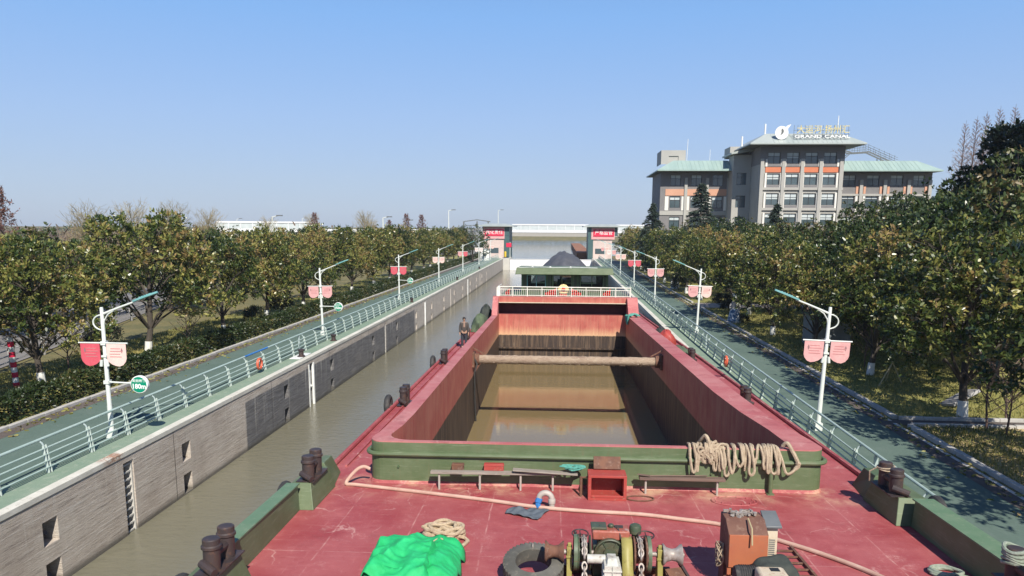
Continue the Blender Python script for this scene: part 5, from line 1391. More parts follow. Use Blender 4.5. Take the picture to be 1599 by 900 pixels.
tk_ = MB(); tk_.box(-0.22,0.22,-0.22,0.22,0.34,0.60); tk_.box(-0.2,0.2,-0.2,0.2,0,0.34)
to_ = tk_.build('cream_tank', 'cabinet_cream', matrix=onb(2.36,-6.0,0.14), bevel=0.05)
tag(to_, 'rusty cream tank with a square filler hole at the bottom frame edge', 'tank')
m = MB(); m.box(-0.02,0.12,0.02,0.14,0.60,0.606); m.build('filler_hole_shade', 'shade_black', to_)  # flat dark patch on the lid, painted as the shade inside the opening
cr = MB()
cr.box(-0.24,0.24,-0.17,-0.14,0,0.3); cr.box(-0.24,0.24,0.14,0.17,0,0.3); cr.box(-0.24,-0.21,-0.14,0.14,0,0.3); cr.box(0.21,0.24,-0.14,0.14,0,0.3); cr.box(-0.21,0.21,-0.14,0.14,0,0.03)
for k_ in range(6): cr.box(-0.2+0.07*k_,-0.16+0.07*k_,-0.18,-0.17,0.1,0.22)
tag(cr.build('crate', 'black_rubber', matrix=onb(2.86,-5.75,0.18), bevel=0.006), 'black plastic crate right of the cream tank', 'crate')
cs = MB(); cs.box(-0.2,0.2,-0.15,0.15,0,0.17); cs.box(-0.21,0.21,-0.16,0.16,0.13,0.178)
tag(cs.build('crate', 'blue_plastic', matrix=onb(2.86,-5.75,0), bevel=0.008), 'blue plastic crate under the black crate', 'crate')
ld = MB()
ld.bar((3.52,-3.3,0.04),(3.56,-5.8,0.04),0.05,0.05); ld.bar((3.02,-3.3,0.04),(3.0,-5.8,0.04),0.05,0.05)
for k_ in range(9): ld.bar((3.02,-3.5-0.27*k_,0.04),(3.53,-3.5-0.27*k_,0.04),0.03,0.03)
tag(ld.build('ladder', 'rusty_iron', matrix=onb(0,0,0)), 'rusty iron ladder lying on the deck right of the cabinet', 'ladder')
rc_ = MB(); pts = []
for j in range(40):
    a = j*0.45; pts.append((0.24*math.cos(a)*(1+0.15*math.sin(j)), 0.2*math.sin(a)*(0.9+0.12*math.cos(j*0.6)), 0.03+0.012*(j/8)))
pts += [(0.3,-0.2,0.04),(0.42,-0.35,0.03),(0.5,-0.6,0.03)]
rc_.tube(polyline_smooth(pts,3), 0.028, 7)
tag(rc_.build('rope_coil', 'grey_green_rope', matrix=onb(5.88,-4.25,0)), 'small grey-green rope coil on the deck by the right bulwark', 'rope coil')

# ------------------------------------------------------------------ people
def skinned(name, verts, edges, radii, mat, parent, sub=2, root=0):
    me = bpy.data.meshes.new(name); me.from_pydata(verts, edges, []); me.update()
    o = bpy.data.objects.new(name, me); COL.objects.link(o)
    o.modifiers.new('skin', 'SKIN'); 
    for v, r in zip(me.skin_vertices[0].data, radii): v.radius = (r, r) if not isinstance(r, tuple) else r
    me.skin_vertices[0].data[root].use_root = True
    s = o.modifiers.new('sub', 'SUBSURF'); s.levels = sub; s.render_levels = sub
    dg = bpy.context.evaluated_depsgraph_get()
    m2 = bpy.data.meshes.new_from_object(o.evaluated_get(dg)); o.modifiers.clear(); o.data = m2
    m2.materials.clear(); m2.materials.append(MAT[mat]); m2.polygons.foreach_set("use_smooth", [True]*len(m2.polygons))
    o.parent = parent
    return o
def person(matrix, label, hand_hang=True, silhouette=False):
    t = thing('person', label, 'person', matrix=matrix)
    V = [(0,0,0.95),(0,0.0,1.15),(0,0.01,1.36),(0,0.01,1.47),(0,-0.01,1.55)]; E_ = [(0,1),(1,2),(2,3),(3,4)]
    rad = [(0.16,0.11),(0.15,0.11),(0.17,0.115),0.06,0.055]
    for s in (-1, 1):
        i = len(V); V += [(s*0.19,0.01,1.41),(s*0.235,0.0,1.14),(s*0.245,-0.06,0.90),(s*0.245,-0.075,0.82)]; E_ += [(2,i),(i,i+1),(i+1,i+2),(i+2,i+3)]; rad += [0.065,0.05,0.036,0.038]
        h = i+3
        for q, (dx, dy, L) in enumerate(((0.0,-0.035,0.075),(0.0,-0.012,0.085),(0.0,0.010,0.08),(0.0,0.03,0.062))):
            k_ = len(V); V += [(s*0.245+dx,-0.075+dy,0.765),(s*0.24+dx,-0.08+dy,0.765-L)]; E_ += [(h,k_),(k_,k_+1)]; rad += [0.0105,0.008]
        k_ = len(V); V += [(s*0.225,-0.12,0.79),(s*0.215,-0.135,0.75)]; E_ += [(h,k_),(k_,k_+1)]; rad += [0.011,0.009]
        i = len(V); V += [(s*0.095,0,0.88),(s*0.105,-0.01,0.5),(s*0.11,0.01,0.09),(s*0.12,-0.13,0.035)]; E_ += [(0,i),(i,i+1),(i+1,i+2),(i+2,i+3)]; rad += [0.095,0.062,0.045,0.04]
    # head grows from the neck as part of the same body
    i = len(V); V += [(0,-0.015,1.63),(0,-0.01,1.70),(0,-0.105,1.625)]; E_ += [(4,i),(i,i+1),(i,i+2)]; rad += [(0.085,0.095),(0.075,0.085),0.014]
    body = skinned('body', V, E_, rad, 'shade_black' if silhouette else 'skin', t)  # silhouette body gets the cabin's shade as near-black colour
    # clothes follow the body a little outside it
    V = [(0,0,0.86),(0,0,1.12),(0,0.01,1.34),(0,0.01,1.45)]; E_ = [(0,1),(1,2),(2,3)]; rad = [(0.19,0.135),(0.185,0.135),(0.205,0.14),(0.1,0.085)]
    for s in (-1,1):
        i = len(V); V += [(s*0.19,0.01,1.405),(s*0.237,0.0,1.14),(s*0.247,-0.06,0.88)]; E_ += [(2,i),(i,i+1),(i+1,i+2)]; rad += [0.085,0.07,0.055]
    skinned('jacket', V, E_, rad, 'jacket', t)
    V = [(0,0,0.95)]; E_ = []; rad = [(0.175,0.125)]
    for s in (-1,1):
        i = len(V); V += [(s*0.1,0,0.84),(s*0.107,-0.01,0.5),(s*0.11,0.01,0.1)]; E_ += [(0,i),(i,i+1),(i+1,i+2)]; rad += [0.115,0.085,0.07]
    skinned('trousers', V, E_, rad, 'trousers', t)
    m = MB(); m.ball((0,0.012,1.695),(0.092,0.104,0.075),14,8); m.ball((0,0.045,1.65),(0.088,0.075,0.09),12,8); m.build('hair', 'hair', t)
    m = MB()
    for s in (-1,1): m.ball((s*0.034,-0.105,1.648),(0.016,0.008,0.009),8,5)
    m.box(-0.028,0.028,-0.108,-0.1,1.578,1.586)
    for s in (-1,1): m.box(s*0.034-0.022,s*0.034+0.022,-0.11,-0.1,1.668,1.674)
    m.build('face_features', 'hair', t)
    if not silhouette:
        m = MB(); m.lathe([(0.10,1.42),(0.085,1.49),(0.07,1.5),(0.06,1.47)],16,Matrix.Translation((0,0.0,0)) @ Matrix.Diagonal((1,0.85,1,1)), cap=False)
        m.box(-0.05,0.05,-0.15,-0.13,1.2,1.42)
        m.build('collar', 'jacket_collar', t)
    sh_ = MB()
    for s in (-1,1): sh_.ball((s*0.115,-0.06,0.04),(0.052,0.135,0.05),10,6)
    sh_.build('shoes', 'black_rubber', t)
    return t
person(onb(-6.0,24.3,0.0,R(10)), 'man in a dark open jacket standing on the left side deck of the barge')
hm_ = person(onb(-0.35,42.55,1.72,0.0), 'helmsman seen as a dark shape in the middle wheelhouse window', silhouette=True)

# ------------------------------------------------------------------ vegetation
def leaf_object(name, P, D, S, W, T, mat, parent=None, matrix=None, label=None, seed=0):
    """one mesh of many bent four-sided leaves: P centres, D directions, S lengths, W widths, T tints"""
    r = np.random.default_rng(seed)
    n = len(P)
    D = D / np.linalg.norm(D, axis=1, keepdims=True)
    A = r.normal(size=(n, 3)); X = np.cross(D, A); X /= np.linalg.norm(X, axis=1, keepdims=True) + 1e-9
    Nn = np.cross(X, D)
    S_ = S[:, None]; W_ = W[:, None]
    base = P; mid = P + D*S_*0.5; tip = P + D*S_ - Nn*S_*0.12
    q1 = P + D*S_*0.27 + Nn*S_*0.05; q2 = P + D*S_*0.72 - Nn*S_*0.01
    V = np.stack([base, q1 + X*W_*0.42 + Nn*S_*0.04, q2 + X*W_*0.36, tip, q2 - X*W_*0.36, q1 - X*W_*0.42 + Nn*S_*0.04], axis=1).reshape(-1, 3).astype(np.float32)
    me = bpy.data.meshes.new(name)
    me.vertices.add(n*6); me.vertices.foreach_set("co", V.ravel())
    me.loops.add(n*6); me.loops.foreach_set("vertex_index", np.arange(n*6, dtype=np.int32))
    me.polygons.add(n); me.polygons.foreach_set("loop_start", np.arange(0, n*6, 6, dtype=np.int32))
    me.update(calc_edges=True)
    at = me.attributes.new("tint", 'FLOAT', 'FACE'); at.data.foreach_set("value", T.astype(np.float32))
    me.materials.append(MAT[mat])
    o = bpy.data.objects.new(name, me); COL.objects.link(o)
    if parent is not None: o.parent = parent
    if matrix is not None: o.matrix_world = matrix
    return o

def limb_path(a, b, r, wob=0.12, n=5):
    a = np.array(a, float); b = np.array(b, float); L = np.linalg.norm(b-a)
    return [tuple(a + (b-a)*t + r.normal(size=3)*wob*L*0.35*math.sin(math.pi*t) + np.array([0,0,0.10*L*math.sin(math.pi*t)])) for t in np.linspace(0, 1, n)]

def broad_tree(name, seed, H, crown_r, z0, mat='leaf_magnolia', nclust=640, per=9, leaf=(0.24, 0.10), tint=0.0, trunk_r=0.17, white=True, bark='bark', lobes=11, label=None, cat='tree', gappy=0.0):
    """trunk with limbs up to lobe centres; leaf rosettes on twigs all through the lobes"""
    r = np.random.default_rng(seed)
    root = bpy.data.objects.new(name, None); COL.objects.link(root)
    tr = MB()
    bend = r.normal(size=2)*0.15
    hz = z0 + 0.2*(H-z0)
    path = [(0,0,-0.1),(bend[0]*0.2,bend[1]*0.2,z0*0.4),(bend[0]*0.7,bend[1]*0.7,z0*0.8),(bend[0],bend[1],hz),(bend[0]*1.6,bend[1]*1.6,z0+0.75*(H-z0))]
    tr.tube(path, [trunk_r*1.35, trunk_r, trunk_r*0.9, trunk_r*0.7, trunk_r*0.2], 9)
    L = []
    for i in range(lobes):
        a = 2*math.pi*(i*0.618) + r.uniform(-.3,.3)
        f = (i+0.5)/lobes
        zz = z0 + (H-z0)*(0.16 + 0.70*f) + r.uniform(-.3,.3)
        rad = crown_r*(0.74*math.sqrt(max(0.04, 1-((f-0.28)/0.80)**2)))*r.uniform(0.8,1.12)
        c = np.array([math.cos(a)*rad+bend[0], math.sin(a)*rad+bend[1], zz])
        s = crown_r*r.uniform(0.25,0.44)
        L.append((c, np.array([s, s, s*r.uniform(0.62,0.85)])))
        st = path[2] if f < 0.4 else path[3]
        if f > 0.7: st = tuple(np.array(path[3])*0.5+np.array(path[4])*0.5)
        lp = limb_path(st, tuple(c), r); tr.tube(lp, [trunk_r*0.5, trunk_r*0.36, trunk_r*0.26, trunk_r*0.17, trunk_r*0.08], 6)
        for k in range(5):
            d = r.normal(size=3); d[2] = abs(d[2])*0.6; d /= np.linalg.norm(d)
            tr.tube([lp[3], tuple(np.array(lp[3])*0.5+c*0.5+d*s*0.3), tuple(c + d*s*0.95)], [trunk_r*0.12, trunk_r*0.08, 0.012], 5)
    t = tr.build('trunk', bark, root)
    if white:
        wv = MB(); wv.tube([(0,0,0.0),(bend[0]*0.1,bend[1]*0.1,0.4),(bend[0]*0.2,bend[1]*0.2,0.75)],[trunk_r*1.36,trunk_r*1.22,trunk_r*1.14],10,caps=False); wv.build('whitewash', 'whitewash', t)
    # twig ends
    C = []; Dd = []; Lt = []
    wsum = sum(float(s[0])**2 for c, s in L)
    for c, s in L:
        per_l = max(8, int(nclust*float(s[0])**2/wsum)); Lt.append(np.full(per_l, r.normal()*0.17 + 0.10*(c[2]-z0)/(H-z0)))  # higher lobes get a paler tint, sunlight put into the leaf colour
        d = r.normal(size=(per_l, 3)); d[:,2] += 0.25; d /= np.linalg.norm(d, axis=1, keepdims=True)
        q = r.uniform(0.35, 1.0, size=(per_l,1))**0.55 * np.where(r.uniform(size=(per_l,1)) < 0.1, r.uniform(1.05,1.4,size=(per_l,1)), 1.0)
        # break the outline: push some twigs out, drop others in patches
        bumps = 1 + 0.16*np.sin(d[:,0:1]*6+seed)+0.14*np.sin(d[:,1:2]*7+2*seed)+0.1*np.sin(d[:,2:3]*9)
        C.append(c + d*q*s*bumps); Dd.append(d)
    C = np.concatenate(C); Dd = np.concatenate(Dd); Lt = np.concatenate(Lt)
    keep = (np.sin(C[:,0]*2.1+seed)*np.sin(C[:,1]*1.9+seed*2)*np.sin(C[:,2]*2.3+seed*3)) < (0.33 - gappy)
    C = C[keep]; Dd = Dd[keep]; Lt = Lt[keep]; n = len(C)
    ct = r.beta(2.4, 3.2, size=n) + Lt + tint + 0.12*np.sin(C[:,0]*0.9+seed)
    P = np.repeat(C, per, axis=0); D0 = np.repeat(Dd, per, axis=0)
    dirs = D0*0.55 + r.normal(size=P.shape)*0.75 + np.array([0,0,0.35])
    P = P + r.normal(size=P.shape)*0.06
    m = len(P)
    S = leaf[0]*r.uniform(0.65,1.25,m); W = leaf[1]*r.uniform(0.75,1.3,m)
    T = np.clip(np.repeat(ct, per) + r.normal(size=m)*0.13, 0, 1)
    leaf_object('crown', P, dirs, S, W, T, mat, root, seed=seed)
    root['category'] = cat
    return remember(root)

def plant_copy(src, loc, rz, sc, label, group, first=False, cat=None, sz=None):
    o = src if not src.get('used') else copy_tree(src)
    src['used'] = True
    if 'used' in o and o is not src: del o['used']
    o.location = loc; o.rotation_euler = (0, 0, rz); o.scale = (sc, sc, sz if sz else sc)
    o['label'] = label; o['group'] = group
    if cat: o['category'] = cat
    return o
mag = [broad_tree('evergreen_tree', 30+i, 8.5, 3.8, 1.75, nclust=1850, per=9, leaf=(0.24,0.105), lobes=19, tint=(0.14,0.0,0.19,-0.03,0.06)[i], gappy=(0.0,0.08,0.03,0.1,0.0)[i]) for i in range(5)]  # the paler tints, used mostly on the left row, paint in a sunlit look
cam_t = [broad_tree('camphor_tree', 60+i, 9.5, 4.6, 1.7, mat='leaf_camphor', nclust=2500, per=9, leaf=(0.25,0.13), tint=(0.0,0.12,0.05)[i], trunk_r=0.2, white=False, lobes=22) for i in range(3)]
drk = [broad_tree('dark_evergreen_tree', 80+i, 11.0, 3.4, 2.0, mat='leaf_dark', nclust=2200, per=8, leaf=(0.26,0.13), trunk_r=0.22, white=False, lobes=15) for i in range(2)]
r = np.random.default_rng(5)
GRP_L = 'evergreen trees in the row behind the left hedge'
GRP_R = 'evergreen trees in the row beside the right road'
words = ['nearest to the camera at the left frame edge','behind the lamp with the 180m sign','just beyond the lamp with the 180m sign','tallest crown, above the first grass strip','behind the shaded part of the left hedge','behind the lamp with the 150m sign','past the 150m sign lamp','before the lamp with the 120m sign','behind the lamp with the 120m sign']
ys = [25.5, 34.0, 43.2, 51.5, 60.5, 69.0, 78.0, 87.0, 96.0, 105, 114, 123, 132, 141, 150, 159, 168, 177]
for i, y in enumerate(ys):
    lb = 'broad-leaved evergreen in the left row, ' + words[i] if i < len(words) else 'smaller evergreen far down the left tree row before the gatehouse'
    xx = -25.2 + r.uniform(-.5,.5) + (-1.2 if i == 0 else 0)
    sc = (1.0, 0.90, 1.07, 0.88, 0.95, 0.87, 0.99, 0.88, 0.97)[i] if i < 9 else r.uniform(0.86,0.98)
    plant_copy(mag[(0,2,0,1,2,4)[i % 6]], (xx, y + r.uniform(-.5,.5), Q), r.uniform(0,6.28), sc, lb, GRP_L)
for i, y in enumerate([29, 38.5, 48, 57, 66, 76, 86, 97, 108, 120, 133, 147, 162]):
    plant_copy(cam_t[i % 3], (-28.8 - 0.10*y + r.uniform(-1,1) - (6 if y < 60 else 2), y, Q), r.uniform(0,6.28), r.uniform(0.72,0.84), 'evergreen in the second row behind the left trees, beyond the grey road' , 'evergreen trees of the second row on the left')
RY_ = [(17.0,23.5,0.98),(17.0,31.2,1.0),(16.9,40.3,0.93),(16.3,47.5,0.82),(15.9,55.4,0.9),(15.4,64.4,0.9),(17.4,68.6,0.95),(15.6,82.5,0.85),(15.4,91,0.95),(15.8,100,0.9),(15.2,109,0.97),(15.6,118,0.9),(15.4,127,0.95),(15.4,136,0.9),(15.6,145,0.97),(15.4,154,0.92),(15.4,163,0.95)]
plant_copy(mag[2], (16.9, 16.2, Q), 1.0, 1.0, 'evergreen whose shadow falls on the near right road, just past the right frame edge', GRP_R)
wr_ = ['overhanging the bottom right corner of the road','behind the leaning stone slab at the right frame edge','with its trunk behind the nearest pink-bannered lamp','hiding the grey shed','with whitewashed trunk on the sunny grass','beside the blue and white statue','behind the statue on the lawn','before the pale side path','just past the pale side path']
for i, (x, y, sc) in enumerate(RY_):
    lb = 'broad-leaved evergreen in the right row, ' + wr_[i] if i < len(wr_) else 'evergreen far down the right tree row toward the gatehouse'
    plant_copy(mag[(1,3,4)[i % 3]], (x, y, Q), r.uniform(0,6.28), sc, lb, GRP_R)
back = [(21.5,37,1.05),(22,47,0.98),(26,42,1.28),(22.5,55,0.93),(28,50,1.2),(24,64,0.88),(21,72,0.88),(28,68,1.03),(22,84,0.88),(28,84,0.9),(21,94,0.92),(26,99,0.9),(33,92,0.92),(22,107,0.94),(28,112,0.9),(36,104,0.95),(42,96,1.16),(22,122,0.96),(30,124,0.9),(38,120,0.9),(46,112,1.05),(53,104,1.22),(35,78,1.16),(42,84,1.32),(50,90,1.42),(58,98,1.45),(36,62,1.33),(44,72,1.42)]
for i, (x, y, sc) in enumerate(back):
    lb = 'camphor tree in the grove between the right road and the hotel'
    if i == 0: lb = 'camphor tree behind the row at the right, nearest of the grove'
    plant_copy(cam_t[i % 3], (x, y, Q), r.uniform(0,6.28), sc, lb, 'camphor trees of the grove before the hotel')
for x, y, sc, lb in ((30.4,50.0,1.42,'very tall dark evergreen rising above the grove at the right frame edge'),(34.6,54.0,1.5,'dark evergreen with a rounded top behind the tallest one at right'),(31.4,45.0,1.78,'dark evergreen cut by the right frame edge')):
    plant_copy(drk[0 if sc > 1.5 else 1], (x, y, Q), r.uniform(0,6), sc, lb, 'dark evergreens at the right edge')
plant_copy(broad_tree('evergreen_tree', 101, 7.5, 3.6, 1.0, mat='leaf_camphor', nclust=700, per=8, white=False), (-20.6, 170, Q), 0.3, 1.25, 'round evergreen right beside the left gatehouse wall', 'evergreen trees beside the gatehouses')

# clipped hedge in stretches
def hedge(L, seed):
    r = np.random.default_rng(seed); root = bpy.data.objects.new('hedge', None); COL.objects.link(root)
    n = int(L*620)
    y = r.uniform(0, L, n); side = r.uniform(0,1,n); w_ = 0.5
    th = r.uniform(0, math.pi, n); rad = r.uniform(0.75,1.0,n)**0.5
    wob = 1 + 0.1*np.sin(y*2.3+seed)+0.07*np.sin(y*5.1)
    x = np.cos(th)*w_*rad*wob; z = np.where(np.abs(np.cos(th))>0.8, r.uniform(0.05,0.9,n), 1.0*np.minimum(1, np.sin(th)*1.35)*rad)*wob
    P = np.stack([x, y, z], 1); D = np.stack([np.cos(th)+r.normal(size=n)*0.6, r.normal(size=n)*0.7, np.sin(th)+r.normal(size=n)*0.5], 1)
    T = np.clip(r.beta(2,2.6,n) + 0.2*np.sin(y*0.8+seed*3), 0, 1)
    leaf_object('foliage', P, D, 0.15*r.uniform(0.7,1.3,n), 0.09*r.uniform(0.7,1.3,n), T, 'leaf_hedge', root, seed=seed)
    st = MB()
    for k in range(int(L/0.35)):
        yy = 0.15+k*0.35; st.tube([(r.uniform(-.1,.1),yy,0),(r.uniform(-.3,.3),yy+r.uniform(-.1,.1),0.5)],[0.03,0.012],5)
    st.tube([(0,0,0.03),(0,L,0.03)],0.03,5); st.build('stems', 'bark', root)
    root['category'] = 'hedge'
    return remember(root)
hg = [hedge(9.6, 3), hedge(9.6, 9)]
for i in range(19):
    y = 14 + i*9.9
    lb = ('left roadside hedge, stretch below the lamp with the 180m sign' if i == 1 else 'left roadside hedge, stretch at the bottom left frame edge' if i == 0 else 'left roadside hedge, stretch before the lamp with the 150m sign' if i == 3 else 'stretch of clipped roadside hedge along the left kerb')
    plant_copy(hg[i % 2], (-22.25, y, Q), 0, 1.0, lb, 'hedges along the left kerb', cat='hedge')
# round bushes
bush = broad_tree('round_bush', 120, 1.9, 1.1, 0.25, mat='leaf_dark', nclust=500, per=7, leaf=(0.11,0.06), trunk_r=0.05, white=False, lobes=8)
for x, y, sc, lb in ((-27.2,41.5,1.15,'dark clipped round bush between the first left trees'),(-25.5,64.5,1.2,'dark round bush at the left hedge before the 150m lamp'),(-24.6,57.0,0.9,'small dark bush under the left trees'),(16.2,74,0.9,'dark round bush at the corner of the pale path'),(15.9,70.5,0.75,'small dark bush near the pale path corner'),(15.1,95,1.2,'dark bush spilling toward the right road far off'),(15.3,61.6,0.5,'low bush behind the statue'),(-28.5,28.5,1.2,'dark bush at the left frame edge beside the striped pole')):
    plant_copy(bush, (x, y, Q), r.uniform(0,6), sc, lb, 'round bushes', cat='bush')

# deodar cedars with drooping tiers
def cedar(seed, H=13.0, R0=4.2):
    r = np.random.default_rng(seed); root = bpy.data.objects.new('cedar_tree', None); COL.objects.link(root)
    tr = MB(); tr.tube([(0,0,0),(0.05,0,H*0.5),(0.02,0,H)],[0.25,0.16,0.02],8)
    P=[]; D=[]
    z = H*0.14
    while z < H*0.985:
        f = (z/H); L = R0*(1-f)**0.75*r.uniform(0.85,1.1)
        for k in range(6):
            a = r.uniform(0, 6.283); L2 = L*r.uniform(0.75,1.1)
            p0 = np.array([0,0,z]); p1 = np.array([math.cos(a)*L2*0.55, math.sin(a)*L2*0.55, z+0.10*L2]); p2 = np.array([math.cos(a)*L2, math.sin(a)*L2, z-0.10*L2-0.1])
            tr.tube([tuple(p0),tuple(p1),tuple(p2)],[0.045,0.03,0.01],5)
            for t in np.linspace(0.15,1,int(16*L2/R0)+4):
                q = p0*(1-t)**2+2*p1*t*(1-t)+p2*t*t
                wdt = 0.34*L2*(1-t*0.75)
                for j in range(13):
                    off = np.array([-math.sin(a), math.cos(a), 0])*r.normal()*wdt*0.5 + np.array([math.cos(a),math.sin(a),0])*r.normal()*0.1
                    P.append(q+off+np.array([0,0,r.normal()*0.05-0.12*abs(off).sum()])); D.append([math.cos(a)+r.normal()*0.8, math.sin(a)+r.normal()*0.8, -0.25+r.normal()*0.25])
        z += H*0.034*(1.2-0.5*f)
    P=np.array(P); D=np.array(D); n=len(P)
    tr.build('trunk','bark',root)
    leaf_object('crown', P, D, 0.30*r.uniform(0.6,1.2,n), 0.10*r.uniform(0.6,1.2,n), np.clip(r.beta(2,2.5,n),0,1), 'needle_cedar', root, seed=seed)
    root['category']='tree'; return remember(root)
ced = [cedar(1), cedar(2)]
for i, (x, y, sc, lb) in enumerate(((20.6,112,1.13,'tall pointed deodar cedar standing in front of the hotel left wing'),(14.2,118,0.92,'smaller deodar cedar left of the hotel, at the grove edge'),(67,128,1.25,'spreading cedar right of the hotel, below the bare trees'),(26,92,0.85,'cedar with drooping tiers inside the grove below the hotel tower'))):
    plant_copy(ced[i % 2], (x, y, Q), r.uniform(0,6), sc, lb, 'cedars around the hotel')

# leafless trees
def bare_tree(name, seed, H, spread, nb, mat, up=0.9, fine=6, trunk_r=0.16, leaves=None, start=0.12, cone=True, twig=0.011, lift=0.35):
    r = np.random.default_rng(seed); root = bpy.data.objects.new(name, None); COL.objects.link(root)
    tr = MB(); tr.tube([(0,0,0),(0.05*r.normal(),0.05*r.normal(),H*0.5),(0,0,H)],[trunk_r,trunk_r*0.6,0.015],8)
    t = tr.build('trunk', 'bark_red', root)
    br = MB(); P=[]; D=[]
    for i in range(nb):
        f = start+(0.97-start)*((i+r.uniform())/nb); z = H*f
        L = spread*((1-f)**0.8 if cone else (0.35+0.9*(1-f)**0.5))*r.uniform(0.7,1.15)+0.15
        a = i*2.4+r.uniform(-.4,.4); d = np.array([math.cos(a), math.sin(a), up*r.uniform(0.7,1.2)]); d/=np.linalg.norm(d)
        p0=np.array([0,0,z]); p1=p0+d*L*0.5+np.array([0,0,0.02*L]); p2=p0+d*L+np.array([0,0,lift*L*0.4])
        br.tube([tuple(p0),tuple(p1),tuple(p2)],[trunk_r*0.22*(1-f)+0.014,0.016,twig*0.6],4)
        for k in range(fine):
            tt=r.uniform(0.2,1); q=p0*(1-tt)**2+2*p1*tt*(1-tt)+p2*tt*tt
            e=d*0.5+r.normal(size=3)*0.45+np.array([0,0,0.25]); e/=np.linalg.norm(e); l2=L*r.uniform(0.18,0.42)
            br.tube([tuple(q),tuple(q+e*l2*0.5+r.normal(size=3)*0.03),tuple(q+e*l2)],[twig,twig*0.8,twig*0.5],3,caps=False)
            if leaves:
                for j in range(leaves):
                    P.append(q+e*l2*r.uniform(0.1,1)+r.normal(size=3)*0.07); D.append(e+r.normal(size=3)*0.8)
    br.build('branches', mat, root, smooth=False)
    if leaves:
        P=np.array(P); D=np.array(D); n=len(P)
        leaf_object('foliage', P, D, 0.24*r.uniform(0.6,1.3,n), 0.10*r.uniform(0.6,1.2,n), np.clip(r.beta(2,2,n),0,1), 'leaf_redwood', root, seed=seed)
    root['category']='bare tree' if not leaves else 'tree'
    return remember(root)
rw_ = bare_tree('bare_redwood', 3, 25.5, 4.6, 150, 'twig_pink', up=0.8, fine=14, trunk_r=0.26, twig=0.02)
for x, y, sc, lb in ((61.4,120,0.96,'leftmost of the slender leafless redwoods right of the hotel'),(63.0,120,0.985,'leafless redwood with the densest crown, second from left at right'),(64.9,121,1.02,'tall leafless redwood behind the dark evergreen at right'),(66.8,121,1.05,'tallest leafless redwood at the right frame edge'),(69.0,121,1.06,'leafless redwood partly cut by the right frame edge')):
    plant_copy(rw_, (x, y, Q), r.uniform(0,6), sc, lb, 'leafless redwoods right of the hotel')
rr = bare_tree('red_redwood', 4, 11.5, 3.0, 90, 'bark_red', up=0.4, fine=5, leaves=7, start=0.1)
for x, y, sc, lb in ((-38.2,180,0.98,'reddish conifer with a sharp top, left one of the pair by the ramp'),(-34.8,182,0.96,'reddish conifer nearest to the ramp, right one of the pair'),(-41.5,176,0.84,'lower reddish tree left of the conifer pair'),(-58.5,172,0.98,'single reddish conifer right of the distant white bridge fence'),(-52.5,66,1.0,'reddish-brown tree rising behind the leaves at the left frame edge'),(-50,58,0.93,'reddish tree beyond the road at the left frame edge')):
    plant_copy(rr, (x, y, Q), r.uniform(0,6), sc, lb, 'reddish winter trees on the left')
wl_ = bare_tree('bare_willow', 6, 10.5, 4.2, 110, 'twig_willow', up=1.5, fine=12, cone=False, start=0.05, twig=0.016, lift=0.1)
for x, y, sc, lb in ((-46.5,172,0.95,'leafless yellowish willow left of the reddish conifers'),(-43,164,0.8,'smaller leafless willow in front of the tall willow'),(-61,150,0.8,'leafless willow below the distant white bridge fence'),(-70,140,0.72,'leafless brownish tree under the left end of the white bridge'),(-55,112,0.86,'leafless yellowish tree behind the left row, mid distance'),(-47,78,0.85,'pale leafless tree seen between the nearest crowns on the left'),(-44,66,0.80,'leafless tree peeping over the first left crowns'),(-52,96,0.9,'leafless brownish tree behind the tallest left crown'),(-62,180,0.9,'leafless willow far left of the ramp')):
    plant_copy(wl_, (x, y, Q), r.uniform(0,6), sc, lb, 'leafless willows and shrubs on the left')
sp = bare_tree('bare_sapling', 8, 2.4, 1.4, 16, 'twig_brown', up=0.9, fine=5, trunk_r=0.045, cone=False, start=0.25)
for x, y, sc, lb in ((16.9,29.2,1.15,'leafless sapling at the corner of the side road on the right'),(17.3,28.6,1.0,'leaning leafless shrub beside the side road sapling'),(18.6,30.9,1.0,'leafless shrub at the right frame edge'),(-26.0,36.4,1.0,'leafless sapling beside the first left tree'),(-25.6,38.0,1.05,'thin sapling on the yellow grass left of the lamp'),(-24.4,45.8,0.9,'leafless sapling behind the second left trunk'),(17.4,42.3,0.9,'leafless shrub behind the trunk by the pink-bannered lamp'),(17.6,60.0,0.9,'thin sapling on the sunny right lawn')):
    plant_copy(sp, (x, y, Q), r.uniform(0,6), sc, lb, 'leafless saplings')

# grass tufts on the verges
def grass(regions, n, seed, h=0.16):
    r = np.random.default_rng(seed); Ps=[]
    for (x0,x1,y0,y1,w_) in regions:
        k=int(n*w_); Ps.append(np.stack([r.uniform(x0,x1,k), r.uniform(y0,y1,k), np.full(k,Q+0.015)],1))
    P=np.concatenate(Ps); k=len(P)
    D=np.stack([r.normal(size=k)*0.45, r.normal(size=k)*0.45, np.ones(k)],1)
    T=np.clip(0.5+0.3*np.sin(P[:,0]*0.9)*np.sin(P[:,1]*0.6)+r.normal(size=k)*0.18,0,1)
    o=leaf_object('grass', P, D, h*r.uniform(0.5,1.4,k), 0.03*r.uniform(0.7,1.4,k), T, 'grass_blade', seed=seed)
    o['kind']='stuff'; o['label']='dry yellowish grass on the verges beside both roads'
grass([(-29.4,-22.8,20,60,0.42),(-29.4,-22.8,60,110,0.2),(14.3,24,30.9,60,0.3),(14.3,22,60,73.8,0.08),(14.3,18,20,29.4,0.1)], 60000, 3)

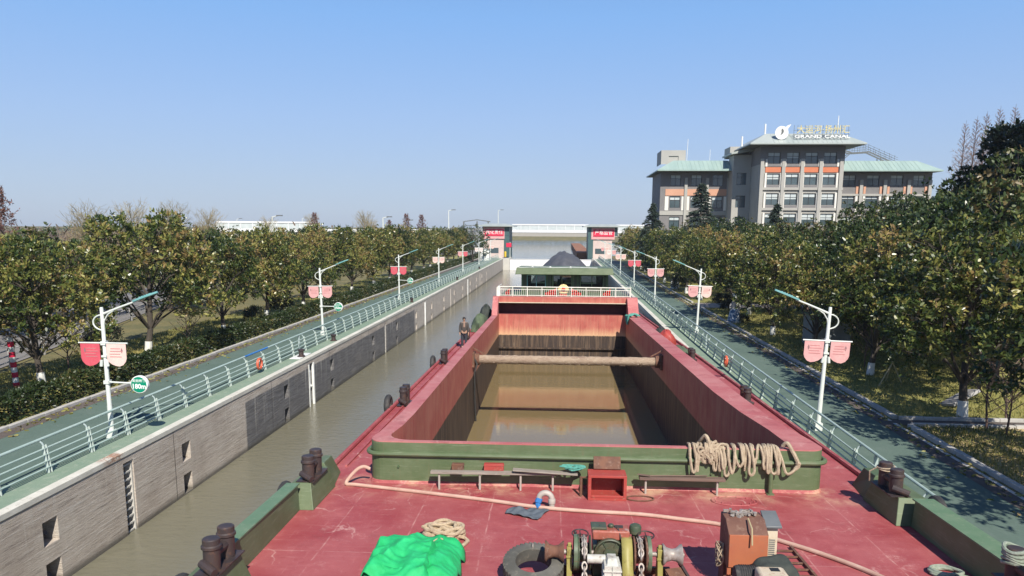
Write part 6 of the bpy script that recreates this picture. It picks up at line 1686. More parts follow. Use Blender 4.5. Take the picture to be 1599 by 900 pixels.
# fallen leaves along the kerbs and blown onto the roads
_r = np.random.default_rng(91); k = 2600
_side = _r.uniform(size=k) < 0.5
_x = np.where(_side, -21.15 + np.abs(_r.normal(size=k))*0.5, 13.9 - np.abs(_r.normal(size=k))*0.5)
_P = np.stack([_x, _r.uniform(18, 120, k), np.full(k, Q+0.02)], 1)
_D = np.stack([_r.normal(size=k), _r.normal(size=k), np.abs(_r.normal(size=k))*0.12], 1)
o_ = leaf_object('fallen_leaves', _P, _D, 0.2*_r.uniform(0.6,1.2,k), 0.09*_r.uniform(0.7,1.3,k), _r.uniform(0.6,1.0,k), 'leaf_magnolia', seed=92)
o_['kind'] = 'stuff'; o_['label'] = 'dry fallen leaves scattered along the kerbs of both roads'

# ------------------------------------------------------------------ hotel
HX, HY = 0.0, 0.0
ho = thing('hotel', 'five-storey grey and orange hotel with a central tower and green-grey roofs behind the trees', 'hotel', (42.0, 137.0, Q))
def hp(x, y, z): return (x-42.0, y-137.0, z-Q)
def facade(name, x0, x1, y, z0, z1, cols, rows, mat, depth=0.3):
    """front wall with real openings; cols = [(xa, xb)], rows = [(za, zb)]"""
    mb = MB(); hl = []
    for xa, xb in cols:
        for za, zb in rows: hl.append((xa-x0, xb-x0, za-z0, zb-z0, depth))
    holed(mb, hp(x0, y, z0), (1,0,0), (0,0,1), (0,-1,0), 0, x1-x0, 0, z1-z0, hl)
    return mb
def window(xa, xb, za, zb, y, blind=0.0):
    f = MB(); t = 0.07
    X0, _, Z0 = hp(xa, y, za); X1, _, Z1 = hp(xb, y, zb); Y = y-137.0+0.17
    f.box(X0,X1,Y,Y+0.06,Z0,Z0+t); f.box(X0,X1,Y,Y+0.06,Z1-t,Z1); f.box(X0,X0+t,Y,Y+0.06,Z0,Z1); f.box(X1-t,X1,Y,Y+0.06,Z0,Z1)
    f.box((X0+X1)/2-t/2,(X0+X1)/2+t/2,Y,Y+0.06,Z0,Z1); zt = Z0+(Z1-Z0)*0.66; f.box(X0,X1,Y,Y+0.06,zt-t/2,zt+t/2)
    fo = f.build('window', 'frame_dark', ho, smooth=False)
    g_ = MB(); g_.box(X0+0.03,X1-0.03,Y+0.07,Y+0.075,Z0+0.03,Z1-0.03); g_.build('pane', 'window_glass', fo, smooth=False)
    if blind:
        b_ = MB(); b_.box(X0+0.1,X1-0.1,Y+0.045,Y+0.066,Z1-(Z1-Z0)*blind,Z1-0.06); b_.build('blind', 'blind', fo, smooth=False)
    return fo
rb_ = random.Random(3)
TC = [(36.55,38.75),(39.85,42.05),(43.1,45.3),(46.35,48.55)]; TR = [(22.45,24.45),(18.75,20.75),(15.2,17.3),(11.6,13.7),(8.0,10.1),(4.4,6.4)]
TX0, TX1, TY = 35.2, 49.9, 137.0
fb_ = facade('tower', TX0, TX1, TY, 3.0, 25.5, TC, TR, 'hotel_grey')
Y0 = TY-137.0
fb_.quad(hp(TX0,TY,3),hp(TX0,TY+14,3),hp(TX0,TY+14,25.5),hp(TX0,TY,25.5)); fb_.quad(hp(TX1,TY,3),hp(TX1,TY+14,3),hp(TX1,TY+14,25.5),hp(TX1,TY,25.5)); fb_.quad(hp(TX0,TY+14,3),hp(TX1,TY+14,3),hp(TX1,TY+14,25.5),hp(TX0,TY+14,25.5))
fb_.build('tower_wall', 'hotel_grey', ho, smooth=False)
up_ = MB()
holes5 = [(a-TX0, b-TX0, 22.45-22.35, 24.45-22.35, 0.06) for a, b in TC]
d_ = MB(); holed(d_, hp(TX0-0.02, TY-0.06, 22.35), (1,0,0), (0,0,1), (0,-1,0), 0, TX1-TX0+0.04, 0, 3.13, [(*h, 1) for h in holes5])
d_.quad(hp(TX0-0.02,TY-0.06,22.35),hp(TX0-0.02,TY+14,22.35),hp(TX0-0.02,TY+14,25.48),hp(TX0-0.02,TY-0.06,25.48))
d_.build('upper_brick_band', 'hotel_brick', ho, smooth=False)
pil = MB(); orn = MB(); 
edges = [TX0+0.35] + [(TC[i][1]+TC[i+1][0])/2 for i in range(3)] + [TX1-0.55]
for e in edges: pil.box(e-0.3-42, e+0.3-42, Y0-0.45, Y0-0.003, 0, 23.3-Q)
for z in (21.05-3.5*0, 17.95, 14.35, 10.75, 7.2): 
    if z < 20: pil.box(TX0-42, TX1-42, Y0-0.30, Y0-0.004, z-0.1-Q, z+0.35-Q)
pil.build('pilaster', 'hotel_grey', ho, smooth=False)
for a, b in TC:
    orn = MB(); orn.box(a-0.35-42, b+0.35-42, Y0-0.14, Y0-0.005, 20.95-Q, 21.85-Q)
    orn.build('orange_panel', 'hotel_orange', ho, smooth=False)
for a, b in TC:
    for (za, zb) in TR[:5]:
        lo = za-0.5; hi = zb+0.1 if zb < 22 else zb-1.2
        for x_ in (a-0.42, b+0.08):
            m = MB(); m.box(x_-42, x_+0.34-42, Y0-0.22, Y0-0.006, lo-Q, hi-Q); m.build('white_fin', 'hotel_white', ho, smooth=False)
        m = MB(); m.box(a-0.05-42, b+0.05-42, Y0-0.16, Y0-0.007, za-0.5-Q, za-0.05-Q); m.build('spandrel', 'hotel_brick', ho, smooth=False)
for (a, b) in TC:
    for (za, zb) in TR[:5]: window(a, b, za, zb, TY, rb_.choice((0.3,0.32,0.36,0.3,0.5)))
# wings
WY = 147.0
LC = [(20.9,22.9),(24.9,26.9),(29.0,31.0)]; LR = [(19.1,21.2),(14.9,17.1),(11.0,13.2),(7.3,9.4)]
lw = facade('left_wing', 19.0, 35.0, WY, 3.0, 21.7, LC, LR, 'hotel_grey')
lw.quad(hp(19,WY,3),hp(19,WY+13,3),hp(19,WY+13,21.7),hp(19,WY,21.7)); lw.quad(hp(19,WY+13,3),hp(35.2,WY+13,3),hp(35.2,WY+13,21.7),hp(19,WY+13,21.7))
lw.build('wing_wall', 'hotel_brick', ho, smooth=False)
pn = MB(); pe = MB()
for i, (a, b) in enumerate(LC + [(33.0,34.6)]):
    nxt = (LC + [(33.0,34.6),(35.2,36)])[i+1][0]
    pn.box(b+0.05-42 if False else a-0.9-42, b+0.9-42, WY-137-0.10, WY-137-0.004, 17.25-Q, 18.5-Q) if i < 3 else None
    pe.box((b+nxt)/2-0.28-42, (b+nxt)/2+0.28-42, WY-137-0.35, WY-137-0.003, 0, 20.6-Q) if i < 3 else None
pn.build('peach_band', 'hotel_peach', ho, smooth=False)
wp = MB(); 
for a, b in LC:
    for x_ in (a-0.95, b+0.25): wp.box(x_-42, x_+0.7-42, WY-137-0.10, WY-137-0.004, 14.4-Q, 17.1-Q)
wp.build('white_panel', 'hotel_white', ho, smooth=False)
pe.build('wing_pilaster', 'hotel_grey', ho, smooth=False)
bnd = MB(); bnd.box(19-42,35.1-42,WY-137-0.16,WY-137-0.005,13.5-Q,14.3-Q); bnd.build('wing_band', 'hotel_grey', ho, smooth=False)
for a, b in LC:
    for za, zb in LR[:3]: window(a, b, za, zb, WY, rb_.choice((0,0.3,0.0,0.35)))
# recessed link between left wing and tower
lk = facade('link', 31.9, 35.18, 143.0, 3.0, 24.6, [(32.6,34.4)], [(19.1,21.3),(14.9,17.1),(11.0,13.2)], 'hotel_grey')
lk.quad(hp(31.9,143,3),hp(31.9,147,3),hp(31.9,147,24.6),hp(31.9,143,24.6))
lk.build('link_wall', 'hotel_grey', ho, smooth=False)
for za, zb in ((19.1,21.3),(14.9,17.1),(11.0,13.2)): window(32.6,34.4,za,zb,143.0,0.0)
lr_ = MB(); lr_.add([hp(31.2,142,24.6),hp(35.2,142,25.2),hp(35.2,150,25.2),hp(31.2,150,24.6),hp(31.2,142,24.9),hp(35.2,142,26.0),hp(35.2,150,26.0),hp(31.2,150,24.9)],[(3,2,1,0),(4,5,6,7),(0,1,5,4),(1,2,6,5),(2,3,7,6),(3,0,4,7)]); lr_.build('link_roof', 'roof_grey', ho, smooth=False)
RC = [(53.6,55.9),(58.0,60.3),(62.4,64.7),(66.6,68.6)]; RR = [(19.2,21.2),(15.0,17.5),(11.0,13.3)]
rwg = facade('right_wing', 49.9, 70.0, WY, 3.0, 21.6, RC, RR, 'hotel_grey')
rwg.quad(hp(70,WY,3),hp(70,WY+13,3),hp(70,WY+13,21.6),hp(70,WY,21.6)); rwg.quad(hp(50,WY+13,3),hp(70,WY+13,3),hp(70,WY+13,21.6),hp(50,WY+13,21.6))
rwg.build('wing_wall', 'hotel_brick', ho, smooth=False)
pr = MB()
for i, (a, b) in enumerate(RC):
    pr.box(b+0.75-42, b+1.35-42, WY-137-0.4, WY-137-0.003, 0, 20.3-Q)
    for x_ in (a-0.55, b+0.15):
        m = MB(); m.box(x_-42, x_+0.42-42, WY-137-0.14, WY-137-0.004, 17.7-Q, 19.1-Q); m.build('peach_fin', 'hotel_peach', ho, smooth=False)
        m = MB(); m.box(x_-42, x_+0.42-42, WY-137-0.14, WY-137-0.004, 14.2-Q, 17.3-Q); m.build('white_fin', 'hotel_white', ho, smooth=False)
pr.box(51.6-42,52.3-42,WY-137-0.4,WY-137-0.003,0,20.3-Q)
pr.box(50-42,70-42,WY-137-0.2,WY-137-0.006,17.3-Q,17.68-Q)
pr.build('wing_pilaster', 'hotel_grey', ho, smooth=False)
for a, b in RC:
    for za, zb in RR: window(a, b, za, zb, WY, rb_.choice((0.3,0.0,0.45,0.3)))
op = MB(); op.box(50.4-42,51.4-42,WY-137-0.1,WY-137-0.004,17.6-Q,19.3-Q); op.box(50.4-42,51.4-42,WY-137-0.1,WY-137-0.004,9.5-Q,12.5-Q); op.build('peach_panel', 'hotel_peach', ho, smooth=False)
# roofs: thin hipped slopes with deep dark eaves
def roof(x0, x1, y0, y1, z, rise, inset, mat, name, eave=0.5):
    m = MB()
    m.add([hp(x0,y0,z),hp(x1,y0,z),hp(x1,y1,z),hp(x0,y1,z),hp(x0,y0,z+0.22),hp(x1,y0,z+0.22),hp(x1,y1,z+0.22),hp(x0,y1,z+0.22),
           hp(x0+inset,y0+inset,z+rise),hp(x1-inset,y0+inset,z+rise),hp(x1-inset,y1-inset,z+rise),hp(x0+inset,y1-inset,z+rise)],
          [(0,1,5,4),(1,2,6,5),(2,3,7,6),(3,0,4,7),(4,5,9,8),(5,6,10,9),(6,7,11,10),(7,4,8,11),(8,9,10,11)])
    # standing seams
    n_ = int((x1-x0)/0.8)
    for i in range(1, n_):
        xx = x0+(x1-x0)*i/n_
        if x0+inset < xx < x1-inset: m.bar(hp(xx,y0,z+0.23), hp(xx,y0+inset,z+rise+0.01), 0.05, 0.06)
    o_ = m.build(name, mat, ho, smooth=False)
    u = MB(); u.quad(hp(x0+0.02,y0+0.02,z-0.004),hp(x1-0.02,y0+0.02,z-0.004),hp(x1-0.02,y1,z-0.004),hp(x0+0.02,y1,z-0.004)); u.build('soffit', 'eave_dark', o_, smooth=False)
roof(32.6,52.4,133.9,154,25.5,2.2,3.4,'roof_grey','tower_roof')
roof(18.0,35.1,144.2,163,21.75,2.2,3.4,'hotel_roof','wing_roof')
roof(50.0,70.6,144.2,163,21.7,2.2,3.4,'hotel_roof','wing_roof')
ph_ = MB(); holed(ph_, hp(19.4,150.5,23.5), (1,0,0), (0,0,1), (0,-1,0), 0, 4.8, 0, 2.7, [(1.5,3.4,0.7,1.6,0.2)]); ph_.quad(hp(19.4,150.5,23.5),hp(19.4,157,23.5),hp(19.4,157,26.2),hp(19.4,150.5,26.2)); ph_.quad(hp(24.2,150.5,23.5),hp(24.2,157,23.5),hp(24.2,157,26.2),hp(24.2,150.5,26.2)); ph_.quad(hp(19.4,150.5,26.2),hp(24.2,150.5,26.2),hp(24.2,157,26.2),hp(19.4,157,26.2))
ph_.build('penthouse', 'hotel_grey', ho, smooth=False)
ph2 = MB(); ph2.box(31.8-42,34.4-42,9,14,21.5,25.2-Q+1.2); ph2.box(34.6-42,36-42,8,12,22,27.0-Q-0.4); ph2.build('stair_head', 'hotel_grey', ho, smooth=False)
# iron stair on the right roof
sr = MB()
for dy in (0, 1.6):
    sr.bar(hp(51.5,148+dy,26.6),hp(55.2,148+dy,25.4),0.12,0.25); sr.bar(hp(55.2,148+dy,25.4),hp(58.4,148+dy,25.6),0.12,0.25); sr.bar(hp(58.4,148+dy,25.6),hp(63.6,148+dy,23.3),0.12,0.25)
    for k_ in range(3): sr.bar(hp(55.2,148+dy,25.9+0.4*k_),hp(58.2,148+dy,26.1+0.4*k_),0.05,0.05); sr.bar(hp(58.2,148+dy,26.1+0.4*k_),hp(63.8,148+dy,23.7+0.4*k_),0.05,0.05); sr.bar(hp(51.5,148+dy,27.0+0.4*k_),hp(55.2,148+dy,25.9+0.4*k_),0.05,0.05)
    for k_ in range(9): sr.bar(hp(55.2+k_*1.0,148+dy,25.5-max(0,k_-3)*0.38),hp(55.2+k_*1.0,148+dy,27.0-max(0,k_-3)*0.40),0.05,0.05)
    sr.bar(hp(55.0,148+dy,25.4),hp(52.8,148+dy,23.4),0.12,0.12); sr.bar(hp(60.6,148+dy,24.6),hp(60.6,148+dy,23.2),0.14,0.14)
sr.build('roof_stair', 'eave_dark', ho, smooth=False)
ms = MB(); ms.tube([hp(49.0,139,26.9),hp(49.05,139,31.0)],[0.14,0.07],8); ms.tube([hp(36.3,139,26.7),hp(36.3,139,29.6)],0.16,8); ms.tube([hp(33.0,142,26),hp(33.0,142,27.8)],0.16,8); ms.tube([hp(24.5,151,24),hp(24.6,151,28.4)],0.05,6); ms.tube([hp(29.0,151,24),hp(29.0,151,26.4)],0.04,6)
ms.build('mast', 'white_paint', ho)
# rooftop sign: round white emblem with a dark swirl, two lines of letters
sg = MB()
zc = 27.55
M_ = Matrix.Translation(hp(38.1,135.0,zc)) @ Matrix.Rotation(R(90),4,'X')
ringp = []
sg.lathe([(0.0,-0.1),(1.12,-0.1),(1.15,-0.06),(1.15,0.06),(1.12,0.1),(0.0,0.1)],36,M_,cap=False)
tail = [(0.55,0.85),(0.95,1.25),(1.55,1.45),(1.35,1.15),(1.05,0.75),(1.0,0.4)]
sg.prism(tail,0.14,M_ @ Matrix.Translation((0,0,-0.07)))
eo = sg.build('roof_emblem', 'sign_white', ho, smooth=False)
sw = MB(); sw.prism([(0.05,0.75),(0.3,0.5),(0.36,0.2),(0.25,-0.1),(0.0,-0.3),(-0.28,-0.42),(-0.1,-0.12),(-0.06,0.2),(-0.12,0.5)],0.02,M_ @ Matrix.Translation((0,0,0.104))); sw.build('swirl', 'eave_dark', eo, smooth=False)
text_mesh('大运河·扬州汇', 1.45, 'sign_gold', ho, Matrix.Translation(hp(45.2,135.1,28.05)) @ FACE, 0.08, 'roof_lettering', 1.0)
text_mesh('GRAND CANAL', 0.72, 'sign_white', ho, Matrix.Translation(hp(45.0,134.8,26.9)) @ FACE, 0.05, 'roof_lettering', 1.85, bold=0.008)
fr2 = MB()
for k_ in range(16): fr2.bar(hp(40.3+0.62*k_,135.4,26.2),hp(40.3+0.62*k_,135.3,28.9),0.05,0.05)
for z in (26.5,27.3,28.0): fr2.bar(hp(40.2,135.35,z),hp(49.9,135.35,z),0.05,0.05)
fr2.build('sign_frame', 'eave_dark', ho, smooth=False)

# ------------------------------------------------------------------ gatehouses, gate, bridge
def gatehouse(x0, x1, y0, y1, text, label, tw):
    t = thing('gatehouse', label, 'gatehouse', ((x0+x1)/2, y0, Q), 0, 'gatehouses at the far lock gate')
    c = (x0+x1)/2; hw_ = (x1-x0)/2
    b = MB(); b.box(-hw_+0.3,hw_-1.4,0.3,y1-y0,-3,6.8); b.build('wall', 'gatehouse_wall', t, smooth=False)
    p = MB(); p.box(-hw_,hw_,0,y1-y0,5.9,8.2)
    s = 1 if c < 0 else -1
    x_in = hw_*s
    p.box(min(x_in,x_in-s*1.35),max(x_in,x_in-s*1.35),0.05,y1-y0,-3,5.9)
    p.build('upper_storey', 'roof_teal', t, smooth=False)
    r_ = MB(); r_.add([(-hw_-1.3,-1.3,8.2),(hw_+1.3,-1.3,8.2),(hw_+1.3,y1-y0+1.3,8.2),(-hw_-1.3,y1-y0+1.3,8.2),(-hw_-1.3,-1.3,8.45),(hw_+1.3,-1.3,8.45),(hw_+1.3,y1-y0+1.3,8.45),(-hw_-1.3,y1-y0+1.3,8.45),(-hw_+1.0,1.2,9.0),(hw_-1.0,1.2,9.0),(hw_-1.0,y1-y0-1.2,9.0),(-hw_+1.0,y1-y0-1.2,9.0)],
                     [(3,2,1,0),(0,1,5,4),(1,2,6,5),(2,3,7,6),(3,0,4,7),(4,5,9,8),(5,6,10,9),(6,7,11,10),(7,4,8,11),(8,9,10,11)]); r_.build('roof', 'roof_grey', t, smooth=False)
    sg_ = MB(); sg_.box(-tw/2,tw/2,-0.12,-0.02,5.75,7.55); so_ = sg_.build('slogan_board', 'sign_red', t, smooth=False)
    so_.location.x = -0.4 if c < 0 else 0.2
    text_mesh(text, 1.2, 'sign_white', so_, Matrix.Translation((0,-0.15,6.65)) @ FACE, 0.01, 'slogan_lettering', 0.98)
    pk = MB(); pk.box(-tw/2-0.5,tw/2+0.2,-0.015,-0.004,5.0,8.0); pk.build('board_backing', 'banner_pink', t, smooth=False).location.x = -0.4 if c < 0 else 0.2
    w_ = MB(); w_.box(-hw_*0.5,hw_*0.2,0.26,0.29,1.2,2.6); w_.build('window', 'window_glass', t, smooth=False)
    return t
gatehouse(-21.0,-13.9,195,207,'强化责任','left gatehouse with teal upper storey and a red slogan board',5.0)
gatehouse(6.9,14.6,195,207,'严格监管','right gatehouse with teal upper storey and a red slogan board, half behind trees',5.4)
gt = thing('lock_gate', 'closed white lock gate across the far end of the chamber', 'lock gate', (-3,192.6,0))
m = MB(); m.box(-12.3,11.5,0.0,0.8,-2,2.72)
m.build('leaf', 'gate_white', gt, smooth=False)
m = MB()
for k_ in range(24): m.box(-12+1.0*k_,-11.94+1.0*k_,-0.03,-0.002,-1,2.7)
m.box(-12.3,11.5,-0.1,0.9,2.722,2.80); m.build('rib', 'gate_white', gt, smooth=False)
pz = MB(); pz.box(-17,-13.5,190.5,200,-2,Q+0.04); tag(pz.build('gate_pier', 'concrete_light', bevel=0.03), 'pale concrete pier at the far end of the left lock wall', 'pier')
pz = MB(); pz.box(8.0,12,190.5,200,-2,Q+0.05); tag(pz.build('gate_pier', 'concrete_light', bevel=0.03), 'pale concrete pier at the far end of the right lock wall', 'pier')
gd = MB(); gd.box(4.2,8.2,204,330,0.5,4.3); tag(gd.build('guide_wall', 'rust_hull', smooth=False), 'rust-brown guide wall upstream of the right gatehouse', 'guide wall')
sgp = thing('signal_post', 'signal post with a red box beside the left gatehouse', 'signal post', (-13.4,191.2,Q))
m = MB(); m.tube([(0,0,0),(0,0,4.2)],0.09,8); m.build('pole', 'pole_white', sgp)
m = MB(); m.box(-1.0,0.35,-0.2,0.2,2.9,4.0); m.build('signal_box', 'sign_red', sgp, bevel=0.03)
m = MB(); m.lathe([(0.2,0),(0.28,0.1),(0.3,1.3),(0.25,1.5),(0.05,1.55)],14); tag(m.build('yellow_buoy', 'yellow_plastic', matrix=Matrix.Translation((-14.6,190.8,Q+0.3))), 'yellow buoy standing beside the left signal post', 'buoy')
kb = thing('guard_booth', 'small white guard booth with arched window below the left gatehouse', 'booth', (-18.6,177,Q))
m = MB(); m.box(-1.1,1.1,0,2,0,2.3); m.build('wall', 'white_paint', kb, bevel=0.03)
m = MB(); m.lathe([(1.25,2.3),(1.15,2.55),(0.6,2.8),(0.0,2.88)],18,Matrix.Translation((0,1,0)),cap=False); m.build('roof', 'roof_grey', kb)
m = MB(); m.box(-0.4,0.4,-0.03,-0.005,1.0,1.8); m.build('window', 'window_glass', kb)

# long road bridge with pale noise fence
bz = thing('road_bridge', 'long pale road bridge with white noise fence crossing beyond the gatehouses', 'bridge', (0,0,0))
line = [(-152,318),(-112,332),(-60,395),(-28,420),(12,420),(60,420),(160,425)]
dk_ = MB(); fn_ = MB(); pa = MB()
for (a, b) in zip(line[:-1], line[1:]):
    ri = MB()
    A = Vector((a[0],a[1],0)); B = Vector((b[0],b[1],0))
    dk_.bar((A.x,A.y,7.4),(B.x,B.y,7.4),9.0,2.2); 
    d = (B-A).normalized(); n_ = Vector((d.y,-d.x,0)); e = n_*4.6
    pa.bar((A.x+e.x,A.y+e.y,9.2),(B.x+e.x,B.y+e.y,9.2),0.3,1.5)
    if not (-112 <= a[0] < -28) :
        fn_.bar((A.x+e.x,A.y+e.y,11.2),(B.x+e.x,B.y+e.y,11.2),0.15,2.4); ri.bar((A.x+e.x,A.y+e.y-0.1,12.75),(B.x+e.x,B.y+e.y-0.1,12.75),0.5,0.7)
        L_ = (B-A).length; k_ = 0.0
        while k_ < L_:
            p_ = A + d*k_ + e*1.03; ri.bar((p_.x,p_.y,9.9),(p_.x,p_.y,12.5),0.25,0.3,up=(0,1,0)); k_ += 5.0
        ri.build('fence_frame', 'gate_white', bz, smooth=False)
dk_.build('deck', 'concrete', bz, smooth=False); pa.build('parapet', 'gate_white', bz, smooth=False); fn_.build('noise_fence', 'blind', bz, smooth=False)
for (x, y) in ((-32,421),(20,421),(-70,388),(-112,334),(-148,321),(60,421),(110,423)):
    m = MB(); m.box(x-1.2,x+1.2,y-2.5,y+2.5,-1,6.3); m.build('bridge_pier', 'concrete', bz, bevel=0.1)
# ramp up to the bridge behind the left trees, with lamps
rp = thing('ramp', 'pale concrete ramp rising behind the trees left of the gatehouse', 'ramp', (0,0,0))
m = MB(); m.add([(-47.5,230,5),(-41,230,5),(-36,330,5),(-44,330,5),(-47.5,230,8.6),(-41,230,8.6),(-36,330,9.9),(-44,330,9.9)],[(3,2,1,0),(4,5,6,7),(0,1,5,4),(1,2,6,5),(2,3,7,6),(3,0,4,7)]); m.build('deck', 'concrete_light', rp, smooth=False)
m = MB(); m.bar((-41,230,9.1),(-36,330,10.4),0.3,1.0); m.bar((-47.5,230,9.1),(-44,330,10.4),0.3,1.0); m.build('parapet', 'concrete_light', rp, smooth=False)
gs = thing('steel_gantry', 'dark open steel gantry frame beside the ramp lamps', 'gantry', (-38,330,9.5))
m = MB()
for x in (-6,0,5): m.box(x-0.3,x+0.3,-0.3,0.3,-5,4.2)
m.bar((-6,0,4.1),(0,0,4.9),0.3,0.4); m.bar((0,0,4.9),(6,0,4.1),0.3,0.4); m.bar((-6,0,2.4),(6,0,2.4),0.3,0.3); m.build('frame', 'eave_dark', gs, smooth=False)
def far_lamp(x, y, z, h, label):
    t = thing('tall_lamp', label, 'lamp post', (x,y,z), 0, 'tall lamps on the bridge and ramp')
    m = MB(); m.tube([(0,0,0),(0,0,h)],[0.2,0.14],8); m.tube([(0,0,h),(1.5,0,h+0.3)],0.1,6); m.build('pole', 'pole_white', t)
    m = MB(); m.box(1.0,2.4,-0.2,0.2,h+0.2,h+0.45); m.build('lamp_head', 'eave_dark', t)
for x, y, z, h, lb in ((-38.5,250,9,7.5,'white lamp on the ramp left of the steel gantry'),(-28.5,330,9,9.5,'white lamp on the ramp right of the steel gantry'),(-46.5,190,3,10.2,'orange-lit pole lamp among the reddish trees'),(-41,190,3,9.4,'short white lamp right of the reddish conifers'),(-118,330,9,5.5,'lamp at the right end of the distant white bridge fence'),(-145,322,9,5.0,'lamp at the left end of the distant white bridge fence'),(-62,110,3,9.6,'lamp standing among the trees of the second left row'),(-66,165,3,10.0,'lamp behind the left trees before the white bridge fence')):
    far_lamp(x, y, z, h, lb)
# far bank trees beyond the canal
fbk = np.random.default_rng(77); n_ = 9000
P = np.stack([fbk.uniform(-420,300,n_), fbk.uniform(560,640,n_), 6+np.abs(fbk.normal(size=n_))*1.8],1)
o_ = leaf_object('far_wood', P, fbk.normal(size=(n_,3))+np.array([0,0,0.5]), fbk.uniform(1.5,3.0,n_), fbk.uniform(1.0,2.0,n_), fbk.beta(2,2,n_), 'leaf_camphor', seed=7)
o_['kind'] = 'stuff'; o_['label'] = 'low wood on the far bank beyond the bridge'

# leafless woods far beyond the left road, along the horizon
r2 = np.random.default_rng(78); n_ = 16000
px_ = r2.uniform(-900,-95,n_); py_ = 150 + (-px_-95)*0.25 + r2.uniform(0,330,n_)
hgt = 3 + np.abs(r2.normal(size=n_))*2.6*(0.7+0.3*np.sin(px_*0.05)+0.2*np.sin(px_*0.17))
P = np.stack([px_, py_, np.minimum(hgt, 11.0)], 1)
o_ = leaf_object('far_wood', P, r2.normal(size=(n_,3))*0.5+np.array([0,0,1.0]), r2.uniform(1.2,3.2,n_), r2.uniform(0.25,1.1,n_), r2.beta(2,2,n_), 'leaf_rusty', seed=8)
o_['kind'] = 'stuff'; o_['label'] = 'low brownish winter wood along the horizon beyond the left trees'
# another barge ahead with a heap under dark sheeting
b2 = thing('barge', 'second barge ahead with a high heap of cargo under dark sheeting', 'barge', (1.0,112,0), 0)
m = MB(); m.prism([(-5.5,0),(5.5,0),(5.8,6),(5.8,44),(3,52),(-3,52),(-5.8,44),(-5.8,6)],2.3); m.build('hull', 'boat_green_dark', b2, smooth=False)
m = MB(); vs = []; NX, NY = 24, 30
for j in range(NY+1):
    for i in range(NX+1):
        u = i/NX*2-1; v = j/NY
        h_ = 3.9*max(0,1-abs(u)**1.75)*min(1, math.sin(math.pi*min(1,v*1.05+0.02))*1.5)
        vs.append((u*5.3-0.4, 4+38*v, 2.3+max(0,h_+(0.28*math.sin(9*u+15*v)+0.2*math.sin(17*u-31*v)+0.14*math.sin(51*v+5*u))*(1-abs(u)))))
m.add(vs, [(j*(NX+1)+i, j*(NX+1)+i+1,(j+1)*(NX+1)+i+1,(j+1)*(NX+1)+i) for j in range(NY) for i in range(NX)]); m.build('cargo_heap', 'tarp_dark', b2, angle=60)
m = MB(); m.box(-1.2,1.6,3.4,3.5,3.2,4.1); m.build('cabin_front', 'rusty_iron', b2)

# ------------------------------------------------------------------ smaller roadside things
spn = thing('striped_pole', 'red and white striped pole behind the hedge at the left frame edge', 'striped pole', (-26.3,33.0,Q))
m = MB(); m.tube([(0,0,0),(-0.1,0,2.45)],0.13,12); m.build('pole', 'white_paint', spn)
for k_ in range(5):
    m = MB(); m.tube([(-0.0041*k_*5,0,0.02+k_*0.5),(-0.0041*(k_*5+2.5),0,0.27+k_*0.5)],0.137,12,caps=False); m.build('stripe', 'sign_red', spn)
gb_ = MB(); gb_.box(-0.95,0.95,-0.04,0.04,0,1.4); go = gb_.build('information_board', 'sign_green', matrix=Matrix.Translation((-28.8,31.0,5.6)), bevel=0.01)
tag(go, 'green information board half hidden in leaves at the left frame edge', 'board')
m = MB()
for k_ in range(4): m.box(-0.5+0.25*(k_%2),0.5,-0.052,-0.042,0.25+0.28*k_,0.37+0.28*k_)
m.build('board_lettering', 'rail_paint', go)
m = MB(); m.tube([(-0.8,0.06,-2.6),(-0.8,0.06,1.3)],0.05,8); m.tube([(0.8,0.06,-2.6),(0.8,0.06,1.3)],0.05,8); m.build('board_post', 'rail_grey', go)
# low white fence along the public road
L_ = (fb-fa).length
lf = thing('roadside_fence', 'low white fence along the grey road behind the left trees', 'fence', (0,0,Q))
for z in (0.35,0.68,1.0):
    m = MB(); m.tube([(fa.x,fa.y,z),(fb.x,fb.y,z)],0.035,6); m.build('crossbar', 'concrete_light', lf)
p0 = None
for k_ in range(48):
    q_ = fa + fd*(4.2*k_)
    if p0 is None:
        m = MB(); m.box(-0.07,0.07,-0.07,0.07,0,1.08); p0 = m.build('post', 'concrete_light', lf); p0.location = (q_.x,q_.y,0)
    else:
        c_ = p0.copy(); COL.objects.link(c_); c_.parent = lf; c_.location = (q_.x,q_.y,0)
sd = thing('shed', 'grey-green sheet metal shed under the trees beside the right road', 'shed', (18.0,49.5,Q))
m = MB(); m.box(-1.2,1.3,0,2,0,2.1); m.build('wall', 'shed_grey', sd, bevel=0.02)
m = MB(); m.box(-1.35,1.45,-0.15,2.1,2.1,2.2); m.build('roof', 'boat_green', sd, bevel=0.02)
m = MB(); m.box(-0.9,0.1,-0.03,-0.004,0.1,1.9); m.build('door', 'shed_grey', sd, bevel=0.01)
af = MB(); 
for p_, q_ in (((16.0,37.1,Q),(16.75,37.4,Q+1.25)),((17.45,37.7,Q),(16.72,37.42,Q+1.28)),((16.9,38.4,Q),(16.75,37.45,Q+1.25))): af.tube([p_,q_],0.03,7)
tag(af.build('tree_prop', 'bamboo'), 'pale wooden tripod prop on the shaded lawn at the right', 'tree prop')
sl2 = MB(); sl2.mbox((1.5,0.9,0.14), Matrix.Translation((17.9,33.2,Q+0.42)) @ Matrix.Rotation(R(18),4,'Z') @ Matrix.Rotation(R(-24),4,'Y') @ Matrix.Rotation(R(-14),4,'X'))
tag(sl2.build('stone_slab', 'stone_grey', bevel=0.02), 'pale leaning stone slab on the lawn near the side road', 'slab')
sl2 = MB(); sl2.mbox((1.3,0.8,0.3), Matrix.Translation((17.6,25.2,Q+0.12)) @ Matrix.Rotation(R(20),4,'Z'))
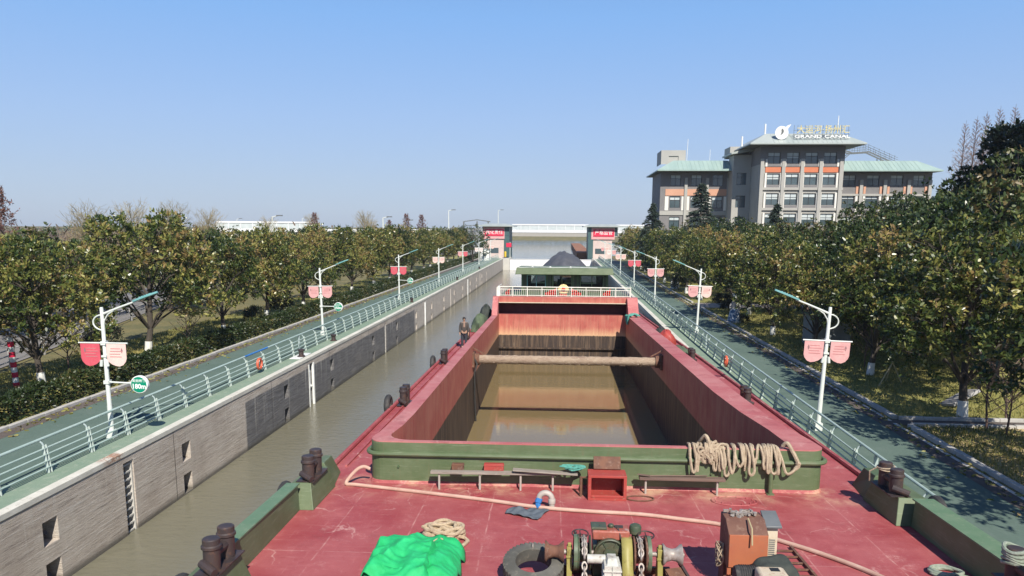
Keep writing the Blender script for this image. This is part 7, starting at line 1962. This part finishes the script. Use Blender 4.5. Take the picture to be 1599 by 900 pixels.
tag(sl2.build('stone_block', 'stone_grey', bevel=0.03), 'grey stone block lying in the straw at the right frame edge', 'block')
stt = thing('statue', 'white-topped statue in a blue and white patterned gown beside the right road', 'statue', (14.75,62.8,Q))
m = MB(); m.lathe([(0.62,0),(0.6,0.1),(0.5,0.5),(0.4,0.95),(0.34,1.2),(0.0,1.2)],20,cap=False)
def mat_gown():
    m_, t, b = _nodes("gown"); v = _coords(t); n = _noise(t, v, 5, 2)
    t.links.new(_mix(t, _step(t, n, 0.5, 0.54), (0.06,0.14,0.26), (0.62,0.64,0.66)), b.inputs["Base Color"]); b.inputs["Roughness"].default_value = 0.7; return m_
MAT['gown'] = mat_gown()
m.build('gown', 'gown', stt)
m = MB(); m.lathe([(0.34,1.2),(0.36,1.45),(0.28,1.75),(0.12,1.85),(0.0,1.86)],18,cap=False); m.tube([(0.3,0,1.6),(0.42,-0.05,1.35),(0.38,-0.15,1.15)],0.08,8); m.tube([(-0.3,0,1.6),(-0.42,-0.05,1.35),(-0.38,-0.15,1.15)],0.08,8); m.build('torso', 'stone_grey', stt)
m = MB(); m.ball((0,0,2.12),(0.19,0.2,0.26),14,10); m.ball((0.02,0,2.3),(0.27,0.25,0.14),12,8); m.ball((-0.16,0,2.42),(0.1,0.1,0.1),8,6); m.build('head', 'white_paint', stt)
for x, y, lb in ((22.2,66.5,'left of two small brown notice boards on the sunny lawn'),(23.5,66.7,'right of two small brown notice boards on the sunny lawn')):
    t = thing('notice_board', lb, 'notice board', (x,y,Q), 0, 'brown notice boards on the lawn')
    m = MB(); m.box(-0.4,0.4,-0.04,0.04,0.7,1.4); m.build('panel', 'plank_brown', t); m = MB(); m.lathe([(0.17,0),(0.17,0.02)],14,Matrix.Translation((0,-0.045,1.05)) @ Matrix.Rotation(R(90),4,'X')); m.build('disc', 'white_paint', t); 
    for q_ in (-0.34, 0.28): m = MB(); m.box(q_,q_+0.06,0,0.06,0,0.7); m.build('leg', 'plank_brown', t)
wb_ = MB(); wb_.box(-0.45,0.45,-0.1,0.1,0,1.3); wb_.box(-0.55,0.55,-0.16,0.16,1.3,1.38)
tag(wb_.build('white_board', 'white_paint', matrix=Matrix.Translation((14.9,97.5,Q)), bevel=0.01), 'white standing panel beside the far right road', 'panel')
hs_ = thing('house', 'low building with a white ribbed metal roof glimpsed between the right trees', 'house', (37.5,94,Q))
m = MB(); m.box(-4,4,0,7,0,3.2); m.build('wall', 'hotel_white', hs_, smooth=False)
m = MB(); m.add([(-4.6,-0.8,3.1),(4.6,-0.8,3.1),(4.6,4,5.0),(-4.6,4,5.0),(4.6,7.8,3.1),(-4.6,7.8,3.1)],[(0,1,2,3),(3,2,4,5)])
for k_ in range(20): m.bar((-4.4+0.46*k_,-0.8,3.13),(-4.4+0.46*k_,4,5.03),0.08,0.06)
m.build('roof', 'gate_white', hs_, smooth=False)
hz_ = MB(); hz_.box(-420,320,-40,700,-7,60)
hm = bpy.data.materials.new("haze"); hm.use_nodes = True; hm.node_tree.nodes.clear()
_v = hm.node_tree.nodes.new("ShaderNodeVolumePrincipled"); _v.inputs["Density"].default_value = 0.0002; _v.inputs["Color"].default_value = (0.9,0.93,1.0,1); _v.inputs["Anisotropy"].default_value = 0.2
_o = hm.node_tree.nodes.new("ShaderNodeOutputMaterial"); hm.node_tree.links.new(_v.outputs[0], _o.inputs["Volume"])
o = hz_.build('haze', hm, smooth=False); o['kind'] = 'stuff'; o['label'] = 'thin pale winter haze over the lock'
bpy.context.view_layer.update()
